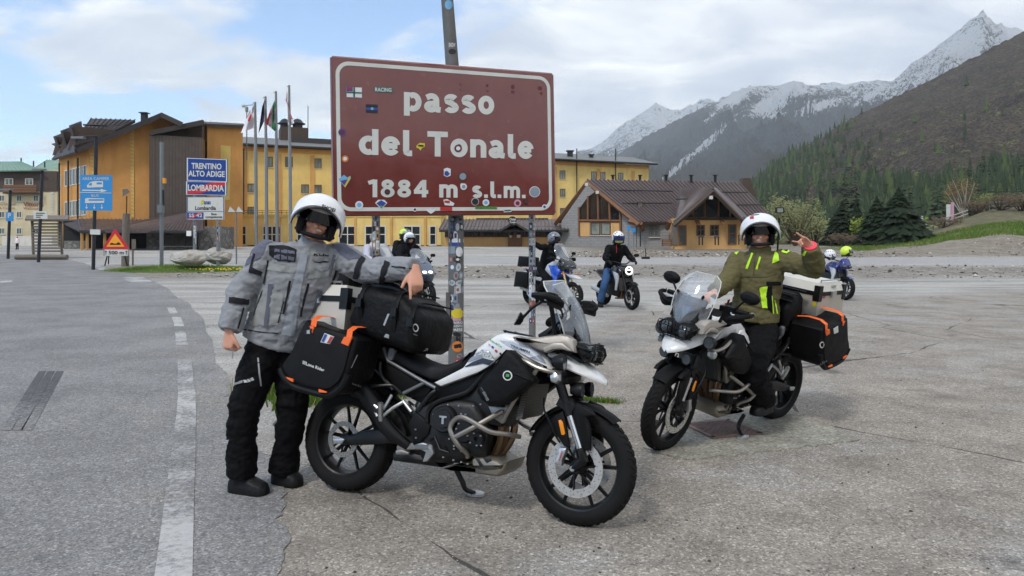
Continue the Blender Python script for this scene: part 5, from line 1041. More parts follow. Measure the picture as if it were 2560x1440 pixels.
sticker_post(bvh([left_post]), sign, 940, 8.5, 540, 645, 15, 1.0); sticker_post(bvh([right_post]), sign, 1330.5, 7.5, 535, 800, 14, 0.95)

# ---------------------------------------------------------------- road signs on the left
mat('sign_blue', (20, 62, 140), 0.35, 0, 0.06, 3); mat('light_blue_sign', (52, 138, 200), 0.4, 0, 0.06, 3); mat('sign_red', (196, 38, 52), 0.4, 0, 0.05, 3); mat('warn_orange', (238, 160, 40), 0.45, 0, 0.05, 3); mat('sign_black', (20, 20, 22), 0.5); mat('dark_pole', (42, 44, 50), 0.5, 0.3, 0.1, 5)
def board(root, name, Y, x0, y0, x1, y1, mat_, t=0.04, slope=0.0, border=None, bw=0.05):
    q = pp((x0, y0, Y), (x1, y0+slope, Y), (x1, y1+slope, Y), (x0, y1, Y)); o = rel(wall(name, q, mat_, None, t=t), root)
    if border:
        mb = MB(); n = Vector((0, -1, 0))
        for i in range(4): a, b = q[i], q[(i+1) % 4]; c = (q[0]+q[2])/2; f = lambda v, k: v+(c-v).normalized()*k+n*0.006; mb.add([f(a, bw*0.5), f(b, bw*0.5), f(b, bw*1.9), f(a, bw*1.9)], [(0, 1, 2, 3)])
        rel(mb.build('border', border, None, False), root)
    return o
def btext(root, txt, Y, x0, y0, x1, y1, mat_, sl=0.0, bold=0.02, name='lettering', th=0.012): return rel(flat_text(name, txt, mat_, pp((x0, y0, Y), (x1, y0+sl, Y), (x1, y1+sl, Y), (x0, y1, Y)), thick=th, bold=bold, nrm=Vector((0, -1, 0))), root)
def bpoly(root, pts, Y, mat_, th=0.01, name='pictogram'): mb = MB(); mb.add([P(a, b, Y)+Vector((0, -th, 0)) for a, b in pts], [tuple(range(len(pts)))]); return rel(mb.build(name, mat_, None, False), root)
def gpost(root, px, ytop, Y, r, m_, name='post', px2=None): x = P(px, 600, Y).x; xt = P(px2 or px, ytop, Y); return rel(MB().tube([Vector((x, Y, gz(x, Y)-0.1)), xt], r, 10).build(name, m_, None), root)
Yb = 36.0; rs = empty('region_sign', P(515, 650, Yb), 0, 'stack of blue and white border signs reading Trentino Alto Adige and Lombardia behind the boulder', 'sign')
gpost(rs, 487, 480, Yb+0.1, 0.09, 'galvanised'); gpost(rs, 546, 480, Yb+0.1, 0.10, 'galvanised')
board(rs, 'upper_board', Yb, 466, 394, 569, 452, 'sign_blue', slope=4, border='sign_white'); btext(rs, 'TRENTINO', Yb, 479, 407, 554, 422, 'sign_white', 2, 0.03); btext(rs, 'ALTO ADIGE', Yb, 471, 426, 562, 441, 'sign_white', 2, 0.03)
board(rs, 'middle_board', Yb, 464, 453, 567, 487, 'sign_blue', slope=2, border='sign_white'); bpoly(rs, [(530, 456), (563, 456), (563, 464), (500, 484), (468, 484), (468, 478)], Yb, 'sign_red', 0.008); btext(rs, 'LOMBARDIA', Yb, 470, 461, 560, 477, 'sign_white', 2, 0.03)
board(rs, 'white_board', Yb, 467, 492, 561, 529, 'sign_white', border='sign_blue', bw=0.03); btext(rs, 'anas', Yb, 510, 503, 527, 511, 'sign_blue'); bpoly(rs, [(503, 500), (510, 500), (508, 510), (503, 511)], Yb, 'sticker_yellow', 0.01); btext(rs, 'Lombardia', Yb, 488, 515, 540, 525, 'sign_black')
board(rs, 'lower_board', Yb, 467, 529, 560, 549, 'sign_white', border='sign_blue', bw=0.02); bpoly(rs, [(469, 531), (509, 531), (509, 547), (469, 547)], Yb, 'sign_blue', 0.008); bpoly(rs, [(495, 532), (508, 532), (482, 546), (470, 546)], Yb, 'sign_red', 0.009); btext(rs, 'SS 42', Yb, 472, 534, 506, 543, 'sign_white'); btext(rs, 'fine', Yb, 528, 532, 542, 538, 'sign_black'); btext(rs, 'competenza', Yb, 514, 540, 556, 547, 'sign_black')
tb_ = bvh([o for o in rs.children if o.name.startswith('post')]); sticker_post(tb_, rs, 487, 3.5, 552, 600, 14, 0.9); sticker_post(tb_, rs, 546, 3.5, 552, 600, 14, 0.9)
Ya_ = 35.0; ac = empty('camper_sign', P(236, 665, Ya_), 0, 'light blue area camper and bus sign on the dark street lamp pole', 'sign')
gpost(ac, 233, 342, Ya_+0.12, 0.085, 'dark_pole', 'lamp_pole', 241); rel(MB().tube(pp((241, 345, Ya_+0.1), (238, 341, Ya_+0.1), (222, 341, Ya_-0.2), (200, 343, Ya_-0.4)), 0.05, 8).build('lamp_arm', 'dark_pole', None), ac); rel(MB().box(P(196, 344, Ya_-0.4), (0.6, 0.25, 0.09)).build('lamp_head', 'galvanised', None, False), ac)
board(ac, 'board', Ya_, 200, 437, 280, 526, 'light_blue_sign', slope=1); bpoly(ac, [(199, 480), (279, 482), (279, 483.5), (199, 481.5)], Ya_, 'sign_white', 0.012, 'divider'); btext(ac, 'AREA CAMPER', Ya_, 206, 443, 273, 450, 'sign_white', 0.5, 0.0); btext(ac, 'BUS', Ya_, 229, 486, 247, 492, 'sign_white', 0, 0.0)
bpoly(ac, [(217, 464), (226, 455), (235, 453), (258, 453), (258, 468), (219, 469)], Ya_, 'sign_white', 0.012); bpoly(ac, [(221, 463), (227, 457), (230, 457), (230, 464)], Ya_, 'light_blue_sign', 0.016); bpoly(ac, [(242, 456), (255, 456), (255, 461), (242, 461)], Ya_, 'light_blue_sign', 0.016); bpoly(ac, [(206, 474), (252, 475), (252, 472), (269, 477), (252, 481), (252, 478), (206, 477)], Ya_, 'sign_white', 0.012)
bpoly(ac, [(213, 497), (218, 495), (261, 496), (261, 507), (213, 508)], Ya_, 'sign_white', 0.012); bpoly(ac, [(222, 498), (259, 498), (259, 502), (222, 502)], Ya_, 'light_blue_sign', 0.016)
for x in (217, 236, 255): bpoly(ac, [(x-0.8, 511), (x+0.8, 511), (x+0.8, 518), (x+3.5, 518), (x, 523), (x-3.5, 518), (x-0.8, 518)], Ya_, 'sign_white', 0.012)
board(ac, 'arrow_plate', Ya_-0.05, 225, 573, 250, 586, 'sign_white', slope=1)
gp_ = empty('grey_pole', P(404, 650, 38), 0, 'bare grey steel pole with a small signal and control box', 'pole'); gpost(gp_, 404, 356, 38, 0.10, 'galvanised', 'pole'); rel(MB().box(P(402, 522, 37.85), (0.28, 0.25, 0.42)).build('control_box', 'galvanised', None, False), gp_); rel(MB().box(P(411, 452, 37.9), (0.12, 0.2, 0.28)).build('signal_lamp', 'warn_orange', None, False), gp_); rel(MB().tube(pp((408, 475, 37.9), (409, 515, 37.9)), 0.05, 6).build('cable', 'sign_black', None), gp_)
Yt = 33.0; ws_ = empty('uneven_road_sign', P(290, 655, Yt), 0, 'red and yellow triangular uneven road sign with a 500 m plate', 'sign')
bpoly(ws_, [(286, 573), (290, 573), (323, 620), (320, 623), (259, 623), (257, 620)], Yt, 'sign_red', 0.0, 'triangle'); rel(MB().prism(pp((288, 573, Yt+0.005), (323, 623, Yt+0.005), (257, 623, Yt+0.005)), (0, 0.04, 0)).build('back_plate', 'galvanised', None, False), ws_)
bpoly(ws_, [(288, 584), (312, 617), (266, 617)], Yt, 'warn_orange', 0.01); bpoly(ws_, [(275, 612), (276, 608), (281, 607), (286, 609), (291, 609), (296, 605), (301, 608), (303, 612)], Yt, 'sign_black', 0.015)
board(ws_, 'distance_plate', Yt, 259, 623, 322, 640, 'sign_white', border='sign_black', bw=0.02); btext(ws_, '500 m', Yt, 272, 627, 310, 636, 'sign_black')
for x in (265, 316): bpoly(ws_, [(x-0.8, 637), (x+0.8, 637), (x+0.8, 630), (x+3, 630), (x, 626), (x-3, 630), (x-0.8, 630)], Yt, 'sign_black', 0.012)
for a, b in (((268, 640), (262, 664)), ((312, 640), (318, 664)), ((272, 640), (271, 660))): rel(MB().tube([P(*a, Yt+0.05), P(*b, Yt+0.3)], 0.03, 6).build('stand_leg', 'dark_pole', None), ws_)
lg = empty('wooden_log_post', P(313, 652, 38), 0, 'weathered log post carrying a small wooden lantern hood', 'post'); x = P(313, 600, 38).x; rel(MB().tube([(x, 38, gz(x, 38)-0.1), P(314, 590, 38), P(316, 534, 38)], [0.20, 0.19, 0.18], 9).build('log', 'grey_timber', None), lg); rel(MB().tube(pp((316, 535, 38), (317, 490, 38)), 0.03, 6).build('stem', 'dark_pole', None), lg); rel(MB().hexa(pp((306, 473, 37.8), (319, 472, 37.8), (325, 480, 37.8), (307, 492, 37.8)), pp((306, 473, 38.2), (319, 472, 38.2), (325, 480, 38.2), (307, 492, 38.2))).build('hood', 'grey_timber', None, False), lg)
sp2 = empty('notice_post', P(333, 650, 39), 0, 'short post with a small blank board beside the log post', 'post'); gpost(sp2, 332, 610, 39, 0.05, 'grey_timber'); board(sp2, 'small_board', 38.9, 329, 598, 339, 622, 'grey_timber')
ps = empty('parking_sign', P(20, 652, 46), 0, 'light blue parking sign on a dark lamp pole at the left edge', 'sign'); gpost(ps, 20, 475, 46.1, 0.09, 'dark_pole', 'lamp_pole', 26); board(ps, 'board', 46, 15, 530, 33, 553, 'light_blue_sign'); btext(ps, 'P', 46, 20, 533, 28, 545, 'sign_white'); rel(MB().box(P(14, 474, 46), (0.8, 0.3, 0.1)).build('lamp_head', 'galvanised', None, False), ps)
inf = empty('information_sign', P(97, 657, 42), 0, 'small white information board on a dark lamp pole in front of the hay rack', 'sign'); gpost(inf, 96, 424, 42.1, 0.09, 'dark_pole', 'lamp_pole', 106); board(inf, 'board', 42, 84, 528, 118, 547, 'sign_white')
for k in range(3): bpoly(inf, [(90, 532+5*k), (112-5*k, 532+5*k), (112-5*k, 534+5*k), (90, 534+5*k)], 42, 'sign_black', 0.012, 'print_line')
rel(MB().box(P(98, 424, 42), (0.7, 0.3, 0.1)).build('lamp_head', 'galvanised', None, False), inf)
hr = empty('hay_rack', P(115, 650, 46), 0, 'grey wooden hay rack with horizontal slats and a small plank roof', 'rack')
for k in range(11): rel(MB().box(P(117, 552+7.6*k, 46), (2.0-0.02*k, 0.05, 0.10)).build('slat', 'grey_timber', None, False), hr)
for px in (80, 152): x = P(px, 600, 46).x; rel(MB().tube([(x, 46.15, gz(x, 46)-0.1), P(px, 545, 46.15)], 0.09, 6).build('post', 'grey_timber', None), hr)
rel(slab('roof', pp((66, 538, 46.6), (172, 538, 46.6), (170, 548, 45.4), (62, 548, 45.4)), 'grey_timber', None, t=0.10), hr); x0_, x1_ = P(40, 600, 45).x, P(168, 600, 45).x; rel(MB().tube([(x0_, 45, gz(x0_, 45)+0.17), (x1_, 45, gz(x1_, 45)+0.17)], 0.17, 9).build('base_log', 'grey_timber', None), hr)
tr_ = empty('triangle_signs', P(590, 655, 40), 0, 'pair of pale triangular signs seen from behind on one thin pole', 'sign'); gpost(tr_, 591, 525, 40.1, 0.045, 'galvanised')
for x in (570, 590): rel(MB().prism(pp((x, 530, 40), (x+18, 530, 40), (x+(5 if x < 580 else 6), 516, 40)), (0, 0.02, 0)).build('triangle', 'sign_white', None, False), tr_)
rel(MB().tube(pp((568, 531, 40.05), (612, 531, 40.05)), 0.02, 5).build('crossbar', 'galvanised', None), tr_)
# grass island with the boulder
mat('granite', (172, 168, 160), 0.9, 0, 0.25, 1.6, 0.8, 5, ((120, 104, 84), 0.7))
def boulder(name, c, r, seed, label, rot=0.0):
    bm = bmesh.new(); bmesh.ops.create_icosphere(bm, subdivisions=4, radius=1.0); co = np.array([v.co for v in bm.verts]); d = fbm3(co*1.1+seed, 4, 0.55); q = np.round(fbm3(co*0.8+seed*2, 2)*3)/3
    for v, a, b in zip(bm.verts, d, q): v.co = Matrix.Rotation(rot, 3, 'Z') @ Vector((v.co.x*r[0], v.co.y*r[1], v.co.z*r[2]))*(1+0.28*a+0.15*b)
    me = bpy.data.meshes.new(name); bm.to_mesh(me); bm.free(); me.materials.append(MATS['granite']); o = mesh_obj(name, me); o.location = c; return tag(o, label, 'boulder', 'boulders on the grass island')
boulder('boulder', P(474, 646, 34)+Vector((0, 0, 0)), (0.80, 0.7, 0.38), 1.3, 'large pale rounded boulder on the grass under the border signs'); boulder('boulder', P(548, 640, 36.5), (0.72, 0.62, 0.44), 4.1, 'second boulder with a flat sloping top to the right of the large one')
def mound(cx_, cy_, sx, sy, h):
    mb = MB(); rings = []
    for k in range(9):
        f = k/8; rings.append([(cx_+sx*(1-f)*math.cos(a)*(1+0.1*math.sin(3*a)), cy_+sy*(1-f)*math.sin(a), gz(cx_, cy_)-0.05+h*math.sin(f*math.pi/2)) for a in [6.283*i/36 for i in range(36)]])
    mb.loft(rings, cap=False); return mb
m = N('island_turf'); c = m.mix(m.ramp(m.noise(2, 6, 0.7), [(0.4, 0.0), (0.6, 1.0)]), (0.05, 0.085, 0.02), (0.12, 0.14, 0.045)); m.set(Base_Color=c, Roughness=0.95); m.bump(m.noise(14, 5), 1.0, 0.05)
isl = mound(P(455, 650, 34.8).x, 34.8, 3.9, 2.3, 0.18); tag(isl.build('grass_island', 'island_turf'), 'low grass island at the road junction', kind='structure')
ic = P(455, 650, 34.8).x; R = random.Random(4); mb = MB()
for k in range(6500):
    a, rr_ = R.random()*6.283, math.sqrt(R.random()); x, y = ic+3.9*rr_*math.cos(a), 34.8+2.3*rr_*math.sin(a); z = gz(x, y)-0.05+0.18*math.sin((1-rr_)*1.57); h = R.uniform(0.05, 0.2)*(1.3-0.6*rr_); b = R.random()*6.28; w = 0.012
    mb.mi = 1 if R.random() < 0.06 else 0; mb.add([(x-w, y, z), (x+w, y, z), (x+math.cos(b)*h*0.5, y+math.sin(b)*h*0.5, z+h)], [(0, 1, 2)])
tag(mb.build('grass', ['grass_blades', 'dry_grass'], None, False), 'grass on the island around the boulders', 'grass', kind='stuff')
mat('dandelion_yellow', (232, 200, 40), 0.6); mb = MB()
for k in range(60): x, y = P(555, 650, 33.6).x+R.gauss(0, 0.9), 33.6+R.gauss(0, 0.45); mb.ball((x, y, gz(x, y)+0.15), 0.035, 6)
tag(mb.build('dandelions', 'dandelion_yellow'), 'yellow dandelions in the island grass', 'flowers', kind='stuff')
# flag poles
def cloth(name, q, mats, parent, bands, wav=0.12, seed=0, rows=12, cols=12):    # q: four corners TL(pole top) TR BR BL(pole bottom) in photo px, with depth ripples
    R = random.Random(seed); mb = MB(); g = []
    for j in range(rows+1):
        for i in range(cols+1):
            u, v = i/cols, 1-j/rows; p = bil([(a, b, 0) for a, b in q], u, v); g.append(P(p.x, p.y, 62+wav*6*u*math.sin(7*u+2.2*v+seed)+0.15*math.sin(9*v+seed)))
    for j in range(rows):
        for i in range(cols): mb.mi = bands(i/cols, j/rows); w = cols+1; mb.add([g[j*w+i], g[j*w+i+1], g[(j+1)*w+i+1], g[(j+1)*w+i]], [(0, 1, 2, 3)])
    return rel(mb.build(name, mats, None), parent)
mat('flag_white', (226, 222, 226), 0.8); mat('flag_red', (200, 52, 58), 0.8); mat('flag_navy', (38, 44, 84), 0.8); mat('flag_green', (48, 112, 72), 0.8)
FL = [(641, 638, 255, 'flagpole with a white flag bearing a red leaf emblem', [(636, 262), (624, 278), (602, 333), (634, 320)], ['flag_white', 'flag_red'], lambda u, v: 1 if (u-0.5)**2+(v-0.35)**2 < 0.035 else 0),
      (667, 664, 241, 'flagpole with a dark navy flag hanging limp', [(662, 248), (655, 268), (646, 334), (660, 304)], ['flag_navy'], lambda u, v: 0),
      (693, 690, 228, 'flagpole with a green white and red tricolour flag', [(688, 248), (676, 274), (664, 308), (690, 331)], ['flag_green', 'flag_white', 'flag_red'], lambda u, v: 0 if u < 0.34 else (1 if u < 0.67 else 2)),
      (727, 723, 213, 'tallest flagpole, nearest the brown sign, with a red and white flag', [(718, 226), (714, 250), (736, 308), (720, 312)], ['flag_red', 'flag_white'], lambda u, v: 1 if 0.35 < u < 0.65 or v > 0.8 else 0)]
for i, (xb, xt, yt, lab, q, ms, bd) in enumerate(FL):
    f = empty('flagpole', P(xb, 615, 62), 0, lab, 'flagpole', 'flagpoles in front of the hotel'); x = P(xb, 600, 62).x
    rel(MB().tube([(x, 62, gz(x, 62)-0.1), P((xb+xt)/2+0.5, 420, 62), P(xt, yt, 62)], [0.16, 0.14, 0.09], 10).build('pole', 'galvanised', None), f); rel(MB().tube(pp((xt, yt+2, 62), (xt-6, yt+3, 62)), 0.04, 6).build('hoist_arm', 'galvanised', None), f); cloth('flag', q, ms, f, bd, 0.10, i*1.7)
    rel(MB().tube([P(xt-3, yt+5, 61.9), P(xb-5, 560, 61.9)], 0.015, 4).build('halyard', 'sign_white', None), f)
wc = empty('weather_mast', P(617, 330, 75), 0, 'thin mast with small round weather instruments above the orange hotel roof', 'mast'); rel(MB().tube(pp((617, 400, 75), (617, 266, 75)), 0.06, 6).build('mast', 'galvanised', None), wc); rel(MB().tube(pp((609, 264, 75), (634, 262, 75)), 0.04, 6).build('crossarm', 'galvanised', None), wc); rel(MB().ball(P(609, 264, 74.9), 0.22, 10).build('instrument', 'sign_white', None), wc); rel(MB().box(P(617, 274, 74.9), (0.25, 0.25, 0.5)).build('sensor_box', 'galvanised', None, False), wc)
# right-hand bank: guard rail, panels, fence
grl = empty('guard_rail', P(2520, 520, 84), 0, 'steel guard rail on the raised road at the right edge', 'guard rail'); 
def rise(px, Y, dz): x = P(px, 0, Y).x; return Vector((x, Y, gz(x, Y)+dz))
for k in range(12): a = rise(2474+22*k, 86, -0.2); rel(MB().tube([a, a+up*1.3], 0.07, 5).build('post', 'galvanised', None), grl)
for dz in (0.6, 1.05): rel(MB().tube([rise(2474, 85.9, dz), rise(2590, 85.9, dz), rise(2716, 85.9, dz)], 0.11, 5).build('rail', 'galvanised', None), grl)
for i, (px, y0, y1, w, lab) in enumerate(((2371, 513, 562, 0.42, 'tall pale upright panel on the bank, left of a pair'), (2381, 508, 562, 0.3, 'tall narrow reddish upright panel on the bank, right of a pair'))):
    p = P(px, y0, 82); o = empty('upright_panel', (p.x, 82, gz(p.x, 82)), 0, lab, 'panel'); rel(MB().box((p.x, 82, (p.z+gz(p.x, 82))/2), (w, 0.15, p.z-gz(p.x, 82)+0.2)).build('board', 'sign_white' if i == 0 else 'sticker_pink', None, False), o); rel(MB().box((p.x, 82.15, (p.z+gz(p.x, 82))/2-0.2), (w*0.3, 0.12, p.z-gz(p.x, 82)-0.2)).build('support', 'galvanised', None, False), o)
bs = empty('blank_sign', P(2302, 575, 76), 0, 'square blank white sign on a short post right of the largest spruce', 'sign'); board(bs, 'board', 76, 2296, 540, 2308, 556, 'sign_white'); gpost(bs, 2302, 545, 76.1, 0.06, 'galvanised')
fe = empty('rail_fence', P(2350, 570, 80), 0, 'low pale rail fence on the bank below the upright panels', 'fence')
for k in range(9): a = rise(2305+14*k, 80, -0.1); rel(MB().box(a+up*0.4, (0.1, 0.1, 1.0)).build('post', 'grey_timber', None, False), fe)
for dz in (0.45, 0.85): rel(MB().tube([rise(2303, 79.9, dz), rise(2420, 79.9, dz)], 0.06, 5).build('rail', 'pale_bark', None), fe)
# things along the chalet front
for i, (px, yt, lab) in enumerate(((1572, 565, 'left of two small blue trail signs by the grey chalet wall'), (1584, 570, 'right of two small blue trail signs by the grey chalet wall'))):
    o = empty('trail_sign', P(px, 616, 61), 0, lab, 'sign', 'trail signs by the chalet'); gpost(o, px, yt, 61, 0.04, 'galvanised'); board(o, 'board', 60.9, px-4, yt, px+4, yt+11, 'light_blue_sign')
bw_ = empty('road_works_base', P(1614, 645, 48), 0, 'thin post in a black rubber foot on the gravel strip beyond the lot', 'post'); x = P(1614, 600, 46).x; rel(MB().box((x, 46, gz(x, 46)+0.08), (0.5, 0.35, 0.14)).build('foot', 'sign_black', None, False), bw_); rel(MB().tube([(x, 46, gz(x, 46)+0.1), (x, 46, gz(x, 46)+0.7)], 0.03, 6).build('post', 'dark_metal', None), bw_)
# ---------------------------------------------------------------- motorcycles
def paint(name, rgb, rough=0.25, coat=0.6, metal=0.0): return mat(name, rgb, rough, metal, 0.06, 4, coat=coat)
paint('white_gloss', (222, 222, 220)); mat('taupe_panel', (168, 160, 150), 0.4, 0.25, 0.06, 5); mat('black_plastic', (13, 13, 14), 0.6, 0, 0.15, 8, 0.15, 90, spec=0.2); mat('satin_black', (11, 11, 12), 0.42, 0, 0.1, 6, spec=0.35); mat('engine_black', (17, 17, 17), 0.5, 0, 0.2, 7, spec=0.4); mat('seat_vinyl', (30, 30, 33), 0.66, 0, 0.12, 5, 0.25, 120, spec=0.3)
mat('alu_silver', (190, 192, 192), 0.32, 0.85, 0.1, 8); mat('titanium_bar', (150, 144, 136), 0.36, 0.75, 0.1, 8); mat('skid_alu', (142, 136, 124), 0.42, 0.7, 0.12, 6, dirt=((96, 88, 74), 0.4)); mat('disc_steel', (206, 204, 200), 0.3, 0.7, 0.08, 14); mat('exhaust_brown', (112, 88, 66), 0.4, 0.7, 0.2, 5); mat('amber_lens', (232, 140, 30), 0.2, 0, 0.05); mat('fork_chrome', (208, 212, 216), 0.12, 0.9, 0.04)
mat('frame_silver', (116, 118, 120), 0.45, 0.6, 0.12, 8); mat('dry_bag', (9, 9, 10), 0.55, 0, 0.2, 4, 0.5, 26, spec=0.2); mat('dry_bag_panel', (14, 14, 15), 0.65, 0, 0.15, 5, 0.3, 70, spec=0.22); mat('strap_orange', (236, 104, 36), 0.6, 0, 0.06); mat('case_alu', (196, 188, 174), 0.42, 0.35, 0.06, 6); mat('case_top', (204, 200, 190), 0.5, 0.0, 0.05, 5); mat('reflective_grey', (160, 162, 164), 0.4, 0.2, 0.05); mat('grey_vinyl', (118, 120, 124), 0.55)
m = N('tyre_rubber'); n_t = m.noise(60, 3, 0.6, m.obj); m.set(Base_Color=m.mix(m.noise(7, 5, 0.6, m.obj), (0.006, 0.006, 0.0065), (0.014, 0.0135, 0.013)), Roughness=0.78, Specular_IOR_Level=0.18); m.bump(n_t, 0.2, 0.003)
m = N('radiator_core'); xx = m.xyz(m.obj); w1 = m.math('SINE', m.math('MULTIPLY', xx[2], 700)); w2_ = m.math('SINE', m.math('MULTIPLY', xx[1], 500)); m.set(Base_Color=m.mix(m.ramp(m.math('MULTIPLY', w1, w2_), [(0.0, 0.0), (0.5, 1.0)]), (0.03, 0.03, 0.03), (0.13, 0.12, 0.10)), Roughness=0.5, Metallic=0.4); m.bump(w1, 0.4, 0.003)
def clear(name, tint, alpha):
    m = N(name); m.t.nodes.remove(m.b); g = m.t.nodes.new('ShaderNodeBsdfGlossy'); g.inputs['Roughness'].default_value = 0.06; g.inputs['Color'].default_value = (0.9, 0.95, 1, 1)
    t = m.t.nodes.new('ShaderNodeBsdfTransparent'); t.inputs['Color'].default_value = (*tint, 1); d = m.t.nodes.new('ShaderNodeBsdfDiffuse'); d.inputs['Color'].default_value = (0.82, 0.85, 0.9, 1)  # whitish diffuse veil: the sky's reflection is put into the screen's colour
    fr_ = m.t.nodes.new('ShaderNodeFresnel'); fr_.inputs[0].default_value = 1.45; mx1 = m.t.nodes.new('ShaderNodeMixShader'); m.l(m.math('ADD', m.math('MULTIPLY', fr_.outputs[0], 1.3), 0.05), mx1.inputs[0]); m.l(t.outputs[0], mx1.inputs[1]); m.l(g.outputs[0], mx1.inputs[2])
    mx2 = m.t.nodes.new('ShaderNodeMixShader'); m.l(m.ramp(m.noise(5, 5, 0.6, m.obj), [(0.35, alpha*0.5), (0.7, alpha*1.6)]), mx2.inputs[0]); m.l(mx1.outputs[0], mx2.inputs[1]); m.l(d.outputs[0], mx2.inputs[2]); m.l(mx2.outputs[0], m.o.inputs[0]); return m.m
clear('clear_screen', (0.95, 0.97, 0.98), 0.15); clear('smoked_screen', (0.75, 0.78, 0.8), 0.02)
mat('headlamp_glass', (74, 80, 84), 0.08, 0.2, 0.5, 60); mat('mirror_glass', (190, 205, 230), 0.03, 1.0, 0.02)
def frame_of(rear, front, lean):
    h = math.atan2(front[1]-rear[1], front[0]-rear[0]); return Matrix.Translation((rear[0], rear[1], gz(*rear))) @ Matrix.Rotation(h, 4, 'Z') @ Matrix.Rotation(math.radians(-lean), 4, 'X')
R1_, F1_ = (-1.034, 4.36), (0.356, 3.82); M1 = frame_of(R1_, F1_, 10); WB = math.hypot(F1_[0]-R1_[0], F1_[1]-R1_[1])
M2 = frame_of((2.29, 6.16), (1.114, 5.20), 9)
TR = 0.315
def steer_m(deg): a = Vector((-0.43, 0, 0.90)).normalized(); c = Vector((WB-0.06, 0, 0.40)); return Matrix.Translation(c) @ Matrix.Rotation(math.radians(deg), 4, a) @ Matrix.Translation(-c)
S1 = steer_m(-5)
def Lr(Mi, px, py, y): o = Mi @ CAM; d = (Mi.to_3x3() @ (P(px, py, 1)-CAM)); t = (y-o.y)/d.y; return o+d*t
M1i = M1.inverted(); MFi = (M1 @ S1).inverted()
ZZ = {'A': (1240, 680, 4.364), 'B': (1280, 980, 4.116), 'C': (920, 900, 4.115), 'D': (920, 780, 6.26), 'E': (690, 690, 4.5), 'F': (740, 960, 4.967), 'P': (0, 0, 1)}
def zp(k, x, y): a, b, s = ZZ[k]; return a+x/s, b+y/s
def pxs(spec): return [zp(k, x, y) for k, pts in spec for x, y in pts]
def outl(spec, y, front=False): return [(lambda v: (v.x, v.z))(Lr(MFi if front else M1i, a, b, y)) for a, b in pxs(spec)]
def pt(k, x, y, yy, front=False): return Lr(MFi if front else M1i, *zp(k, x, y), yy)
def mir(v, s): v = Vector(v); return Vector((v.x, v.y*(-s), v.z))       # spec points are for the right side (y < 0); s = +1 mirrors to the left
def wheel(parent, name, c, R_, w, X=None, spokes=10, discs=((-0.075, 0.155),), rimc='satin_black', rim_r=None, big=True, discmat='disc_steel'):
    rr_ = rim_r or R_*0.77; mb = MB(); mb.X = X; c = Vector(c)
    mb.lathe([(rr_*0.93, -w*0.36), (rr_*1.0, -w*0.42), (rr_*1.03, -w*0.38), (rr_*0.96, -w*0.28), (rr_*0.90, -w*0.1), (rr_*0.90, w*0.1), (rr_*0.96, w*0.28), (rr_*1.03, w*0.38), (rr_*1.0, w*0.42), (rr_*0.93, w*0.36), (rr_*0.88, w*0.12), (rr_*0.88, -w*0.12)], c, 'Y', 48 if big else 28, close=True)
    mb.lathe([(0.012, -0.07), (0.035, -0.07), (0.045, -0.02), (0.045, 0.02), (0.035, 0.07), (0.012, 0.07)], c, 'Y', 16)
    for k in range(spokes):
        a = 2*math.pi*(k//2)/(spokes//2)+(0.16 if k % 2 else -0.16)+0.3; a2 = 2*math.pi*(k//2)/(spokes//2)+(0.24 if k % 2 else -0.24)+0.3
        mb.tube([c+Vector((0.035*math.cos(a), 0.0, 0.035*math.sin(a))), c+Vector((rr_*0.9*math.cos(a2), 0, rr_*0.9*math.sin(a2)))], [0.014, 0.010], 6)
    for y, dr in discs:
        for k in range(7): a = 2*math.pi*k/7; mb.tube([c+Vector((0.04*math.cos(a), y*0.8, 0.04*math.sin(a))), c+Vector((dr*0.76*math.cos(a+0.2), y, dr*0.76*math.sin(a+0.2)))], 0.007, 5)
    rim = mb.build(name, rimc, parent)
    mb = MB(); mb.X = X; prof = [(rr_*0.97, -w*0.40), (rr_*1.06, -w*0.49), (R_*0.86, -w*0.50), (R_*0.945, -w*0.40), (R_*0.985, -w*0.22), (R_, 0), (R_*0.985, w*0.22), (R_*0.945, w*0.40), (R_*0.86, w*0.50), (rr_*1.06, w*0.49), (rr_*0.97, w*0.40)]
    mb.lathe(prof, c, 'Y', 64 if big else 32)
    if big:                                             # tread blocks
        for k in range(46):
            a = 2*math.pi*k/46
            for s in (-1, 1):
                ps = [(a, 0.06*s), (a+0.09, 0.20*s), (a+0.13, 0.40*s)]; pts = []
                for aa, t in ps: rr2 = R_*(1.004-0.35*(t*w/R_)**2*4 if False else 1.004-0.06*(abs(t)/0.4)**2); pts.append(c+Vector((rr2*math.cos(aa), t*w, rr2*math.sin(aa))))
                mb.tube(pts, [0.0045, 0.006, 0.005], 4, cap=True)
    mb.build('tyre', 'tyre_rubber', rim)
    for y, dr in discs:
        mb = MB(); mb.X = X; mb.lathe([(dr*0.72, y-0.003), (dr, y-0.003), (dr, y+0.003), (dr*0.72, y+0.003)], c, 'Y', 40, close=True)
        d = mb.build('brake_disc', discmat, rim)
        if big:
            mb = MB(); mb.X = X
            for k in range(40):
                a = 2*math.pi*k/40; q = dr*(0.80 if k % 2 else 0.91); mb.ball(c+Vector((q*math.cos(a), y+math.copysign(0.003, y), q*math.sin(a))), (0.0035, 0.0018, 0.0035), 6)
            mb.build('drill_holes', 'sign_black', rim, kind='stuff')
    return rim
def tubes(parent, name, paths, r, m_, both=True, X=None, n=8, sm=4, label=None):      # paths on the right side, mirrored to the left
    for s in ((-1, 1) if both else (-1,)):
        mb = MB(); mb.X = X
        for p in paths: mb.tube([mir(v, s) if s == 1 else v for v in p], r, n, sm)
        mb.build(name, m_, parent)
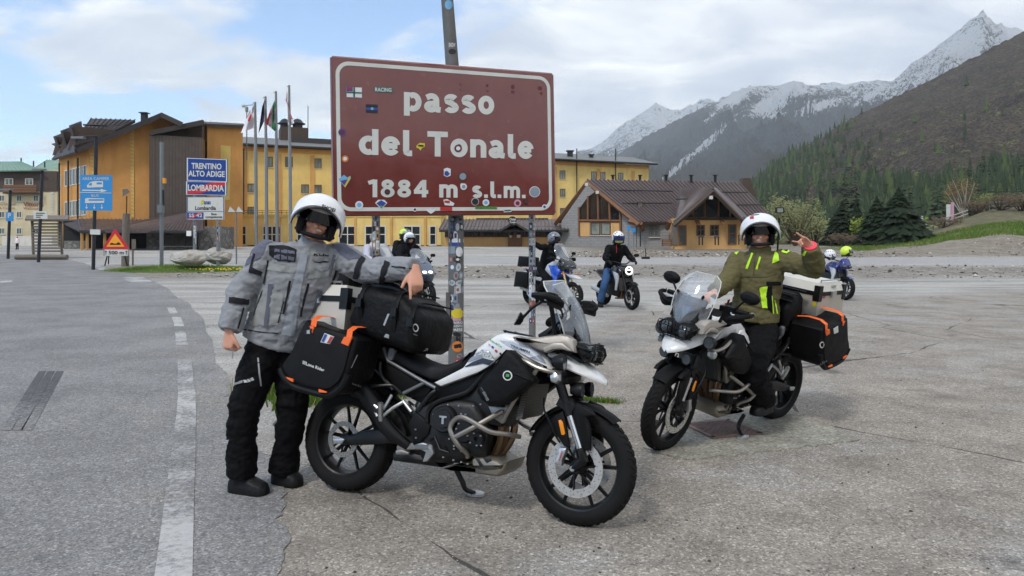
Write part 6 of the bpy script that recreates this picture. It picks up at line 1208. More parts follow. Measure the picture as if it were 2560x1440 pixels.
def plate(parent, name, spec, y0, y1, m_, both=True, front=False, X=None, bev=0.008, smooth=True):   # closed side panel between two distances from the centre plane
    o = outl(spec, -y1, front); w = (y1-y0)/2; yc = (y0+y1)/2; out = None
    for s in ((-1, 1) if both else (-1,)):
        mb = MB(); mb.X = X; t = MB(); t.pillow(o, w, min(bev, w*0.9), 2); mb.add([(v[0], v[1]+s*yc, v[2]) for v in t.v], t.f); q = mb.build(name, m_, parent, smooth)
        out = out or q
    return out
def tiger(root, steer, bike):
    SX = steer_m(steer); B = root; lift = {}
    wheel(B, 'front_wheel', (WB, 0, TR), TR, 0.105, SX, 10, ((-0.075, 0.158), (0.075, 0.158)), discmat='disc_steel'); wheel(B, 'rear_wheel', (0, 0, TR), TR, 0.165, None, 10, ((-0.085, 0.108),), rim_r=TR*0.71, discmat='titanium_bar')
    # tank, seat, side panels
    tank = MB().pillow(outl([('D', [(1680, 545), (1830, 440), (1990, 335), (2110, 312), (2400, 368)]), ('A', [(330, 745), (470, 870), (540, 940), (590, 1020), (622, 1075), (560, 1102), (430, 1045), (330, 1010), (200, 985), (60, 960)]), ('D', [(1990, 800), (1850, 880), (1700, 880), (1580, 800), (1600, 700)])], -0.16), 0.165, 0.075, 4, 0.035).build('tank', 'white_gloss', B, ang=50)
    sidep = plate(B, 'side_panel', [('D', [(1990, 790), (1740, 940), (1430, 1055), (1130, 1165), (1030, 1105), (1260, 985), (1480, 872), (1590, 720), (1790, 580), (1900, 600)])], 0.10, 0.172, 'white_gloss', bev=0.012)
    seat = MB().pillow(outl([('D', [(330, 740), (380, 595), (480, 605), (560, 650), (700, 735), (900, 805), (1080, 825), (1250, 805), (1400, 735), (1560, 630), (1690, 560), (1650, 680), (1490, 870), (1250, 1000), (1040, 1097), (960, 1090), (700, 970), (400, 805)])], -0.14), 0.145, 0.07, 4, 0.03).build('seat', 'seat_vinyl', B, ang=50)
    MB().pillow(outl([('E', [(850, 640), (1240, 770), (1300, 830), (1240, 960), (1000, 900), (600, 760), (560, 640)])], -0.12), 0.13, 0.04, 3).build('pillion_seat', 'seat_vinyl', B)
    MB().pillow(outl([('D', [(2100, 280), (2440, 345), (2500, 420), (2110, 318)])], -0.08), 0.085, 0.02, 2).build('tank_cover', 'black_plastic', B)
    plate(B, 'seat_trim', [('D', [(330, 560), (375, 560), (420, 600), (365, 755), (310, 740), (300, 660)])], 0.13, 0.165, 'grey_vinyl')
    plate(B, 'tail_side_panel', [('D', [(290, 770), (1000, 1180), (900, 1330), (640, 1340), (540, 1290), (220, 960)])], 0.07, 0.13, 'black_plastic')
    pan = plate(B, 'upper_fairing', [('A', [(160, 705), (230, 690), (310, 713), (430, 713), (700, 672), (780, 690), (845, 740), (857, 880), (780, 862), (700, 840), (610, 846), (530, 880), (470, 862), (300, 780)])], 0.10, 0.20, 'taupe_panel', bev=0.03)
    plate(B, 'fairing_crease', [('A', [(500, 830), (620, 770), (720, 770), (820, 860), (780, 862), (700, 838), (610, 846), (530, 880)])], 0.17, 0.206, 'taupe_panel', bev=0.01)
    MB().pillow(outl([('A', [(640, 655), (730, 545), (790, 490), (850, 560), (905, 745), (850, 755), (780, 700), (700, 680)])], -0.12), 0.12, 0.03, 2).build('cockpit', 'black_plastic', B)
    MB().pillow(outl([('A', [(500, 690), (700, 560), (860, 720), (900, 900), (760, 960), (560, 900)])], 0.0), 0.09, 0.02, 2).build('headlight_carrier', 'satin_black', B)
    MB().pillow(outl([('A', [(560, 900), (840, 860), (980, 985), (900, 1010), (780, 985), (640, 960)])], -0.08), 0.085, 0.02, 2).build('dark_gap_infill', 'satin_black', B)  # added black block filling the dark gap between headlight and beak
    hl = MB().pillow(outl([('A', [(850, 770), (935, 772), (1030, 858), (1048, 900), (1030, 985), (960, 985), (870, 900)])], -0.15), 0.155, 0.05, 3).build('headlight', 'black_plastic', B)
    hx = pt('A', 985, 895, -0.08); 
    for s in (-1, 1):
        mb = MB(); mb.ball((hx.x+0.015, s*0.075, hx.z), (0.05, 0.06, 0.05), 14); mb.build('lens', 'headlamp_glass', hl)
        mb = MB(); gx = hx.x+0.06
        for k in range(5): mb.tube([(gx-0.01, s*(0.015+0.032*k), hx.z+0.065-0.006*k), (gx, s*(0.015+0.032*k), hx.z), (gx-0.02, s*(0.02+0.03*k), hx.z-0.06+0.006*k)], 0.004, 5)
        for dz in (-0.05, -0.015, 0.02, 0.055): mb.tube([(gx, s*0.01, hx.z+dz), (gx-0.005, s*0.09, hx.z+dz), (gx-0.03, s*0.15, hx.z+dz*0.8)], 0.004, 5)
        mb.tube([(gx-0.03, s*0.15, hx.z+0.02), (hx.x-0.10, s*0.16, hx.z+0.05)], 0.006, 5); mb.build('lamp_guard', 'satin_black', hl)
    # beak
    tp = [Lr(M1i, *zp('A', x, y), 0.0) for x, y in ((560, 870), (700, 868), (800, 900), (940, 972), (1080, 1062), (1150, 1132), (1184, 1200))]; bt = [Lr(M1i, *zp('A', x, y), -0.12) for x, y in ((630, 905), (740, 955), (800, 1040), (900, 1095), (1020, 1155), (1110, 1192), (1186, 1214))]; hw = [0.11, 0.145, 0.158, 0.138, 0.10, 0.065, 0.014]; rings = []
    for t_, b_, w in zip(tp, bt, hw):
        zb = min(b_.z, t_.z-0.01); x = b_.x*0.5+t_.x*0.5
        top = [(x, -w, zb), (x, -w*0.92, zb+(t_.z-zb)*0.55), (x, -w*0.5, t_.z-0.004), (x, 0, t_.z+0.012), (x, w*0.5, t_.z-0.004), (x, w*0.92, zb+(t_.z-zb)*0.55), (x, w, zb)]
        rings.append(top+[(a, b*0.94, c-0.008) for a, b, c in reversed(top)])
    beak = MB().loft(rings).build('beak', 'white_gloss', B, ang=50)
    # windscreen
    b0_, t0_ = Lr(M1i, 1478, 866, 0), Lr(M1i, 1420, 703, 0); rows = []
    for j in range(13):
        t = j/12; w = [0.12, 0.165, 0.185, 0.17, 0.12][0]*0; w = float(np.interp(t, [0, 0.2, 0.5, 0.8, 0.93, 1], [0.12, 0.165, 0.18, 0.165, 0.14, 0.09])); c = b0_.lerp(t0_, t)+Vector((0.03*math.sin(t*math.pi)-0.02*t*t, 0, 0)); rows.append([(c.x-0.10*abs(u)**1.8*(1.0), w*u, c.z-0.015*abs(u)**2) for u in np.linspace(-1, 1, 13)])
    mb = MB(); mb.loft(rows, cap=False, closed=False); ws_o = mb.build('windscreen', 'clear_screen', B)
    mb = MB(); mb.tube([r[0] for r in rows]+rows[-1][1:-1]+[r[-1] for r in reversed(rows)], 0.0035, 6); mb.build('rim', 'sign_white', ws_o)  # white tube added as a highlight along the screen's edge
    rws = [[(x-0.035, y*0.72, z) for x, y, z in r] for r in rows[:5]]; MB().loft(rws, cap=False, closed=False).build('inner_screen', 'smoked_screen', ws_o)
    for s in (-1, 1): MB().tube([(rows[2][6][0]-0.04, s*0.11, rows[1][6][2]), (rows[6][6][0]-0.05, s*0.10, rows[6][6][2]), (rows[7][6][0]-0.03, s*0.12, rows[7][6][2])], 0.012, 6, 3, flat=0.5).build('screen_bracket', 'black_plastic', ws_o)
    # instrument panel
    c = b0_.lerp(t0_, 0.30); MB().box((c.x-0.13, 0, c.z+0.01), (0.03, 0.17, 0.11), Matrix.Rotation(math.radians(-30), 3, 'Y')).build('display', 'dark_glass', B, False)
    # fork, fender, bars (turn with the steering)
    fk_t, fk_m, fk_b = pt('A', 560, 440, -0.105, True), pt('B', 590, 225, -0.105, True), pt('B', 735, 690, -0.105, True)
    fk_t = fk_b+(fk_m-fk_b)*2.05
    tubes(B, 'fork_tube', [[fk_t, fk_m.lerp(fk_b, 0.04)]], 0.027, 'satin_black', X=SX, n=14, sm=0); tubes(B, 'fork_slider', [[fk_m.lerp(fk_b, 0.04), fk_b.lerp(fk_m, 0.22)]], 0.021, 'fork_chrome', X=SX, n=12, sm=0); tubes(B, 'fork_foot', [[fk_b.lerp(fk_m, 0.24), fk_b, Vector((WB, -0.10, TR))]], [0.028, 0.03, 0.026], 'satin_black', X=SX, n=10, sm=0)
    for f in (0.90, 0.58): c = fk_b.lerp(fk_t, f); mb = MB(); mb.X = SX; mb.box((c.x, 0, c.z), (0.10, 0.26, 0.045), Matrix.Rotation(math.radians(25), 3, 'Y')); mb.build('fork_clamp', 'satin_black', B, False)
    mb = MB(); mb.X = SX; mb.tube([(WB, -0.125, TR), (WB, 0.125, TR)], 0.014, 10); mb.build('axle', 'alu_silver', B)
    mb = MB(); mb.X = SX; prof = [(TR+0.006, -0.062), (TR+0.022, -0.045), (TR+0.028, 0), (TR+0.022, 0.045), (TR+0.006, 0.062), (TR+0.016, 0.04), (TR+0.021, 0), (TR+0.016, -0.04)]; mb.lathe(prof, (WB, 0, TR), 'Y', 26, math.radians(50), math.radians(152), close=True); mb.build('front_fender', 'black_plastic', B)
    plate(B, 'fork_guard', [('B', [(610, 185), (660, 112), (800, 178), (850, 240), (760, 262), (790, 330), (805, 420), (800, 610), (720, 600), (690, 500), (640, 330)])], 0.085, 0.125, 'black_plastic', front=True, X=SX, bev=0.015)
    plate(B, 'fork_guard', [('B', [(390, 290), (520, 190), (550, 300), (590, 580), (530, 560), (470, 470), (420, 420)])], 0.10, 0.125, 'black_plastic', front=True, X=SX)
    plate(B, 'reflector', [('B', [(475, 292), (500, 285), (520, 310), (545, 430), (530, 446), (505, 440)])], 0.125, 0.135, 'amber_lens', front=True, X=SX, bev=0.004)
    cal = plate(B, 'brake_caliper', [('B', [(480, 565), (560, 580), (545, 640), (520, 690), (505, 765), (420, 740), (440, 690), (470, 620)])], 0.075, 0.125, 'alu_silver', front=True, X=SX, bev=0.015)
    tubes(B, 'brake_hose', [[pt('B', 330, 60, -0.12, True), pt('B', 330, 180, -0.14, True), pt('B', 400, 330, -0.14, True), pt('B', 450, 450, -0.13, True), pt('B', 495, 520, -0.12, True)]], 0.006, 'satin_black', X=SX, n=6)
    be = pt('A', 425, 255, -0.34, True); BO = Vector((0, 0, 0)) if bike == 1 else Vector((-0.10, 0, -0.12)); be = be+BO; g1 = pt('A', 440, 400, -0.27, True); g2 = pt('A', 560, 560, -0.12, True); g2 = Vector((g1.x+0.09, -0.12, g1.z-0.06)); ctr = Vector((fk_t.x+0.0, 0, fk_t.z+0.03))+BO; 
    tubes(B, 'handlebar', [[Vector((be.x, -0.25, be.z)), Vector((be.x+0.02, -0.18, be.z-0.01)), Vector((ctr.x+0.01, -0.08, ctr.z+0.02)), Vector((ctr.x, 0, ctr.z+0.02))]], 0.013, 'satin_black', X=SX)
    tubes(B, 'grip', [[be, Vector((be.x+0.01, -0.235, be.z))]], 0.019, 'black_plastic', X=SX, n=12, sm=0)
    for s in (-1, 1):
        mb = MB(); mb.X = SX; mb.tube([(be.x, s*0.365, be.z), (be.x+0.001, s*0.380, be.z)], 0.02, 12); mb.build('bar_end', 'alu_silver', B)
        mb = MB(); mb.X = SX; mb.box((be.x+0.02, s*0.215, be.z-0.005), (0.06, 0.07, 0.06)); mb.box((be.x+0.03, s*0.165, be.z+0.0), (0.05, 0.05, 0.04)); mb.build('switch_cluster', 'satin_black', B, False)
        mb = MB(); mb.X = SX; mb.tube([(be.x+0.06, s*0.24, be.z-0.01), (be.x+0.075, s*0.260, be.z-0.02), (be.x+0.06, s*0.340, be.z-0.02)], 0.007, 6, 3); mb.build('lever', 'alu_silver', B)
        hg = [(be.x+0.0, s*0.375, be.z), (be.x+0.075, s*0.365, be.z-0.005), (be.x+0.125, s*0.290, be.z-0.03), (be.x+0.11, s*0.25, be.z-0.05), (be.x+0.05, s*0.17, be.z-0.03)]
        mb = MB(); mb.X = SX; mb.tube(hg, [0.016, 0.018, 0.020, 0.017, 0.012], 8, 5); mb.build('handguard', 'black_plastic', B)
        mb = MB(); mb.X = SX; rows_ = [[(x, y, z+0.035*k) for x, y, z in [(be.x+0.08, s*0.360, be.z-0.05), (be.x+0.13, s*0.300, be.z-0.075), (be.x+0.13, s*0.27, be.z-0.085), (be.x+0.08, s*0.18, be.z-0.07)]] for k in range(3)]; mb.loft(rows_, cap=False, closed=False); mb.build('wind_shield', 'black_plastic', B)
        if bike == 1: mc_ = Vector((be.x-0.135, s*0.26, be.z-0.125)); nr = Vector((-0.80, -0.42 if s < 0 else 0.3, 0.42)).normalized(); q0 = Vector((be.x+0.02, s*0.25, be.z-0.02))
        else: mc_ = Vector((be.x+0.0, s*0.33, be.z+0.115)); nr = Vector((-1, 0, 0.05)).normalized(); q0 = Vector((be.x+0.02, s*0.24, be.z))
        Rm = nr.to_track_quat('Z', 'Y').to_matrix(); mb = MB(); mb.X = SX; mb.lathe([(0.002, -0.035), (0.04, -0.03), (0.062, -0.008), (0.066, 0.0), (0.060, 0.002)], mc_, 'Z', 20, R=Rm @ Matrix.Diagonal((1.0 if bike == 1 else 1.2, 0.62 if bike == 1 else 0.74, 1))); mi_ = mb.build('mirror', 'black_plastic', B)
        mb = MB(); mb.X = SX; mb.lathe([(0.001, 0.001), (0.058, 0.001)], mc_, 'Z', 20, R=Rm @ Matrix.Diagonal((1.0 if bike == 1 else 1.2, 0.62 if bike == 1 else 0.74, 1))); mb.build('glass', 'mirror_glass', mi_)
        mb = MB(); mb.X = SX; mb.tube([q0, q0.lerp(mc_, 0.5)+Vector((0.01, 0, 0.01)), mc_-nr*0.02], 0.008, 8, 3); mb.build('mirror_stalk', 'satin_black', B)
    mb = MB(); mb.X = SX
    for k in range(5): a = rng.random(3); mb.tube([(be.x+0.03, -0.2+0.09*k, be.z), (be.x+0.06+0.03*a[0], -0.15+0.08*k, be.z-0.10), (WB-0.24+0.03*a[1], -0.06+0.03*k, be.z-0.20-0.06*a[2]), (WB-0.20, -0.05+0.02*k, be.z-0.34)], 0.006, 5, 4)
    mb.build('control_cables', 'satin_black', B); 
    mb = MB(); mb.X = SX; mb.box((ctr.x+0.0, -0.02, ctr.z+0.07), (0.035, 0.09, 0.15)); mb.tube([(ctr.x, -0.02, ctr.z-0.02), (ctr.x, -0.02, ctr.z+0.05)], 0.012, 6); mb.build('phone_mount', 'satin_black', B, False)
    # spot lamps and crash bars
    for k, x, y, yy, r in (('A', 728, 985, -0.22, 0.045), ('A', 925, 1290, -0.10, 0.043)):
        c = pt(k, x, y, yy)
        for s in (-1, 1): mb = MB(); q = mir(c, s) if s == 1 else c; mb.lathe([(0.004, -0.06), (r*0.6, -0.055), (r, -0.01), (r, 0.012), (r*0.9, 0.014)], q, 'X', 16); o_l = mb.build('spot_lamp', 'satin_black', B); MB().lathe([(0.001, 0.0125), (r*0.9, 0.0125)], q, 'X', 16).build('lens', 'headlamp_glass', o_l)
    plate(B, 'indicator', [('A', [(570, 1125), (640, 1080), (690, 1120), (690, 1190), (650, 1225), (580, 1200)])], 0.20, 0.27, 'alu_silver', bev=0.03)
    tubes(B, 'upper_crash_bar', [[pt('A', 700, 1090, -0.20), pt('A', 610, 1090, -0.25), pt('A', 440, 1040, -0.26), pt('A', 300, 965, -0.25), pt('A', 200, 960, -0.22)], [pt('A', 450, 1055, -0.25), pt('A', 400, 1130, -0.24), pt('A', 300, 1250, -0.22), pt('C', 1500, 420, -0.2), pt('C', 1380, 640, -0.18)]], 0.0125, 'titanium_bar')
    tubes(B, 'crash_bar', [[pt('C', 1560, 790, -0.10), pt('C', 1440, 765, -0.19), pt('C', 1280, 745, -0.26), pt('C', 1180, 700, -0.28), pt('C', 1030, 612, -0.28), pt('C', 950, 588, -0.28), pt('C', 880, 625, -0.28), pt('C', 845, 700, -0.28), pt('C', 870, 785, -0.28), pt('C', 930, 880, -0.26), pt('C', 1010, 955, -0.2), pt('C', 1025, 1000, -0.18)], [pt('C', 890, 795, -0.275), pt('C', 1090, 690, -0.275), pt('C', 1240, 605, -0.24), pt('C', 1380, 525, -0.2)]], 0.0135, 'titanium_bar')
    plate(B, 'bar_bracket', [('C', [(1235, 475), (1330, 480), (1400, 490), (1410, 460), (1460, 460), (1400, 640), (1370, 655), (1290, 600)])], 0.16, 0.19, 'titanium_bar', bev=0.006)
    # engine
    MB().pillow(outl([('C', [(430, 560), (520, 440), (900, 390), (1080, 420), (1190, 560), (1230, 700), (1200, 1000), (1060, 1015), (900, 1070), (560, 1060), (430, 860)])], -0.17), 0.175, 0.05, 3).build('crankcase', 'engine_black', B)
    MB().pillow(outl([('C', [(900, 400), (1180, 180), (1330, 240), (1480, 480), (1380, 700), (1150, 650)])], -0.13), 0.14, 0.03, 2).build('cylinder_head', 'engine_black', B)
    MB().pillow(outl([('C', [(520, 250), (1150, 60), (1300, 60), (1350, 300), (1000, 420), (560, 460), (430, 400)])], -0.10), 0.11, 0.03, 2).build('frame_and_airbox', 'satin_black', B)
    for (x, y, r, y0, y1, nm) in ((770, 610, 0.075, 0.17, 0.215, 'clutch_cover'), (770, 605, 0.054, 0.21, 0.225, 'clutch_badge_ring'), (1110, 812, 0.045, 0.165, 0.195, 'pulse_cover'), (985, 740, 0.06, 0.165, 0.19, 'timing_cover')):
        c = pt('C', x, y, -y1)
        for s in (-1, 1): MB().lathe([(r*0.3, s*y1), (r*0.9, s*y1), (r, s*(y1-0.012)), (r*1.03, s*y0)], (c.x, 0, c.z), 'Y', 28).build(nm, 'engine_black', B)
    for s in (-1, 1):
        c = pt('C', 770, 610, -0.226); mb = MB(); mb.box((c.x, s*0.226, c.z+0.014), (0.045, 0.004, 0.010)); mb.box((c.x, s*0.226, c.z-0.008), (0.014, 0.004, 0.036)); mb.build('badge', 'alu_silver', B, False)
    mb = MB()
    for x, y in ((670, 560), (690, 665), (820, 460), (955, 555), (1000, 560), (1155, 455), (1060, 605), (930, 655), (905, 708), (830, 812), (880, 885), (1045, 850), (1020, 780), (1155, 780), (1115, 880), (1160, 880), (875, 1030), (955, 1050), (770, 1000), (1020, 1070), (955, 940), (880, 915), (1085, 755), (845, 690), (485, 715), (490, 800), (930, 470), (1080, 470)):
        c = pt('C', x, y, -0.2)
        for s in (-1, 1): mb.ball((c.x, s*0.195, c.z), 0.007, 6)
    mb.build('bolts', 'alu_silver', B, kind='stuff')
    plate(B, 'frame_plate', [('C', [(480, 530), (560, 590), (640, 680), (620, 760), (540, 850), (460, 860), (410, 650)])], 0.15, 0.19, 'black_plastic', bev=0.012)
    tubes(B, 'frame_tube', [[pt('C', 520, 520, -0.17), pt('C', 640, 360, -0.16), pt('C', 700, 320, -0.15)], [pt('C', 610, 640, -0.18), pt('C', 620, 530, -0.18), pt('C', 720, 430, -0.17), pt('C', 980, 350, -0.16), pt('C', 1060, 300, -0.15), pt('C', 1180, 170, -0.14), pt('C', 1330, 20, -0.13)]], 0.015, 'satin_black')
    tubes(B, 'subframe_tube', [[pt('D', 250, 560, -0.13), pt('D', 310, 760, -0.14), pt('D', 820, 1060, -0.15), pt('D', 1060, 1190, -0.155)], [pt('D', 880, 1110, -0.155), pt('D', 540, 1280, -0.16)]], 0.0115, 'frame_silver', n=10, sm=0)
    tubes(B, 'pannier_rack', [[pt('D', 200, 780, -0.19), pt('D', 205, 980, -0.19), pt('D', 390, 1215, -0.18)], [pt('D', 100, 900, -0.19), pt('D', 340, 1130, -0.18)], [pt('D', 60, 1160, -0.21), pt('D', 340, 1145, -0.19), pt('D', 420, 1175, -0.18), pt('D', 530, 1290, -0.17)]], 0.010, 'satin_black')
    tubes(B, 'pillion_peg_bracket', [[pt('F', 1190, 135, -0.18), pt('F', 1085, 320, -0.20)], [pt('F', 950, 245, -0.22), pt('F', 960, 310, -0.22), pt('F', 1015, 400, -0.22)], [pt('F', 950, 245, -0.22), pt('F', 1020, 300, -0.22)], [pt('F', 1050, 420, -0.21), pt('F', 1200, 300, -0.2), pt('F', 1330, 225, -0.18)], [pt('F', 1330, 210, -0.17), pt('F', 1435, 345, -0.17)]], 0.011, 'alu_silver', n=8, sm=0); tubes(B, 'pillion_peg', [[pt('F', 1048, 235, -0.25), pt('F', 1055, 450, -0.21)]], 0.016, 'alu_silver', n=8, sm=0)
    plate(B, 'heel_guard', [('C', [(560, 1050), (590, 950), (500, 905), (480, 870), (560, 850), (650, 880), (675, 960), (600, 1045)])], 0.17, 0.20, 'alu_silver', bev=0.008); tubes(B, 'foot_peg', [[pt('C', 490, 895, -0.20), pt('C', 640, 895, -0.28)]], 0.014, 'alu_silver', n=8, sm=0); tubes(B, 'pedal', [[pt('C', 640, 830, -0.2), pt('C', 690, 790, -0.22), pt('C', 740, 920, -0.23), pt('C', 840, 950, -0.23), pt('C', 790, 890, -0.23)]], 0.008, 'satin_black', sm=0)
    sw = MB().pillow(outl([('F', [(470, 690), (560, 655), (640, 640), (880, 570), (1120, 540), (1300, 590), (1390, 740), (1200, 748), (700, 765), (560, 745)])], -0.12), 0.125, 0.02, 2).build('swingarm', 'engine_black', B); plate(B, 'axle_block', [('F', [(450, 680), (560, 668), (600, 690), (560, 745), (460, 740)])], 0.125, 0.145, 'alu_silver', bev=0.006)
    plate(B, 'rear_hugger', [('F', [(860, 180), (1000, 90), (1180, 260), (1300, 420), (1370, 600), (1360, 720), (1240, 700), (1130, 560), (1020, 420), (930, 300)])], 0.02, 0.10, 'black_plastic', bev=0.02); mb = MB(); mb.tube([pt('C', 420, 880, -0.13), pt('C', 200, 700, -0.17), pt('F', 900, 150, -0.19), pt('E', 900, 1250, -0.19)], [0.03, 0.045, 0.055, 0.055], 16, 4); mb.build('silencer', 'satin_black', B)
    rad = [pt('A', 300, 1250, -0.18), pt('B', 40, 290, -0.18)]; dx = Vector((0.035, 0, 0.014)); mb = MB(); a, b = rad; mb.hexa([a, mir(a, 1), mir(b, 1), b], [v+dx for v in (a, mir(a, 1), mir(b, 1), b)]); mb.build('radiator', 'radiator_core', B, False)
    tubes(B, 'exhaust_header', [[pt('C', 1330, 560, -y), pt('C', 1380, 700, -y), pt('C', 1350, 880, -y*0.8), pt('C', 1250, 1010, -y*0.5), pt('C', 1000, 1060, -0.03)] for y in (0.03, 0.10)], 0.024, 'exhaust_brown')
    MB().pillow(outl([('C', [(735, 1122), (860, 1082), (1072, 1112), (1052, 1030), (1082, 992), (1200, 987), (1330, 1022), (1380, 1062), (1440, 1042), (1405, 1150), (1330, 1207), (1220, 1192), (900, 1142)])], -0.15), 0.155, 0.03, 3).build('skid_plate', 'skid_alu', B, ang=30)
    for sp_ in ([(1105, 1015), (1140, 1015), (1185, 1085), (1150, 1092)], [(1180, 1005), (1250, 1005), (1268, 1030), (1225, 1062), (1205, 1045)]): plate(B, 'skid_slot', [('C', sp_)], 0.150, 0.158, 'sign_black', bev=0.002)
    MB().pillow(outl([('C', [(250, 950), (420, 940), (700, 1000), (740, 1110), (500, 1075), (250, 1040)])], -0.1), 0.11, 0.03, 2).build('lower_frame', 'engine_black', B); plate(B, 'brake_cylinder', [('C', [(280, 930), (330, 915), (420, 950), (415, 975), (280, 975)])], 0.15, 0.175, 'titanium_bar', bev=0.01)
    foot = M1i @ Vector((*gp(1188, 1238), 0.004)); st0 = pt('C', 910, 1130, 0.13); mb = MB(); mb.tube([st0, st0.lerp(foot, 0.35)+Vector((0.015, -0.03, -0.02)), st0.lerp(foot, 0.55)+Vector((0.01, -0.03, -0.03)), foot+Vector((0, -0.01, 0.012))], [0.016, 0.017, 0.014, 0.013], 8, 4); mb.build('side_stand', 'engine_black', B); mb = MB(); mb.lathe([(0.002, 0.016), (0.05, 0.014), (0.052, 0.0), (0.002, 0.0)], foot, 'Z', 16, R=Matrix.Rotation(math.radians(10), 3, 'X') @ Matrix.Diagonal((1.2, 0.8, 1))); mb.build('stand_foot', 'alu_silver', B)
    # rear rack, tail lamp, plate
    rk = pt('E', 600, 660, 0); mb = MB(); mb.box((rk.x-0.02, 0, rk.z-0.02), (0.42, 0.24, 0.02)); mb.build('luggage_rack', 'satin_black', B, False); MB().box((rk.x-0.18, 0, rk.z-0.10), (0.06, 0.14, 0.06)).build('tail_lamp', 'sign_red', B, False); MB().pillow([(0.30, 0.62), (-0.05, 0.80), (-0.28, 0.86), (-0.30, 0.80), (-0.02, 0.68), (0.2, 0.55)], 0.07, 0.02, 2).build('tail_fairing', 'black_plastic', B)
    return dict(sidep=sidep, tank=tank, seat=seat, pan=pan, beak=beak, cal=cal)
def bike_root(name, M, label, cat='motorcycle', group=None):
    r = empty(name, (0, 0, 0), 0, label, cat, group); r.matrix_basis = M; return r
b1 = bike_root('adventure_motorcycle', M1, 'white and black adventure motorcycle nearest the camera, side on with black panniers'); K1 = tiger(b1, -5, 1)
b2 = bike_root('adventure_motorcycle', M2, 'white adventure motorcycle ridden by the person in the olive jacket'); K2 = tiger(b2, 5, 2)
def ppatch(name, tree, spec, mat_, parent, off=0.003, step=5.0):
    p = [Vector(q) for q in pxs(spec)]; q = []
    for i in range(len(p)):
        a, b = p[i], p[(i+1) % len(p)]; n = max(1, int((b-a).length/step)); q += [a.lerp(b, k/n) for k in range(n)]
    n = len(q); xs_, ys_ = [v.x for v in q], [v.y for v in q]; ins = []
    def inside(x, y):
        c = False
        for i in range(len(p)):
            a, b = p[i], p[i-1]
            if (a.y > y) != (b.y > y) and x < (b.x-a.x)*(y-a.y)/(b.y-a.y)+a.x: c = not c
        return c
    y = min(ys_)+step/2
    while y < max(ys_):
        x = min(xs_)+step/2
        while x < max(xs_):
            if inside(x, y): ins.append(Vector((x+0.13*math.sin(y*3), y+0.11*math.cos(x*2))))
            x += step
        y += step
    vv, _, ff, *_r = delaunay_2d_cdt(q+ins, [(i, (i+1) % n) for i in range(n)], [], 1, 1e-4)
    inv = wmat(parent).inverted(); hs = [hit(tree, v.x, v.y, off) for v in vv]; ok = [(v, h) for v, h in zip(vv, hs) if h]
    if not ok: return None
    vs = [inv @ (h or min(ok, key=lambda q: (q[0]-v).length)[1])[0] for v, h in zip(vv, hs)]
    mb = MB(); mb.add(vs, [tuple(t) for t in ff]); return mb.build(name, mat_, parent, True)
mat('decal_grey', (140, 146, 156), 0.3, 0.2, 0.05); mat('decal_navy', (46, 50, 62), 0.3, 0, 0.05); mat('decal_pale', (190, 196, 206), 0.3, 0.1, 0.05); mat('decal_green', (70, 160, 80), 0.4)
tt = bvh([K1['tank'], K1['sidep']])
ppatch('side_decal', tt, [('D', [(1545, 800), (1640, 690), (1790, 585), (1890, 600), (1985, 735), (1820, 700)])], 'decal_grey', b1, 0.003); ppatch('side_decal', tt, [('D', [(1490, 868), (1640, 782), (1800, 718), (1975, 765), (1890, 828), (1800, 808), (1700, 830)])], 'decal_navy', b1, 0.0045); ppatch('side_decal', tt, [('A', [(40, 745), (180, 760), (400, 850), (500, 900), (420, 925), (250, 860), (120, 800)])], 'decal_pale', b1); ppatch('side_decal', tt, [('A', [(370, 930), (490, 905), (545, 1005)])], 'decal_grey', b1, 0.0035)
q4 = lambda k, *p: [zp(k, *v) for v in p]
surf_text('model_number', tt, '900', q4('D', (1745, 600), (1945, 680), (1925, 735), (1715, 665)), 'sign_white', b1, 0.006, 0.02); surf_text('maker_lettering', tt, 'TRIUMPH', q4('A', (160, 788), (372, 866), (366, 892), (163, 814)), 'sign_black', b1, 0.005, 0.025); surf_text('tank_sticker', tt, 'Moto&Cie', q4('D', (1900, 408), (2105, 530), (2095, 562), (1890, 440)), 'decal_green', b1, 0.005, 0.01)
for x, y, r, c_ in ((1955, 545, 20, 'sticker_blue'), (2010, 605, 22, 'sticker_red'), (2080, 650, 20, 'sticker_black'), (1905, 510, 16, 'sticker_pink')): a, b = zp('D', x, y); r = r/6.26; patch('tank_sticker', tt, [(a-r, b-r), (a+r, b-r*0.4), (a+r, b+r*1.5), (a-r, b+r)], c_, b1, 0.005, 3, 3, round_=True)
surf_text('beak_lettering', bvh([K1['beak']]), 'GT PRO', q4('A', (715, 905), (832, 958), (828, 976), (712, 922)), 'sign_black', b1, 0.003); surf_text('caliper_lettering', bvh([K1['cal']]), 'brembo', q4('B', (478, 700), (505, 600), (522, 608), (496, 706)), 'sign_red', b1, 0.003)
t2 = bvh([K2['tank']]); Z7 = lambda x, y: (1640+x/6, 660+y/6)
surf_text('maker_lettering', t2, 'TRIUMPH', [Z7(*v) for v in ((990, 1125), (1170, 1065), (1175, 1098), (1000, 1160))], 'sign_black', b2, 0.005, 0.025)
def pz(pts): return [('P', [Z7(*v) for v in pts])]
ppatch('side_decal', t2, pz([(960, 1120), (1160, 1040), (1180, 960), (1215, 1040), (1200, 1130), (1050, 1180)]), 'decal_pale', b2); ppatch('side_decal', t2, pz([(820, 1240), (890, 1165), (985, 1210)]), 'decal_grey', b2)

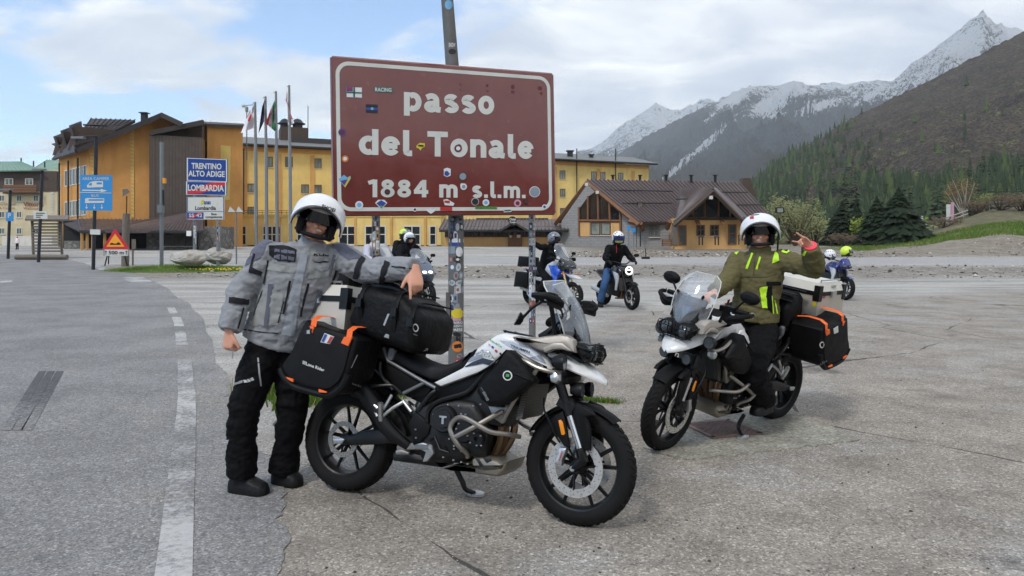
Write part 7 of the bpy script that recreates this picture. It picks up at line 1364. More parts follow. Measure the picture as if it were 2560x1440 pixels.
# ---------------------------------------------------------------- luggage
def carried(name, M, c, label, cat, group=None):
    r = empty(name, (0, 0, 0), 0, label, cat, group); r.matrix_basis = M @ Matrix.Translation(c); return r, Matrix.Translation(-Vector(c))
PN_O = outl([('E', [(330, 490), (440, 545), (880, 680), (905, 720), (810, 1110), (745, 1240), (640, 1325), (560, 1340), (380, 1300), (190, 1235), (85, 1130), (48, 1040), (95, 955), (150, 880), (300, 540)])], -0.45)
def pannier(M, s, label):
    cx_ = sum(a for a, b in PN_O)/len(PN_O); c = Vector((cx_, s*0.31, min(b for a, b in PN_O))); r, X = carried('pannier_bag', M, c, label, 'pannier bag', 'soft panniers')
    def at(o, w, yc, name, m_, bev, par=r, ins=None):
        t = MB().pillow(o, w, bev, 3, ins); mb = MB(); mb.X = X; mb.add([(v[0], v[1]+s*yc, v[2]) for v in t.v], t.f); return mb.build(name, m_, par)
    body = at(PN_O, 0.145, 0.305, 'bag_body', 'dry_bag', 0.03, ins=0.02); n = len(PN_O); ctr_ = Vector((cx_, sum(b for a, b in PN_O)/n))
    at([(ctr_.x+(a-ctr_.x)*0.90, ctr_.y+(b-ctr_.y)*0.88+0.01) for a, b in PN_O], 0.012, 0.452, 'outer_panel', 'dry_bag_panel', 0.006)
    lowr = [q for q in PN_O if q[1] < ctr_.y-0.02]; mb = MB(); mb.X = X; mb.tube([(a, s*0.445, b) for a, b in lowr], 0.020, 8, 3); mb.build('bottom_guard', 'black_plastic', r)
    yy = 0.465
    def strap(spec, y=yy, nm='orange_strap', m_='strap_orange', par=None, th=0.012):
        o = outl(spec, -y); t = MB().pillow(o, th/2, 0.002, 1); mb = MB(); mb.X = X; mb.add([(v[0], v[1]+s*y, v[2]) for v in t.v], t.f); return mb.build(nm, m_, r, False)
    strap([('E', [(735, 755), (770, 685), (865, 680), (815, 790)])]); strap([('E', [(380, 565), (425, 560), (430, 590), (412, 645)])]); strap([('E', [(115, 1135), (200, 1160), (195, 1195), (140, 1165)])], 0.472); strap([('E', [(485, 1272), (570, 1300), (570, 1315), (485, 1308)])], 0.472)
    for a, b in (((800, 645), (1040, 690)), ((400, 520), (650, 575))):
        p0, p1 = pt('E', *a, -0.45), pt('E', a[0]+60, a[1]+18, -0.45); mb = MB(); mb.X = X
        q = [[(p.x, s*y, p.z+dz) for p in (p0, p1)] for y, dz in ((0.455, -0.02), (0.45, 0.02), (0.40, 0.045), (0.30, 0.05), (0.2, 0.03))]; mb.loft(q, cap=False, closed=False); mb.build('orange_strap', 'strap_orange', r)
    strap([('E', [(500, 745), (548, 642), (655, 682), (605, 768)])], 0.466, 'badge', 'sign_white', th=0.006)
    return r, body
def duffel(M, label, kx=1.0, kz=1.0):
    o = outl([('E', [(905, 190), (1080, 110), (1300, 150), (1500, 185), (1620, 250), (1740, 375), (1800, 440), (1815, 500), (1790, 640), (1735, 830), (1640, 878), (1540, 850), (1340, 785), (1230, 765), (850, 625), (790, 480), (860, 330)])], -0.30)
    xm, zm = min(a for a, b in o), min(b for a, b in o); o = [(xm+(a-xm)*kx, zm+(b-zm)*kz) for a, b in o]; fx = lambda v: Vector((xm+(v.x-xm)*kx, v.y, zm+(v.z-zm)*kz))
    c = Vector((sum(a for a, b in o)/len(o), 0, min(b for a, b in o))); r, X = carried('duffel_bag', M, c, label, 'duffel bag', 'black roll bags'); mb = MB(); mb.X = X; t = MB().pillow(o, 0.25, 0.07, 4, 0.06)
    mb.add([(v[0], v[1]-0.06, v[2]) for v in t.v], t.f); body = mb.build('bag_body', 'dry_bag', r, ang=50)
    tb = []
    for u0, u1 in (((980, 120), (960, 600)), ((1480, 190), (1400, 780)), ((1690, 330), (1640, 850))):
        a, b = fx(pt('E', *u0, -0.33)), fx(pt('E', *u1, -0.33)); mb = MB(); mb.X = X; mb.tube([Vector((a.x, 0.2, a.z+0.02)), Vector((a.x, -0.2, a.z+0.02)), Vector((a.x, -0.30, a.z-0.03)), Vector((b.x*0.5+a.x*0.5, -0.322, b.z*0.5+a.z*0.5)), Vector((b.x, -0.29, b.z+0.02))], 0.016, 6, 4, flat=0.35); mb.build('strap', 'black_plastic', r)
        mb = MB(); mb.X = X; q = a.lerp(b, 0.38); mb.box((q.x, -0.335, q.z), (0.035, 0.02, 0.05)); mb.build('buckle', 'satin_black', r, False)
    a, b = fx(pt('E', 1000, 150, -0.2)), fx(pt('E', 1640, 260, -0.2)); mb = MB(); mb.X = X; mb.tube([a+Vector((0, 0, 0.0)), a.lerp(b, 0.3)+Vector((0, 0, 0.035)), a.lerp(b, 0.7)+Vector((0, 0, 0.04)), b], [0.02, 0.035, 0.035, 0.02], 10, 5); mb.build('rolled_closure', 'satin_black', r)
    return r, body
def topcase(M, label):
    # local box: rear of the bike, above the rack
    z0, x0, x1, w, hb_, hl_ = 0.89, -0.40, 0.05, 0.27, 0.26, 0.07; c = Vector(((x0+x1)/2, 0, z0)); r, X = carried('top_case', M, c, label, 'top case', 'aluminium top cases')
    def bx(xa, xb, w_, za, zb, nm, m_, tap=0.0, par=r): mb = MB(); mb.X = X; mb.hexa([(xa, -w_, za), (xb, -w_, za), (xb, w_, za), (xa, w_, za)], [(xa+tap, -w_+tap, zb), (xb-tap, -w_+tap, zb), (xb-tap, w_-tap, zb), (xa+tap, w_-tap, zb)]); return mb.build(nm, m_, par, False)
    body = bx(x0, x1, w, z0, z0+hb_, 'case_body', 'case_alu'); bx(x0-0.006, x1+0.006, w+0.006, z0+hb_, z0+hb_+0.035, 'seam_band', 'satin_black'); lid = bx(x0-0.004, x1+0.004, w+0.004, z0+hb_+0.035, z0+hb_+0.035+hl_, 'lid', 'case_top', 0.03)
    for xa in (x0, x1):
        for s in (-1, 1):
            for za, hh in ((z0-0.003, 0.05), (z0+hb_-0.045, 0.13)): mb = MB(); mb.X = X; mb.box((xa+(0.02 if xa == x0 else -0.02), s*(w-0.018), za+hh/2), (0.055, 0.05, hh)); mb.build('corner_cap', 'satin_black', r, False)
    for s in (-1, 1): mb = MB(); mb.X = X; mb.tube([(x0+0.07, s*(w-0.035), z0+hb_+hl_+0.03), (x0+0.07, s*(w-0.03), z0+hb_+hl_+0.055), (x1-0.07, s*(w-0.03), z0+hb_+hl_+0.055), (x1-0.07, s*(w-0.035), z0+hb_+hl_+0.03)], 0.007, 6); mb.build('lid_rail', 'alu_silver', r)
    for s in (-1, 1): mb = MB(); mb.X = X; mb.box(((x0+x1)/2, s*(w+0.012), z0+hb_+0.01), (0.07, 0.02, 0.05)); mb.box(((x0+x1)/2-0.02, s*(w-0.005), z0+hb_+0.075), (0.06, 0.012, 0.016)); mb.build('latch', 'alu_silver', r, False)
    return r, body, lid
def tankbag(M, s, label):
    o = outl([('A', [(95, 845), (150, 850), (230, 920), (330, 1040), (412, 1180), (405, 1215), (330, 1260), (240, 1330)]), ('C', [(1420, 440), (1330, 470), (1240, 475), (1150, 410), (1110, 330), (1120, 250), (1200, 150), (1300, 40)])], -0.30); c = Vector((sum(a for a, b in o)/len(o), s*0.24, min(b for a, b in o))); r, X = carried('crash_bar_bag', M, c, label, 'bag', 'small bags on the crash bars')
    t = MB().pillow(o, 0.06, 0.03, 3, 0.03); mb = MB(); mb.X = X; mb.add([(v[0], v[1]+s*0.245, v[2]) for v in t.v], t.f); body = mb.build('bag_body', 'dry_bag', r)
    a, b = pt('A', 110, 850, -0.3), pt('C', 1130, 130, -0.3); mb = MB(); mb.X = X; mb.tube([(a.x, s*0.29, a.z), ((a.x+b.x)/2, s*0.30, (a.z+b.z)/2-0.02), (b.x, s*0.29, b.z)], 0.012, 6, 3, flat=0.4); mb.build('strap', 'black_plastic', r)
    return r, body
pR1, pR1b = pannier(M1, -1, 'black pannier with a tricolour flag badge on the near side of the foreground motorcycle'); pL1, _ = pannier(M1, 1, 'black pannier on the far side of the foreground motorcycle, mostly hidden')
pL2, pL2b = pannier(M2, 1, 'black pannier with orange straps on the near side of the motorcycle under the olive rider'); pR2, _ = pannier(M2, -1, 'black pannier on the far side of the motorcycle under the olive rider')
d1, d1b = duffel(M1, 'big black roll bag on the foreground motorcycle under the leaning man\'s arm', 0.83); d2, d2b = duffel(M2, 'black roll bag strapped behind the rider in the olive jacket', 0.42, 0.78)
tc1, tc1b, _ = topcase(M1, 'aluminium top case behind the standing man in grey'); tc2, tc2b, tc2l = topcase(M2, 'pale aluminium top case with stickers behind the rider in the olive jacket')
tb1, tb1b = tankbag(M1, -1, 'small black bag with a round white badge on the foreground motorcycle'); tankbag(M1, 1, 'small black bag on the far crash bar of the foreground motorcycle'); tb2, tb2b = tankbag(M2, 1, 'small black bag with a green clover by the olive rider\'s leg'); tankbag(M2, -1, 'small black bag on the far crash bar of the olive rider\'s motorcycle')
# prints on the luggage of the near motorcycle
tp = bvh([o for o in pR1.children]); WH = 'sign_white'
ppatch('flag_print', tp, [('E', [(512, 735), (552, 652), (582, 662), (540, 745)])], 'sticker_blue', pR1, 0.003); ppatch('flag_print', tp, [('E', [(575, 752), (618, 676), (645, 687), (600, 760)])], 'sticker_red', pR1, 0.003)
surf_text('lettering', tp, 'Lone Rider', q4('E', (345, 965), (550, 1045), (545, 1078), (338, 1003)), WH, pR1, 0.003, 0.02); ppatch('logo', tp, [('E', [(305, 950), (340, 962), (335, 1000), (300, 988)])], 'reflective_grey', pR1); surf_text('lettering', tp, 'Lone Rider', q4('E', (858, 1195), (975, 1238), (970, 1258), (852, 1215)), 'reflective_grey', pR1, 0.003, 0.01); ppatch('reflective_strip', tp, [('E', [(905, 885), (918, 885), (850, 1030), (838, 1035)])], 'reflective_grey', pR1, 0.003); ppatch('tag', tp, [('E', [(325, 605), (408, 590), (405, 670), (320, 660)])], 'satin_black', pR1); ppatch('tag_print', tp, [('E', [(352, 612), (390, 605), (388, 650), (350, 650)])], 'reflective_grey', pR1, 0.005)
td = bvh([d1b]); ppatch('reflective_strip', td, [('E', [(1258, 425), (1282, 425), (1225, 562), (1207, 552)])], 'reflective_grey', d1); ppatch('reflective_strip', td, [('E', [(1240, 650), (1275, 662), (1272, 702), (1215, 685)])], 'reflective_grey', d1); ppatch('reflective_strip', td, [('E', [(1680, 815), (1708, 810), (1705, 835), (1650, 845)])], 'reflective_grey', d1); a, b = zp('E', 1570, 582); patch('round_logo', td, [(a-7, b-11), (a+7, b-9), (a+7, b+11), (a-7, b+10)], WH, d1, 0.003, 6, 6, round_=True); patch('round_logo_centre', td, [(a-5, b-8), (a+5, b-6), (a+5, b+8), (a-5, b+7)], 'dry_bag', d1, 0.005, 5, 5, round_=True); surf_text('lettering', td, 'Lone Rider', q4('E', (1500, 630), (1592, 660), (1590, 675), (1498, 645)), 'reflective_grey', d1, 0.003, 0.0)
tg = bvh([tb1b]); a, b = zp('A', 128, 1130); patch('round_badge', tg, [(a-12, b-13), (a+12, b-12), (a+12, b+13), (a-12, b+12)], WH, tb1, 0.003, 6, 6, round_=True); patch('round_badge_centre', tg, [(a-9, b-10), (a+9, b-9), (a+9, b+10), (a-9, b+9)], 'satin_black', tb1, 0.005, 6, 6, round_=True); patch('badge_print', tg, [(a-3, b-4), (a+5, b-3), (a+4, b+3), (a-4, b+3)], 'decal_green', tb1, 0.006, 2, 2); surf_text('lettering', tg, 'Lone Rider', q4('C', (1150, 285), (1175, 275), (1250, 410), (1228, 425)), 'reflective_grey', tb1, 0.003, 0.0)
# prints on the far motorcycle's luggage
Z2 = lambda x, y: (1560+x/2.25, 500+y/2.25); tq = bvh([o for o in pL2.children])
surf_text('lettering', tq, 'Lone Rider', [Z2(*v) for v in ((1085, 925), (1140, 895), (1142, 908), (1088, 940))], 'reflective_grey', pL2, 0.003, 0.0); a, b = Z2(1114, 815); patch('round_logo', tq, [(a-6, b-8), (a+6, b-9), (a+6, b+8), (a-6, b+8)], WH, pL2, 0.003, 5, 5, round_=True); patch('round_logo_centre', tq, [(a-4, b-6), (a+4, b-6), (a+4, b+5), (a-4, b+5)], 'dry_bag', pL2, 0.005, 5, 5, round_=True)
tq = bvh([tc2b])
for x0, y0, x1, y1, c1, rd in ((1058, 1020-0, 1090, 1060, 'sticker_maroon', False), (1092, 520, 1113, 555, 'sticker_white', True), (1113, 512, 1136, 552, 'sticker_red', True), (1138, 505, 1156, 535, 'sticker_sky', True), (1160, 500, 1176, 525, 'sticker_blue', True), (1060, 525, 1088, 562, 'sticker_maroon', False), (1062, 570, 1082, 600, 'sticker_yellow', False)):
    a, b = Z2(x0, y0); c, d = Z2(x1, y1); patch('sticker', tq, [(a, b+2), (c, b-1), (c, d-1), (a, d+2)], c1, tc2, 0.003, 4, 4, round_=rd)
tq = bvh([tb2b]); a, b = Z2(714, 968)
for dx, dy in ((-3, -3), (3, -4), (-3, 3), (3, 2)): patch('clover_leaf', tq, [(a+dx-4, b+dy-5), (a+dx+4, b+dy-5), (a+dx+4, b+dy+5), (a+dx-4, b+dy+5)], 'decal_green', tb2, 0.003, 4, 4, round_=True)
tq = bvh([tc1b])
for (x0, y0, x1, y1, c1) in ((672, 40, 760, 170, 'sticker_navy'), (640, 195, 735, 285, 'sticker_sky')):
    a, b = zp('E', x0, y0); c, d = zp('E', x1, y1); mat('sticker_navy', (40, 44, 92), 0.4); patch('sticker', tq, [(a, b), (c, b), (c, d), (a, d)], c1, tc1, 0.003, 4, 4, round_=c1 == 'sticker_sky')
# ---------------------------------------------------------------- people
mat('skin', (206, 150, 124), 0.55, 0, 0.10, 14, 0.15, 120); mat('stubble_skin', (150, 108, 90), 0.6, 0, 0.2, 60); mat('teeth', (225, 218, 205), 0.4)
def clothm(name, rgb, sc=18, b=0.35, rough=0.85): return mat(name, rgb, rough, 0, 0.14, 7, b, 140, spec=0.15)
clothm('jacket_grey', (141, 143, 146)); clothm('jacket_mid_grey', (98, 100, 112)); clothm('jacket_light_grey', (154, 159, 166)); clothm('jacket_charcoal', (40, 40, 44)); clothm('jacket_sand_grey', (146, 148, 146)); clothm('trousers_black', (15, 15, 17)); clothm('jacket_olive', (100, 94, 64)); clothm('olive_dark', (84, 80, 54)); mat('lime_fabric', (186, 232, 40), 0.6, 0, 0.05); clothm('jacket_black', (22, 22, 24)); clothm('jeans_blue', (62, 92, 132)); clothm('pale_jacket', (188, 186, 200)); mat('boot_leather', (18, 18, 19), 0.6, 0, 0.2, 9, 0.3, 60, spec=0.3); mat('grey_hair', (140, 138, 134), 0.8, 0, 0.3, 40, 0.6, 90); mat('helmet_white', (228, 228, 228), 0.2, 0, 0.03, 4, coat=0.6); mat('helmet_black', (16, 16, 18), 0.35, 0, 0.08, coat=0.3); mat('helmet_lime', (206, 232, 60), 0.3, 0, 0.05, coat=0.4); mat('helmet_grey', (120, 124, 132), 0.3, 0.2, 0.1, 9, coat=0.4); mat('visor_dark', (12, 13, 16), 0.08, 0, 0.1, spec=0.7); mat('visor_blue', (26, 40, 84), 0.08, 0.2, 0.1, spec=0.8); mat('pink_cuff', (232, 70, 90), 0.7)
def ellring(c, side, fwd, w, d, n=20, sq=0.0):
    out = []
    for k in range(n):
        a = 2*math.pi*k/n; ca, sa = math.cos(a), math.sin(a); e = 1-sq; ca = math.copysign(abs(ca)**e, ca); sa = math.copysign(abs(sa)**e, sa); out.append(Vector(c)+side*w*ca+fwd*d*sa)
    return out
def finger_set(mb, wrist, fdir, back, thumb, curls, k=1.0, spread=0.0, thumb_curl=0.5, thumb_out=0.7):   # wrist point, finger direction, back-of-hand normal, thumb side
    f, b = Vector(fdir).normalized(), Vector(back); b = (b-f*b.dot(f)).normalized(); t = Vector(thumb); t = (t-f*t.dot(f)-b*t.dot(b)).normalized(); w = Vector(wrist)
    pal = []
    for s, ww, dd in ((-0.02, 0.026, 0.022), (0.02, 0.033, 0.018), (0.055, 0.042, 0.016), (0.085, 0.042, 0.014), (0.098, 0.036, 0.010)): pal.append(ellring(w+f*s*k, t, b, ww*k, dd*k, 14))
    mb.loft(pal)
    for i, (off, L) in enumerate(((0.030, 0.074), (0.010, 0.082), (-0.010, 0.076), (-0.029, 0.060))):
        p = w+f*0.090*k+t*off*k; d = (f+t*off*6*spread).normalized(); pts = [p-d*0.02*k, p]; ang = curls[i]
        for seg, fr in ((0.42, 0.85), (0.33, 1.0), (0.25, 0.75)): d = Quaternion(t.cross(d).cross(d).normalized() if False else (b.cross(d)).normalized(), ang*fr) @ d if ang else d; p = p+d*L*seg*k; pts.append(p)
        mb.tube(pts, [0.0095*k, 0.0095*k, 0.0088*k, 0.008*k, 0.0065*k], 9, 2)
    d = (f*(1-thumb_out)+t*thumb_out).normalized(); p = w+f*0.025*k+t*0.025*k; pts = [p-d*0.01*k, p]
    for L in (0.034, 0.03, 0.024): d = (d*(1-0.25*thumb_curl)+f*0.35*thumb_curl-b*0.25*thumb_curl).normalized(); p = p+d*L*k; pts.append(p)
    mb.tube(pts, [0.015*k, 0.0125*k, 0.011*k, 0.010*k, 0.008*k], 9, 2)
def head_mb(mb, M, k=1.0):                              # M: head frame, +x face, +y left, +z up, origin at head centre
    R = M.to_3x3(); c = M.translation
    A = lambda v: M @ Vector(v)
    mb.ball(c, (0.098*k, 0.078*k, 0.115*k), 22, R); mb.ball(A((0.028, 0, -0.065)), (0.062*k, 0.060*k, 0.062*k), 16, R); mb.ball(A((0.068, 0, -0.092)), (0.026, 0.026, 0.022), 12, R)
    mb.tube([A((0.088, 0, 0.012)), A((0.106, 0, -0.018)), A((0.112, 0, -0.032)), A((0.090, 0, -0.042))], [0.008, 0.011, 0.014, 0.010], 10, 3)
    for s in (-1, 1):
        mb.ball(A((0.068, s*0.042, -0.032)), (0.026, 0.022, 0.022), 12, R); mb.ball(A((0.0, s*0.080, -0.01)), (0.022, 0.010, 0.032), 12, R); mb.ball(A((0.080, s*0.032, 0.022)), (0.016, 0.022, 0.009), 10, R)
    mb.tube([A((0.080, -0.026, -0.062)), A((0.098, 0, -0.060)), A((0.080, 0.026, -0.062))], [0.006, 0.009, 0.006], 8, 3); mb.tube([A((0.076, -0.022, -0.074)), A((0.094, 0, -0.075)), A((0.076, 0.022, -0.074))], [0.006, 0.010, 0.006], 8, 3)
def helmet(parent, Mw, kind, shell='helmet_white', accent='helmet_black', visor='visor_dark', lining='jacket_charcoal', k=1.0, n=28, name='helmet'):
    Mi = wmat(parent).inverted() @ Mw; X = Mi @ Matrix.Scale(k, 4); mb = MB(); mb.X = X; rx, ry, rz = 0.142, 0.122, 0.138
    def surf(th, ph, g=1.0): x = rx*math.sin(th)*math.cos(ph); return Vector((x*g, ry*math.sin(th)*math.sin(ph)*g, rz*math.cos(th)*g))
    fs, vs, idx = [], [], {}
    rows, cols_ = n//2+6, n
    def cut(th, ph):
        v = surf(th, ph)
        if kind == 'full': return v.x > 0.075 and -0.045 < v.z < 0.045 and abs(v.y) < 0.105
        return (v.x > 0.035 and v.z < (0.045 if kind == 'flip' else 0.03)) and abs(v.y) < 0.112
    for i in range(rows):
        for j in range(cols_):
            t0, t1 = [0.02+(2.45-0.02)*q/rows for q in (i, i+1)]; p0, p1 = [2*math.pi*q/cols_ for q in (j, j+1)]
            if cut((t0+t1)/2, (p0+p1)/2): continue
            mb.mi = 0
            z = surf((t0+t1)/2, (p0+p1)/2)
            if accent and kind == 'full': mb.mi = 1 if (z.z < -0.055 and z.x > 0.0) else (2 if (abs(math.sin(3.2*(p0)+2.5*t0)) < 0.22 and z.z > -0.03) else 0)
            elif accent == 'stripe': mb.mi = 1 if abs(z.y) > 0.05 and z.z > 0.0 else 0
            mb.add([surf(t0, p0), surf(t0, p1), surf(t1, p1), surf(t1, p0)], [(0, 1, 2, 3)])
    acc2 = 'helmet_black'; o = mb.build(name, [shell, accent if accent not in (None, 'stripe') else 'helmet_lime', acc2], parent, ang=60)
    me = o.data; bm = bmesh.new(); bm.from_mesh(me); bmesh.ops.remove_doubles(bm, verts=bm.verts, dist=1e-4); bmesh.ops.recalc_face_normals(bm, faces=bm.faces); bm.to_mesh(me); bm.free(); me.polygons.foreach_set('use_smooth', [True]*len(me.polygons))
    mb = MB(); mb.X = X
    for s in (-1, 1): mb.ball((0.035, s*0.088, -0.055), (0.055, 0.024, 0.065), 14)
    mb.lathe([(0.100, -0.112), (0.118, -0.098), (0.112, -0.085)], (-0.01, 0, 0), 'Z', 24); mb.ball((-0.015, 0, 0.02), (0.118, 0.108, 0.112), 16); mb.build('lining', lining, o)
    def band(r, phm, z0, z1, rot, nm, mats, thick=0.006, nn_=22, zc=0.0, mm=0.0):
        mb = MB(); mb.X = X @ Matrix.Rotation(rot, 4, 'Y'); rws = []
        for z in np.linspace(z0, z1, 5):
            q = 1-((z-(z0+z1)/2)/((z1-z0)/2))**2; rws.append([(r*1.02*math.cos(p)*(1+0.0*q)+mm*q, r*0.90*math.sin(p), z+zc*math.cos(p)) for p in np.linspace(-phm, phm, nn_)])
        out = rws+[[(x*0.95, y*0.95, z) for x, y, z in rw] for rw in reversed(rws)]; rings = [[rw[i] for rw in out] for i in range(nn_)]; mb.loft(rings); return mb.build(nm, mats, o)
    if kind == 'flip':
        band(0.166, 1.66, -0.108, 0.002, -1.02, 'chin_bar', shell, mm=0.016); band(0.156, 1.60, -0.116, -0.004, -1.02, 'chin_bar_lining', 'helmet_black', mm=0.014)
        mb = MB(); mb.X = X
        for s in (-1, 1): mb = MB(); mb.X = X; mb.lathe([(0.002, s*0.13), (0.03, s*0.13), (0.036, s*0.118)], (0.01, 0, 0.0), 'Y', 16); mb.build('hinge', shell, o)
        band(0.128, 1.15, -0.018, 0.048, 0.0, 'sun_visor', visor)
    elif kind == 'full': band(0.147, 1.05, -0.05, 0.05, 0.0, 'visor', visor, mm=0.006)
    else: band(0.146, 1.15, 0.0, 0.065, -0.25, 'visor', 'clear_screen' if kind == 'jet' else visor)
    return o
def person(name, J, label, group=None, jacket='jacket_grey', trousers='trousers_black', boots='boot_leather', vox=0.011, k=1.0, chest=(0.215, 0.135), hem=(0.20, 0.135), fold=0.006, handL=None, handR=None, arm=(0.088, 0.080, 0.066, 0.058), leg=(0.112, 0.098, 0.088, 0.092), face=True, bvox=0.006, gloves=None, hem_t=-0.06, fwd_hint=None):
    c = (J['RA']+J['LA'])/2; root = empty(name, (c.x, c.y, min(J['RA'].z, J['LA'].z)-0.1), 0, label, 'person', group); Mi = wmat(root).inverted()
    X = lambda v: Mi @ Vector(v); j = {a: X(b) for a, b in J.items() if isinstance(b, Vector)}
    up_ = (j['neck']-j['pel']).normalized(); side = (j['LS']-j['RS']); side = (side-up_*side.dot(up_)).normalized(); fwd = side.cross(up_).normalized()
    if fwd_hint is not None and fwd.dot(fwd_hint) < 0: fwd = -fwd
    hs = (j['LH']-j['RH']).normalized(); hf = fwd
    mb = MB(); ch_ = j['chest']; cw, cdp = chest; hw, hd = hem; hm = j['pel']+up_*hem_t
    rings = [ellring(hm, side, hf, hw, hd, 22, 0.15), ellring(j['pel']+up_*0.04, side, hf, hw*1.0, hd, 22, 0.15), ellring(j['pel'].lerp(ch_, 0.5), side, fwd, (hw*0.95+cw)*0.48, (hd+cdp)*0.49, 22, 0.1), ellring(ch_, side, fwd, cw, cdp, 22, 0.1), ellring(ch_.lerp(j['neck'], 0.55), side, fwd, cw*0.98, cdp*0.85, 22), ellring(ch_.lerp(j['neck'], 0.85), side, fwd, cw*0.62, cdp*0.66, 22), ellring(j['neck'], side, fwd, 0.082*k, 0.082*k, 22), ellring(j['neck']+up_*0.045, side, fwd, 0.078*k, 0.078*k, 22)]
    mb.loft(rings)
    for s in 'RL':
        S_, E_, W_ = j[s+'S'], j[s+'E'], j[s+'W']; ins = S_.lerp(ch_, 0.22)
        mb.tube([ins, S_, S_.lerp(E_, 0.5), E_, E_.lerp(W_, 0.5), W_], [arm[0]*0.95, arm[0], arm[1], arm[1]*0.96, arm[2], arm[3]], 14, 3)
    jk = remesh(mb, 'jacket', jacket, root, vox, 3, fold, 9.0, seed=len(label))
    mb = MB(); rt = ellring(j['pel']+up_*0.06, hs, hf, hw*0.72, hd*0.7, 20); mb.loft([ellring(j['pel']-up_*0.10, hs, hf, hw*0.84, hd*0.86, 20), ellring(j['pel']-up_*0.03, hs, hf, hw*0.78, hd*0.78, 20), rt])
    for s in 'RL':
        Hh, K_, A_ = j[s+'H'], j[s+'K'], j[s+'A']; mb.tube([Hh.lerp(j['pel'], 0.4)+up_*0.03, Hh, Hh.lerp(K_, 0.5), K_, K_.lerp(A_, 0.5), A_], [leg[0]*0.8, leg[0]*0.98, leg[0]*0.97, leg[1], leg[2], leg[3]], 14, 3)
    tr = remesh(mb, 'trousers', trousers, root, vox*1.1, 3, fold*1.3, 7.0, seed=3+len(label))
    for s in 'RL':
        A_, T_ = j[s+'A'], j[s+'T']; d = (T_-A_); d.z = 0; d.normalize(); sd = Vector((-d.y, d.x, 0)); sole = T_.z; mb = MB(); heel = Vector((A_.x, A_.y, 0))-d*0.07; L = (Vector((T_.x, T_.y, 0))-heel).length; rgs = []
        for t, w, h in ((0.0, 0.040, 0.08), (0.12, 0.052, 0.13), (0.3, 0.054, 0.13), (0.5, 0.056, 0.110), (0.72, 0.060, 0.088), (0.9, 0.052, 0.070), (1.0, 0.028, 0.042)):
            q = heel+d*L*t; q.z = sole; rgs.append([q+sd*w*a*k+Vector((0, 0, h*b*k)) for a, b in ((-1, 0), (-1.02, 0.35), (-0.85, 0.8), (-0.35, 1.0), (0.35, 1.0), (0.85, 0.8), (1.02, 0.35), (1, 0))])
        mb.loft(rgs); mb.tube([Vector((A_.x, A_.y, sole+0.05)), Vector((A_.x, A_.y, sole+0.05)).lerp(A_, 0.6), A_+up_*0.06], [0.055*k, 0.056*k, 0.062*k], 12); remesh(mb, 'boot', boots, root, min(vox, 0.010), 1)
    # body: one continuous surface
    mb = MB(); mb.loft([ellring(j['pel'], hs, hf, hw*0.7, hd*0.7, 16), ellring(ch_, side, fwd, cw*0.75, cdp*0.75, 16), ellring(ch_.lerp(j['neck'], 0.8), side, fwd, cw*0.4, cdp*0.5, 16), ellring(j['neck'], side, fwd, 0.058*k, 0.058*k, 16)])
    Mh = Mi @ J['head']; mb.tube([j['neck']-up_*0.05, j['neck']+up_*0.02, Mh.translation-up_*0.04], [0.06*k, 0.058*k, 0.055*k], 14)
    for s in 'RL':
        mb.tube([ch_.lerp(j[s+'S'], 0.6), j[s+'S'], j[s+'E'], j[s+'W']], [0.05, 0.05, 0.04, 0.032], 10, 2); mb.tube([j['pel'], j[s+'H'], j[s+'K'], j[s+'A'], Vector((j[s+'A'].x, j[s+'A'].y, j[s+'T'].z+0.05))], [0.06, 0.07, 0.05, 0.04, 0.035], 10, 2)
    for s, h in (('R', handR), ('L', handL)):
        if h is None: d = (j[s+'W']-j[s+'E']).normalized(); h = dict(f=d, b=Vector((0, 0, 1)), t=side if s == 'R' else -side, curl=(0.7, 0.7, 0.7, 0.7))
        hh_ = dict(h); finger_set(mb, j[s+'W'], Mi.to_3x3() @ Vector(hh_['f']), Mi.to_3x3() @ Vector(hh_['b']), Mi.to_3x3() @ Vector(hh_['t']), hh_['curl'], k*hh_.get('k', 1.0), hh_.get('spread', 0.0), hh_.get('tc', 0.5), hh_.get('to', 0.7))
    head_mb(mb, Mh, k)
    pm = None; mats_ = ['skin']
    if gloves: mats_ = ['skin', gloves]; pm = lambda c, n: 1 if min((c-j['RW']).length, (c-j['LW']).length) < 0.24 and (c-Mh.translation).length > 0.2 else 0
    body = remesh(mb, 'body', mats_, root, bvox, 2, 0.0, paint=pm)
    return root, jk, tr, body
def head_frame(c, face, up_): f = Vector(face).normalized(); u = Vector(up_); u = (u-f*u.dot(f)).normalized(); l = u.cross(f); return Matrix.Translation(c) @ Matrix((f, l, u)).transposed().to_4x4()

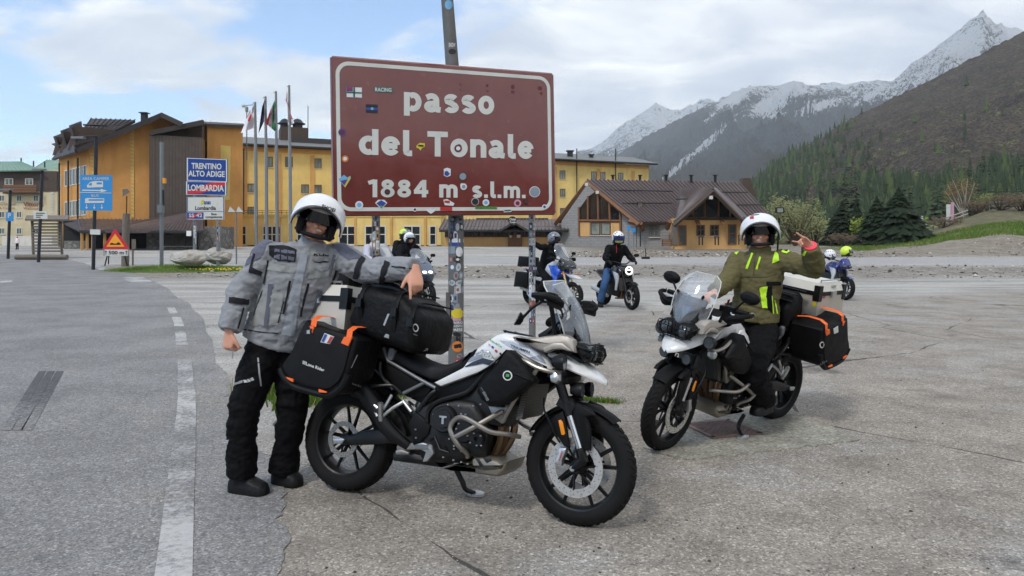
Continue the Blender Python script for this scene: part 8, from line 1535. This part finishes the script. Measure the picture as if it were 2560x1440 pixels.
# --- the man in grey leaning on the roll bag
J = dict(RA=P(602, 1186, 4.32), LA=P(708, 1176, 4.47), RT=Vector((0, 0, 0)), LT=Vector((0, 0, 0)), RK=P(608, 1030, 4.30), LK=P(730, 1025, 4.42), RH=P(660, 872, 4.38), LH=P(738, 874, 4.46), pel=P(694, 838, 4.42), chest=P(745, 700, 4.40), neck=P(778, 612, 4.37), RS=P(676, 632, 4.35), LS=P(842, 640, 4.44), RE=P(604, 728, 4.30), RW=P(573, 826, 4.21), LE=P(916, 676, 4.36), LW=P(1036, 672, 4.10))
for s, (px, py) in (('R', (664, 1244)), ('L', (748, 1222))): g = gp(px, py); J[s+'T'] = Vector((g[0], g[1]+0.03, 0.004))
J['head'] = head_frame(P(797, 548, 4.33), (0.22, -1, -0.16), (0.30, 0, 1))
man, jk, tr, body = person('person', J, 'standing person in a grey riding jacket leaning on the foreground motorcycle', None, 'jacket_grey', 'trousers_black', vox=0.009, chest=(0.225, 0.145), hem=(0.205, 0.15), fold=0.013, arm=(0.094, 0.088, 0.078, 0.066), leg=(0.116, 0.094, 0.090, 0.094), hem_t=-0.05,
   handR=dict(f=(-0.03, -0.12, -1), b=(-0.55, -0.85, 0), t=(0.75, -0.6, 0), curl=(1.25, 1.3, 1.35, 1.4), tc=1.0, to=0.55, k=1.12), handL=dict(f=(0.12, -0.35, -0.80), b=(0.35, -0.85, 0.35), t=(-0.8, -0.35, 0.0), curl=(0.12, 0.8, 0.95, 1.05), tc=0.6, to=0.5, k=1.15))
hm1 = helmet(man, J['head'] @ Matrix.Translation((0.0, 0, 0.012)), 'flip', k=1.07, n=40)
ZZ['G'] = (520, 450, 3.2); tj = bvh([jk]); ttr = bvh([tr])
def jp(nm, pts, m_, off=0.004): return ppatch(nm, tj, [('G', pts)], m_, man, off)
def js(nm, pts, w, m_, off=0.005, lift=0.002): return stripe(nm, tj, [zp('G', *q) for q in pts], w, m_, man, off, 4, lift)
jp('shoulder_panel', [(300, 690), (325, 590), (400, 490), (500, 452), (610, 440), (560, 475), (470, 520), (440, 600), (390, 640)], 'jacket_mid_grey'); jp('shoulder_panel', [(990, 520), (1080, 505), (1200, 590), (1250, 620), (1130, 640), (1060, 600)], 'jacket_mid_grey'); jp('placket', [(735, 600), (800, 590), (740, 900), (690, 1250), (590, 1240), (660, 900)], 'jacket_light_grey', 0.005); jp('chest_panel', [(490, 660), (720, 700), (690, 745), (470, 720)], 'jacket_sand_grey'); jp('lower_panel', [(440, 860), (610, 900), (560, 1160), (330, 1170), (350, 1050)], 'jacket_sand_grey'); jp('front_pocket', [(820, 570), (1040, 600), (1000, 770), (800, 790)], 'jacket_sand_grey')
jp('tool_patch', [(482, 525), (640, 530), (712, 560), (700, 655), (560, 648), (490, 600)], 'jacket_charcoal', 0.007)
for r_ in range(2):
    for c_ in range(3): x, y = 532+57*c_, 552+48*r_+7*c_; jp('patch_loop', [(x, y), (x+48, y+6), (x+46, y+30), (x-3, y+24)], 'jacket_mid_grey', 0.010)
jp('pocket', [(842, 618), (968, 628), (962, 715), (900, 732), (845, 705)], 'jacket_grey', 0.009); js('pocket_flap_edge', [(842, 652), (966, 656)], 3, 'jacket_charcoal', 0.011); surf_text('lettering', tj, 'KLIM', [zp('G', *q) for q in ((848, 588), (968, 596), (966, 613), (846, 606))], 'jacket_charcoal', man, 0.007, 0.03)
for pts, w in (([(657, 805), (605, 1070)], 5), ([(802, 825), (740, 1090)], 5), ([(608, 970), (560, 1140)], 3), ([(375, 590), (330, 740)], 5), ([(480, 640), (450, 830)], 4), ([(1030, 720), (960, 905)], 4), ([(285, 1020), (225, 1230)], 4), ([(1470, 690), (1650, 712)], 3), ([(265, 1190), (420, 1215), (560, 1225)], 2), ([(440, 880), (340, 1160)], 2)): js('zip', pts, w, 'jacket_charcoal')
for pts, w in (([(505, 830), (465, 1170)], 11), ([(900, 880), (850, 1060)], 11), ([(1018, 600), (970, 770)], 7)): js('grey_stripe', pts, w, 'jacket_mid_grey', 0.007)
for pts, w in (([(335, 715), (430, 752)], 13), ([(168, 955), (245, 968), (320, 978)], 14), ([(1245, 622), (1205, 690), (1185, 790)], 14), ([(1440, 655), (1410, 730), (1390, 825)], 14)): js('strap', pts, w, 'jacket_charcoal', 0.008, 0.003)
jp('collar_tab', [(680, 462), (722, 470), (715, 500), (678, 490)], 'jacket_charcoal', 0.008)
ZZ['K'] = (520, 800, 3.0)
stripe('thigh_zip', ttr, [zp('K', *q) for q in ((375, 285), (385, 400), (395, 495))], 4, 'reflective_grey', man, 0.005, 4, 0.001)
for q in ([(205, 470), (260, 450), (262, 468), (205, 485)], [(265, 450), (285, 445), (300, 466), (275, 470)], [(290, 443), (308, 438), (325, 460), (305, 465)], [(313, 436), (335, 430), (348, 450), (330, 458)]): ppatch('reflective_print', ttr, [('K', q)], 'reflective_grey', man, 0.005)
ppatch('shin_logo', ttr, [('K', [(122, 905), (158, 900), (150, 935), (124, 940)])], 'reflective_grey', man, 0.005); ppatch('shin_logo_centre', ttr, [('K', [(128, 912), (150, 908), (145, 930), (128, 933)])], 'trousers_black', man, 0.007)
th_ = bvh([hm1]+list(hm1.children)); surf_text('helmet_lettering', th_, 'SHOEI', [zp('G', *q) for q in ((915, 195), (1020, 232), (1012, 258), (905, 222))], 'sign_black', man, 0.004, 0.03)
tbd = bvh([body]); ppatch('stubble', tbd, [('G', [(815, 420), (830, 470), (870, 480), (915, 465), (935, 420), (905, 432), (860, 425)])], 'stubble_skin', man, 0.002); ppatch('teeth', tbd, [('G', [(862, 397), (885, 392), (910, 402), (902, 414), (872, 408)])], 'teeth', man, 0.003)
mb = MB(); kx = P(578, 872, 4.17); Mi = wmat(man).inverted()
kk = empty('key_ring', kx, 0, 'small bunch of keys held in the lowered right hand of the man in grey', 'keys'); MB().tube([(0.0, 0, 0.0), (0.012, 0, -0.012), (0, 0, -0.024), (-0.012, 0, -0.012), (0, 0, 0)], 0.002, 6, 4).build('ring', 'alu_silver', kk); MB().box((0.008, 0, -0.04), (0.008, 0.003, 0.035)).build('key', 'alu_silver', kk, False)

# --- the rider in olive
def m2(x, y, z): return M2 @ Vector((x, y, z))
J = dict(RA=m2(0.62, -0.22, 0.33), LA=m2(0.63, 0.25, 0.32), RT=m2(0.76, -0.22, 0.235), LT=m2(0.78, 0.265, 0.235), RK=m2(0.90, -0.22, 0.66), LK=m2(0.88, 0.25, 0.64), RH=m2(0.53, -0.10, 0.83), LH=m2(0.53, 0.11, 0.83), pel=P(1888, 792, 5.74), chest=P(1896, 692, 5.70), neck=P(1900, 628, 5.66), RS=P(1846, 652, 5.78), LS=P(1952, 650, 5.60), RE=P(1822, 700, 5.66), RW=P(1786, 730, 5.50), LE=P(2036, 672, 5.42), LW=P(2026, 616, 5.28))
J['head'] = head_frame(P(1899, 580, 5.62), (-0.28, -1, -0.12), (-0.02, 0, 1))
rid, jk2, tr2, body2 = person('person', J, 'rider in an olive and lime jacket raising a hand in a horns sign', None, 'jacket_olive', 'trousers_black', vox=0.010, chest=(0.195, 0.14), hem=(0.185, 0.15), fold=0.012, arm=(0.088, 0.082, 0.076, 0.062), leg=(0.125, 0.11, 0.105, 0.10), hem_t=-0.02,
   handL=dict(f=(-0.85, -0.1, 0.5), b=(0.3, 0.75, 0.5), t=(0.3, -0.3, 0.9), curl=(0.0, 1.3, 1.4, 0.25), tc=0.8, to=0.35, spread=0.35, k=1.0), handR=dict(f=(-0.7, -0.5, -0.2), b=(-0.2, 0, 1), t=(0.5, -0.8, 0), curl=(0.9, 0.9, 0.9, 0.9)), gloves=None)
hm2 = helmet(rid, J['head'] @ Matrix.Translation((0, 0, 0.012)), 'flip', k=1.02, n=36)
ZZ['H'] = (1560, 500, 2.25); tj2 = bvh([jk2])
def rp(nm, pts, m_, off=0.005): return ppatch(nm, tj2, [('H', pts)], m_, rid, off, 4.0)
def rs_(nm, pts, w, m_, off=0.006): return stripe(nm, tj2, [zp('H', *q) for q in pts], w, m_, rid, off, 4, 0.002)
for pts, w in (([(722, 300), (690, 388)], 5), ([(766, 320), (746, 392)], 5), ([(628, 305), (648, 280), (668, 262)], 6), ([(1024, 288), (1012, 310)], 6)): rs_('lime_trim', pts, w, 'lime_fabric')
rp('lime_panel', [(850, 285), (866, 300), (874, 340), (832, 358)], 'lime_fabric'); rp('black_shoulder', [(862, 258), (900, 250), (945, 275), (930, 292), (890, 285)], 'jacket_black'); rs_('lime_trim', [(890, 288), (915, 298), (940, 280), (962, 292)], 5, 'lime_fabric', 0.008); rp('black_hem_panel', [(806, 488), (832, 482), (834, 640), (806, 610), (800, 540)], 'jacket_black'); rp('lime_panel', [(760, 492), (806, 486), (800, 545), (806, 606), (778, 606), (772, 560)], 'lime_fabric', 0.007)
for pts, w in (([(640, 428), (730, 432), (800, 430), (860, 412)], 4), ([(740, 295), (728, 420)], 2), ([(600, 560), (700, 590), (800, 610)], 2), ([(880, 470), (800, 470)], 10)): rs_('seam', pts, w, 'olive_dark' if w < 10 else 'jacket_black', 0.004)
for pts in ([(830, 540), (838, 640)], [(845, 560), (858, 640)]): rs_('lime_trim', pts, 2.5, 'lime_fabric', 0.009)
Mi = wmat(rid).inverted(); a = Mi @ J['LW']; d = (Mi @ J['LE']-a).normalized(); MB().tube([a+d*0.05, a-d*0.012], [0.05, 0.047], 16).build('pink_cuff', 'pink_cuff', rid)
tbd = bvh([body2]); ppatch('teeth', tbd, [('H', [(745, 222), (765, 214), (778, 216), (770, 226), (752, 230)])], 'teeth', rid, 0.003)
for q, c_ in (([(708, 94), (730, 92), (732, 106), (710, 108)], 'sticker_red'), ([(695, 88), (760, 80), (760, 84), (695, 92)], 'helmet_black')): ppatch('helmet_print', bvh([c for c in hm2.children]+[hm2]), [('H', q)], c_, rid, 0.004)
ac_b, ac_t = P(1944, 640, 5.80), P(1948, 545, 5.80); cam_o = empty('action_camera', ac_b, 0, 'small boxy action camera on a thin black pole behind the olive rider', 'camera'); Mi = wmat(cam_o).inverted()
MB().tube([Mi @ P(1940, 700, 5.85), Mi @ ac_t], 0.008, 8).build('pole', 'satin_black', cam_o); c = Mi @ P(1949, 526, 5.79); MB().box(c, (0.062, 0.036, 0.048)).build('camera_body', 'satin_black', cam_o, False); MB().box(c+Vector((-0.003, -0.02, 0.0)), (0.046, 0.004, 0.034)).build('screen', 'curtained_glass', cam_o, False); MB().lathe([(0.001, 0), (0.012, 0), (0.012, 0.01)], c+Vector((0.018, 0.02, 0.01)), 'Y', 12).build('lens', 'visor_dark', cam_o)

# ---------------------------------------------------------------- motorcycles and people further off
paint('bike_blue', (40, 84, 190)); paint('bike_navy', (34, 44, 116)); paint('bike_slate', (82, 92, 112)); paint('bike_silver', (188, 190, 194)); paint('bike_black', (18, 18, 20)); mat('gold_fork', (206, 190, 130), 0.3, 0.6)
m = N('lit_lamp'); m.set(Base_Color=(0.9, 0.92, 0.95), Roughness=0.2, Emission_Color=(0.95, 1.0, 0.92), Emission_Strength=1.2)
def simple_bike(name, rear, front, label, style, body='bike_black', accent='white_gloss', lean=0, steer=0, group='motorcycles standing on the lot'):
    M = frame_of(rear, front, lean); r = bike_root(name, M, label, 'motorcycle', group); W_ = math.hypot(front[0]-rear[0], front[1]-rear[1]); a = Vector((-0.42, 0, 0.91)).normalized(); c0 = Vector((W_-0.05, 0, 0.4)); SX = Matrix.Translation(c0) @ Matrix.Rotation(math.radians(steer), 4, a) @ Matrix.Translation(-c0); TRb = 0.31; adv = style == 'adv'; tall = style in ('adv', 'tour', 'scoot')
    wheel(r, 'front_wheel', (W_, 0, TRb), TRb, 0.12, SX, 10, ((-0.07, 0.15), (0.07, 0.15)), big=False); wheel(r, 'rear_wheel', (0, 0, TRb), TRb, 0.16, None, 10, ((-0.08, 0.11),), big=False)
    ht = Vector((W_-0.32, 0, 0.98)); 
    for s in (-1, 1): mb = MB(); mb.X = SX; mb.tube([(W_-0.02, s*0.10, TRb), (W_-0.29, s*0.10, 0.92)], [0.028, 0.024], 10); mb.build('fork_leg', 'gold_fork' if adv else 'satin_black', r)
    mb = MB(); mb.X = SX; mb.lathe([(TRb+0.012, -0.065), (TRb+0.028, 0), (TRb+0.012, 0.065), (TRb+0.018, 0)], (W_, 0, TRb), 'Y', 16, math.radians(50), math.radians(150), close=True); mb.build('front_fender', body if style in ('naked_blue', 'adv') else 'black_plastic', r)
    MB().pillow([(0.45, 0.30), (0.98, 0.26), (1.05, 0.45), (1.02, 0.68), (0.55, 0.72), (0.42, 0.5)], 0.17, 0.05, 2).build('engine', 'engine_black', r)
    mb = MB()
    for s in (-0.09, -0.03, 0.03, 0.09): mb.tube([(1.0, s, 0.55), (1.1, s, 0.42), (1.02, s, 0.25), (0.7, s*0.5, 0.22)], 0.02, 6, 3)
    mb.build('exhaust_header', 'exhaust_brown', r)
    MB().tube([(0.5, -0.15, 0.26), (0.1, -0.19, 0.36), (-0.18, -0.2, 0.42)], [0.04, 0.06, 0.06], 10, 3).build('silencer', 'alu_silver', r); MB().pillow([(-0.02, 0.26), (0.5, 0.36), (0.5, 0.48), (0.0, 0.36)], 0.11, 0.02, 2).build('swingarm', 'engine_black', r)
    tz = 0.06 if adv else 0.0
    tank = MB().pillow([(0.60, 0.80+tz), (0.68, 0.95+tz), (0.85, 1.02+tz), (1.05, 0.98+tz), (1.14, 0.86+tz), (1.05, 0.70), (0.78, 0.70)], 0.17, 0.09, 3, 0.05).build('tank', body, r, ang=50)
    MB().pillow([(-0.15, 0.86), (0.15, 0.86), (0.4, 0.78), (0.66, 0.84), (0.62, 0.74), (0.3, 0.68), (-0.1, 0.78)], 0.13, 0.05, 3).build('seat', 'seat_vinyl', r); MB().pillow([(-0.28, 0.84), (0.2, 0.74), (0.5, 0.66), (0.45, 0.58), (0.1, 0.62), (-0.25, 0.78)], 0.10, 0.03, 2).build('tail_panel', body if style != 'naked' else 'bike_black', r)
    for s in (-1, 1):
        t = MB().pillow([(0.86, 0.86), (1.10, 0.80), (1.12, 0.70), (1.02, 0.42), (0.96, 0.42), (0.99, 0.62)], 0.02, 0.01, 2); mb = MB(); mb.add([(v[0], v[1]+s*0.19, v[2]) for v in t.v], t.f); mb.build('radiator_shroud', accent, r)
    MB().box((1.10, 0, 0.56), (0.04, 0.32, 0.30), Matrix.Rotation(math.radians(-15), 3, 'Y')).build('radiator', 'radiator_core', r, False)
    hz_ = 1.06+(0.06 if adv else 0); mb = MB(); mb.X = SX; mb.tube([(W_-0.50, -0.37, hz_+0.02), (W_-0.44, -0.2, hz_+0.02), (W_-0.36, -0.07, hz_-0.03), (W_-0.36, 0.07, hz_-0.03), (W_-0.44, 0.2, hz_+0.02), (W_-0.50, 0.37, hz_+0.02)], 0.015, 8, 3); mb.build('handlebar', 'satin_black', r)
    for s in (-1, 1):
        mb = MB(); mb.X = SX; mb.tube([(W_-0.50, s*0.38, hz_+0.02), (W_-0.47, s*0.26, hz_+0.02)], 0.021, 8); mb.build('grip', 'black_plastic', r)
        mb = MB(); mb.X = SX; mb.tube([(W_-0.44, s*0.24, hz_+0.02), (W_-0.38, s*0.30, hz_+0.12), (W_-0.40, s*0.34, hz_+0.15)], 0.008, 6, 2); mb.ball((W_-0.42, s*0.36, hz_+0.16), (0.025, 0.07, 0.045), 10); mb.build('mirror', 'black_plastic', r)
        mb = MB(); mb.X = SX; mb.tube([(W_-0.12, s*0.13, 0.80), (W_-0.12, s*0.24, 0.80)], 0.012, 6); mb.ball((W_-0.12, s*0.25, 0.80), (0.025, 0.03, 0.02), 8); mb.build('indicator', 'amber_lens' if adv else 'black_plastic', r)
        if adv: mb = MB(); mb.X = SX; mb.ball((W_-0.40, s*0.34, hz_+0.02), (0.05, 0.08, 0.055), 10); mb.build('handguard', 'black_plastic', r)
    lam = 'lit_lamp' if style in ('naked', 'scoot') else 'headlamp_glass'
    if style == 'naked':
        mb = MB(); mb.X = SX; mb.lathe([(0.01, -0.12), (0.075, -0.10), (0.105, 0.0), (0.105, 0.02)], (W_-0.14, 0, 0.88), 'X', 20); h = mb.build('headlight', 'satin_black', r); mb = MB(); mb.X = SX; mb.lathe([(0.066, 0.022), (0.100, 0.022), (0.100, 0.016), (0.066, 0.016)], (W_-0.14, 0, 0.88), 'X', 24, close=True); mb.build('light_ring', lam, h); mb = MB(); mb.X = SX; mb.box((W_-0.122, 0, 0.90), (0.01, 0.11, 0.03)); mb.build('light_bar', lam, h, False); mb = MB(); mb.X = SX; mb.lathe([(0.001, 0.012), (0.07, 0.012)], (W_-0.14, 0, 0.88), 'X', 20); mb.build('lens', 'dark_glass', h)
    else:
        fair = {'adv': [(1.02, 0.98), (1.16, 1.16), (1.32, 1.06), (1.36, 0.92), (1.16, 0.84)], 'tour': [(0.98, 0.96), (1.10, 1.18), (1.36, 1.06), (1.50, 0.86), (1.30, 0.60), (1.05, 0.60)], 'scoot': [(0.95, 0.98), (1.12, 1.16), (1.36, 1.04), (1.56, 0.80), (1.40, 0.58), (1.15, 0.42), (0.95, 0.50)], 'naked_blue': [(1.10, 1.02), (1.22, 1.10), (1.34, 0.92), (1.30, 0.82), (1.14, 0.86)]}[style]
        MB().pillow(fair, 0.20 if tall else 0.13, 0.09, 3, 0.05).build('front_fairing', body if style != 'adv' else 'bike_black', r, ang=50); fx_ = max(q[0] for q in fair)-(0.06 if style == 'scoot' else 0.03); fz = {'adv': 0.97, 'tour': 0.90, 'scoot': 0.84, 'naked_blue': 0.88}[style]
        for s in (-1, 1): MB().ball((fx_, s*0.075, fz), (0.06, 0.062, 0.042), 12).build('headlight', lam, r)
        MB().pillow([(W_-0.20, 0.80), (W_+0.1, 0.76), (W_+0.22, 0.70), (W_-0.05, 0.70)], 0.09, 0.03, 2).build('beak', body, r) if adv else None
    if tall:
        b_, t_ = Vector((1.28 if style != 'scoot' else 1.36, 0, 1.06)), Vector((1.02 if style != 'scoot' else 1.06, 0, 1.50 if style != 'scoot' else 1.38)); rws = []
        for q in np.linspace(0, 1, 9): w = float(np.interp(q, [0, 0.3, 0.8, 1], [0.17, 0.21, 0.18, 0.08])); c = b_.lerp(t_, q); rws.append([(c.x-0.14*abs(u)**2, w*u, c.z) for u in np.linspace(-1, 1, 9)])
        MB().loft(rws, cap=False, closed=False).build('windscreen', 'clear_screen', r)
    if style in ('adv', 'tour'):
        for s in (-1, 1): MB().pillow([(-0.28, 0.42), (0.25, 0.45), (0.25, 0.78), (-0.22, 0.80)], 0.10, 0.04, 2).build('side_case', 'black_plastic', r, M=Matrix.Translation((0, s*0.28, 0)))
        MB().pillow([(-0.40, 0.92), (0.02, 0.92), (0.0, 1.16), (-0.36, 1.18)], 0.2, 0.05, 2).build('top_box', 'black_plastic', r)
    if adv: mb = MB().pillow([(0.80, 0.98), (1.10, 0.98), (1.22, 0.84), (1.12, 0.72), (0.92, 0.80)], 0.23, 0.04, 3).build('side_fairing', 'bike_blue', r)
    return r, M
def ride(M, W_=1.45, lean=0.0, head_yaw=0.0):             # joints of a seated rider in the motorcycle's frame
    f = lambda x, y, z: M @ Vector((x, y, z)); J = dict(pel=f(0.42, 0, 0.90), chest=f(0.58+lean, 0, 1.27), neck=f(0.66+lean*1.3, 0, 1.47), RS=f(0.62+lean, -0.19, 1.40), LS=f(0.62+lean, 0.19, 1.40), RE=f(0.74, -0.33, 1.16), LE=f(0.74, 0.33, 1.16), RW=f(W_-0.56, -0.33, 1.10), LW=f(W_-0.56, 0.33, 1.10), RH=f(0.46, -0.10, 0.86), LH=f(0.46, 0.10, 0.86), RK=f(0.82, -0.22, 0.62), LK=f(0.82, 0.22, 0.62), RA=f(0.52, -0.2, 0.36), LA=f(0.52, 0.2, 0.36), RT=f(0.68, -0.21, 0.27), LT=f(0.68, 0.21, 0.27))
    h = M.to_3x3() @ Vector((math.cos(head_yaw), math.sin(head_yaw), -0.08)); J['head'] = head_frame(f(0.70+lean*1.4, 0, 1.62), h, (0, 0, 1)); return J
LOW = dict(vox=0.018, bvox=0.011, fold=0.006)
nb, Mn = simple_bike('naked_motorcycle', (2.24, 17.1), (2.70, 15.79), 'black naked motorcycle with a round lit headlight ridden in blue jeans', 'naked', 'bike_black', 'bike_silver', 0)
J = ride(Mn, 1.46, 0.03, -0.25); f = lambda x, y, z: Mn @ Vector((x, y, z)); J.update(RK=f(0.66, -0.30, 0.56), RA=f(0.52, -0.36, 0.13), RT=Vector((f(0.68, -0.40, 0).x, f(0.68, -0.40, 0).y, 0.005)))
p3, *_ = person('person', J, 'rider in black jacket and blue jeans on the black naked motorcycle', None, 'jacket_black', 'jeans_blue', handL=None, gloves='jacket_charcoal', **LOW); helmet(p3, J['head'] @ Matrix.Translation((0, 0, 0.01)), 'full', 'helmet_white', 'helmet_lime', 'visor_blue', k=1.18, n=24)
t3 = bvh([c for c in p3.children if c.name.startswith('jacket')])
for pts, w, m_ in (([(1541, 611), (1541, 632)], 1.6, 'sign_red'), ([(1546, 599), (1554, 602)], 1.8, 'sign_red'), ([(1515, 604), (1519, 602)], 1.8, 'sign_red'), ([(1542, 608), (1549, 604)], 2, 'sticker_white')): stripe('jacket_trim', t3, pts, w, m_, p3, 0.008)
av, Ma = simple_bike('adventure_motorcycle', (0.48, 17.1), (1.38, 15.95), 'blue and silver adventure motorcycle with a tall screen behind the right sign post', 'adv', 'bike_silver', 'bike_blue', 3, group='motorcycles standing on the lot')
J = ride(Ma, 1.5, 0.02, 0.35); J.update(RE=P(1352, 618, 16.4), RW=P(1334, 608, 16.2)); p4, *_ = person('person', J, 'rider in black with grey helmet stretching an arm sideways on the blue motorcycle', None, 'jacket_black', 'trousers_black', gloves='jacket_charcoal', **LOW); helmet(p4, J['head'], 'full', 'helmet_grey', 'helmet_black', 'visor_dark', k=1.14, n=24)
sb, Ms = simple_bike('touring_scooter', (-2.80, 17.1), (-1.90, 15.85), 'slate blue sport scooter with lit headlights carrying two people', 'scoot', 'bike_slate', 'bike_slate', 0)
J = ride(Ms, 1.5, -0.05, 0.1); p5, *_ = person('person', J, 'rider in black with a white helmet at the front of the two on the scooter', None, 'jacket_black', 'trousers_black', gloves='jacket_charcoal', **LOW); helmet(p5, J['head'], 'jet', 'helmet_white', None, k=1.08, n=24)
J = ride(Ms, 1.5, -0.05, 0.3); off = Ms.to_3x3() @ Vector((-0.42, 0.10, 0.10)); J = {a: (b+off if isinstance(b, Vector) else Matrix.Translation(off) @ b) for a, b in J.items()}; p6, *_ = person('person', J, 'passenger in black with a lime and black helmet seated behind the white helmet', None, 'jacket_black', 'trousers_black', gloves='jacket_charcoal', **LOW); helmet(p6, J['head'], 'jet', 'helmet_black', 'stripe', k=1.08, n=24)
tb, Mt = simple_bike('touring_motorcycle', (-3.85, 16.7), (-2.58, 16.1), 'dark touring motorcycle with a tall clear screen behind the man in grey', 'tour', 'bike_black', 'bike_black', 0)
J = ride(Mt, 1.5, 0.0, 0.5); off = Mt.to_3x3() @ Vector((-0.02, 0.0, 0.0)); p7, *_ = person('person', J, 'bareheaded grey haired person in a pale jacket on the dark touring motorcycle', None, 'pale_jacket', 'trousers_black', **LOW)
Mh = wmat(p7).inverted() @ J['head']; mb = MB(); mb.ball(Mh @ Vector((-0.018, 0, 0.022)), (0.100, 0.088, 0.112), 14, Mh.to_3x3()); remesh(mb, 'hair', 'grey_hair', p7, 0.012, 1, 0.008, 30)
def helmet_thing(M, label, kind, shell, accent, visor, k=1.05): r = empty('helmet', (0, 0, 0), 0, label, 'helmet', 'helmets left on motorcycles'); r.matrix_basis = M @ Matrix.Translation((0, 0, -0.11)); o = helmet(r, M, kind, shell, accent, visor, k=k, n=24, name='shell'); return r
helmet_thing(head_frame(Mt @ Vector((-0.22, 0.02, 1.30)), Mt.to_3x3() @ Vector((1, 0.2, 0)), (0, 0, 1)), 'white helmet resting on the top box of the dark touring motorcycle', 'full', 'helmet_white', None, 'visor_dark')
bb, Mb = simple_bike('naked_motorcycle', (8.45, 19.7), (8.75, 18.4), 'dark blue naked motorcycle parked behind the aluminium top case', 'naked_blue', 'bike_navy', 'bike_silver', 6)
helmet_thing(head_frame(Mb @ Vector((0.92, 0.24, 1.30)), Mb.to_3x3() @ Vector((0.6, 0.6, 0.1)), (0.1, 0, 1)), 'lime yellow helmet on the left handlebar side of the dark blue motorcycle', 'full', 'helmet_lime', None, 'smoked_screen', 1.1); helmet_thing(head_frame(Mb @ Vector((1.06, -0.36, 1.16)), (0.5, -0.3, -0.6), (0.3, -0.2, 1)), 'white and orange helmet hanging on the right handlebar of the dark blue motorcycle', 'full', 'helmet_white', 'sticker_orange', 'smoked_screen', 1.05)
f = lambda dx, z: Vector((P(43, 600, 62).x+dx, 62, gz(P(43, 600, 62).x, 62)+z)); J = dict(pel=f(0, 0.60), chest=f(0, 0.82), neck=f(0, 0.95), RS=f(-0.11, 0.92), LS=f(0.11, 0.92), RE=f(-0.16, 0.74), LE=f(0.16, 0.74), RW=f(-0.15, 0.58), LW=f(0.15, 0.58), RH=f(-0.06, 0.58), LH=f(0.06, 0.58), RK=f(-0.07, 0.34), LK=f(0.07, 0.34), RA=f(-0.07, 0.09), LA=f(0.07, 0.09), RT=f(-0.07, 0.0)+Vector((0, -0.12, 0)), LT=f(0.07, 0.0)+Vector((0, -0.12, 0))); J['head'] = head_frame(f(0, 1.10), (0, 1, 0), (0, 0, 1))
p8, *_ = person('person', J, 'small distant pedestrian in a white top near the hay rack at the far left', None, 'flag_white', 'jacket_charcoal', vox=0.025, bvox=0.018, k=0.7, chest=(0.13, 0.09), hem=(0.12, 0.09), arm=(0.05, 0.045, 0.04, 0.035), leg=(0.07, 0.06, 0.05, 0.05), fold=0.0)
# ---------------------------------------------------------------- the air
hm_ = bpy.data.materials.new('mountain_haze'); hm_.use_nodes = True; t = hm_.node_tree; t.nodes.clear(); pv = t.nodes.new('ShaderNodeVolumePrincipled'); pv.inputs['Color'].default_value = (0.86, 0.93, 1.0, 1); pv.inputs['Density'].default_value = 0.00012; pv.inputs['Anisotropy'].default_value = 0.2
t.links.new(pv.outputs[0], t.nodes.new('ShaderNodeOutputMaterial').inputs['Volume'])
mb = MB(); mb.hexa([(-4200, -700, -60), (4200, -700, -60), (4200, 6200, -60), (-4200, 6200, -60)], [(-4200, -700, 1150), (4200, -700, 1150), (4200, 6200, 1150), (-4200, 6200, 1150)]); hz_o = mb.build('haze', hm_, None, False); tag(hz_o, 'thin pale mountain haze', kind='stuff')
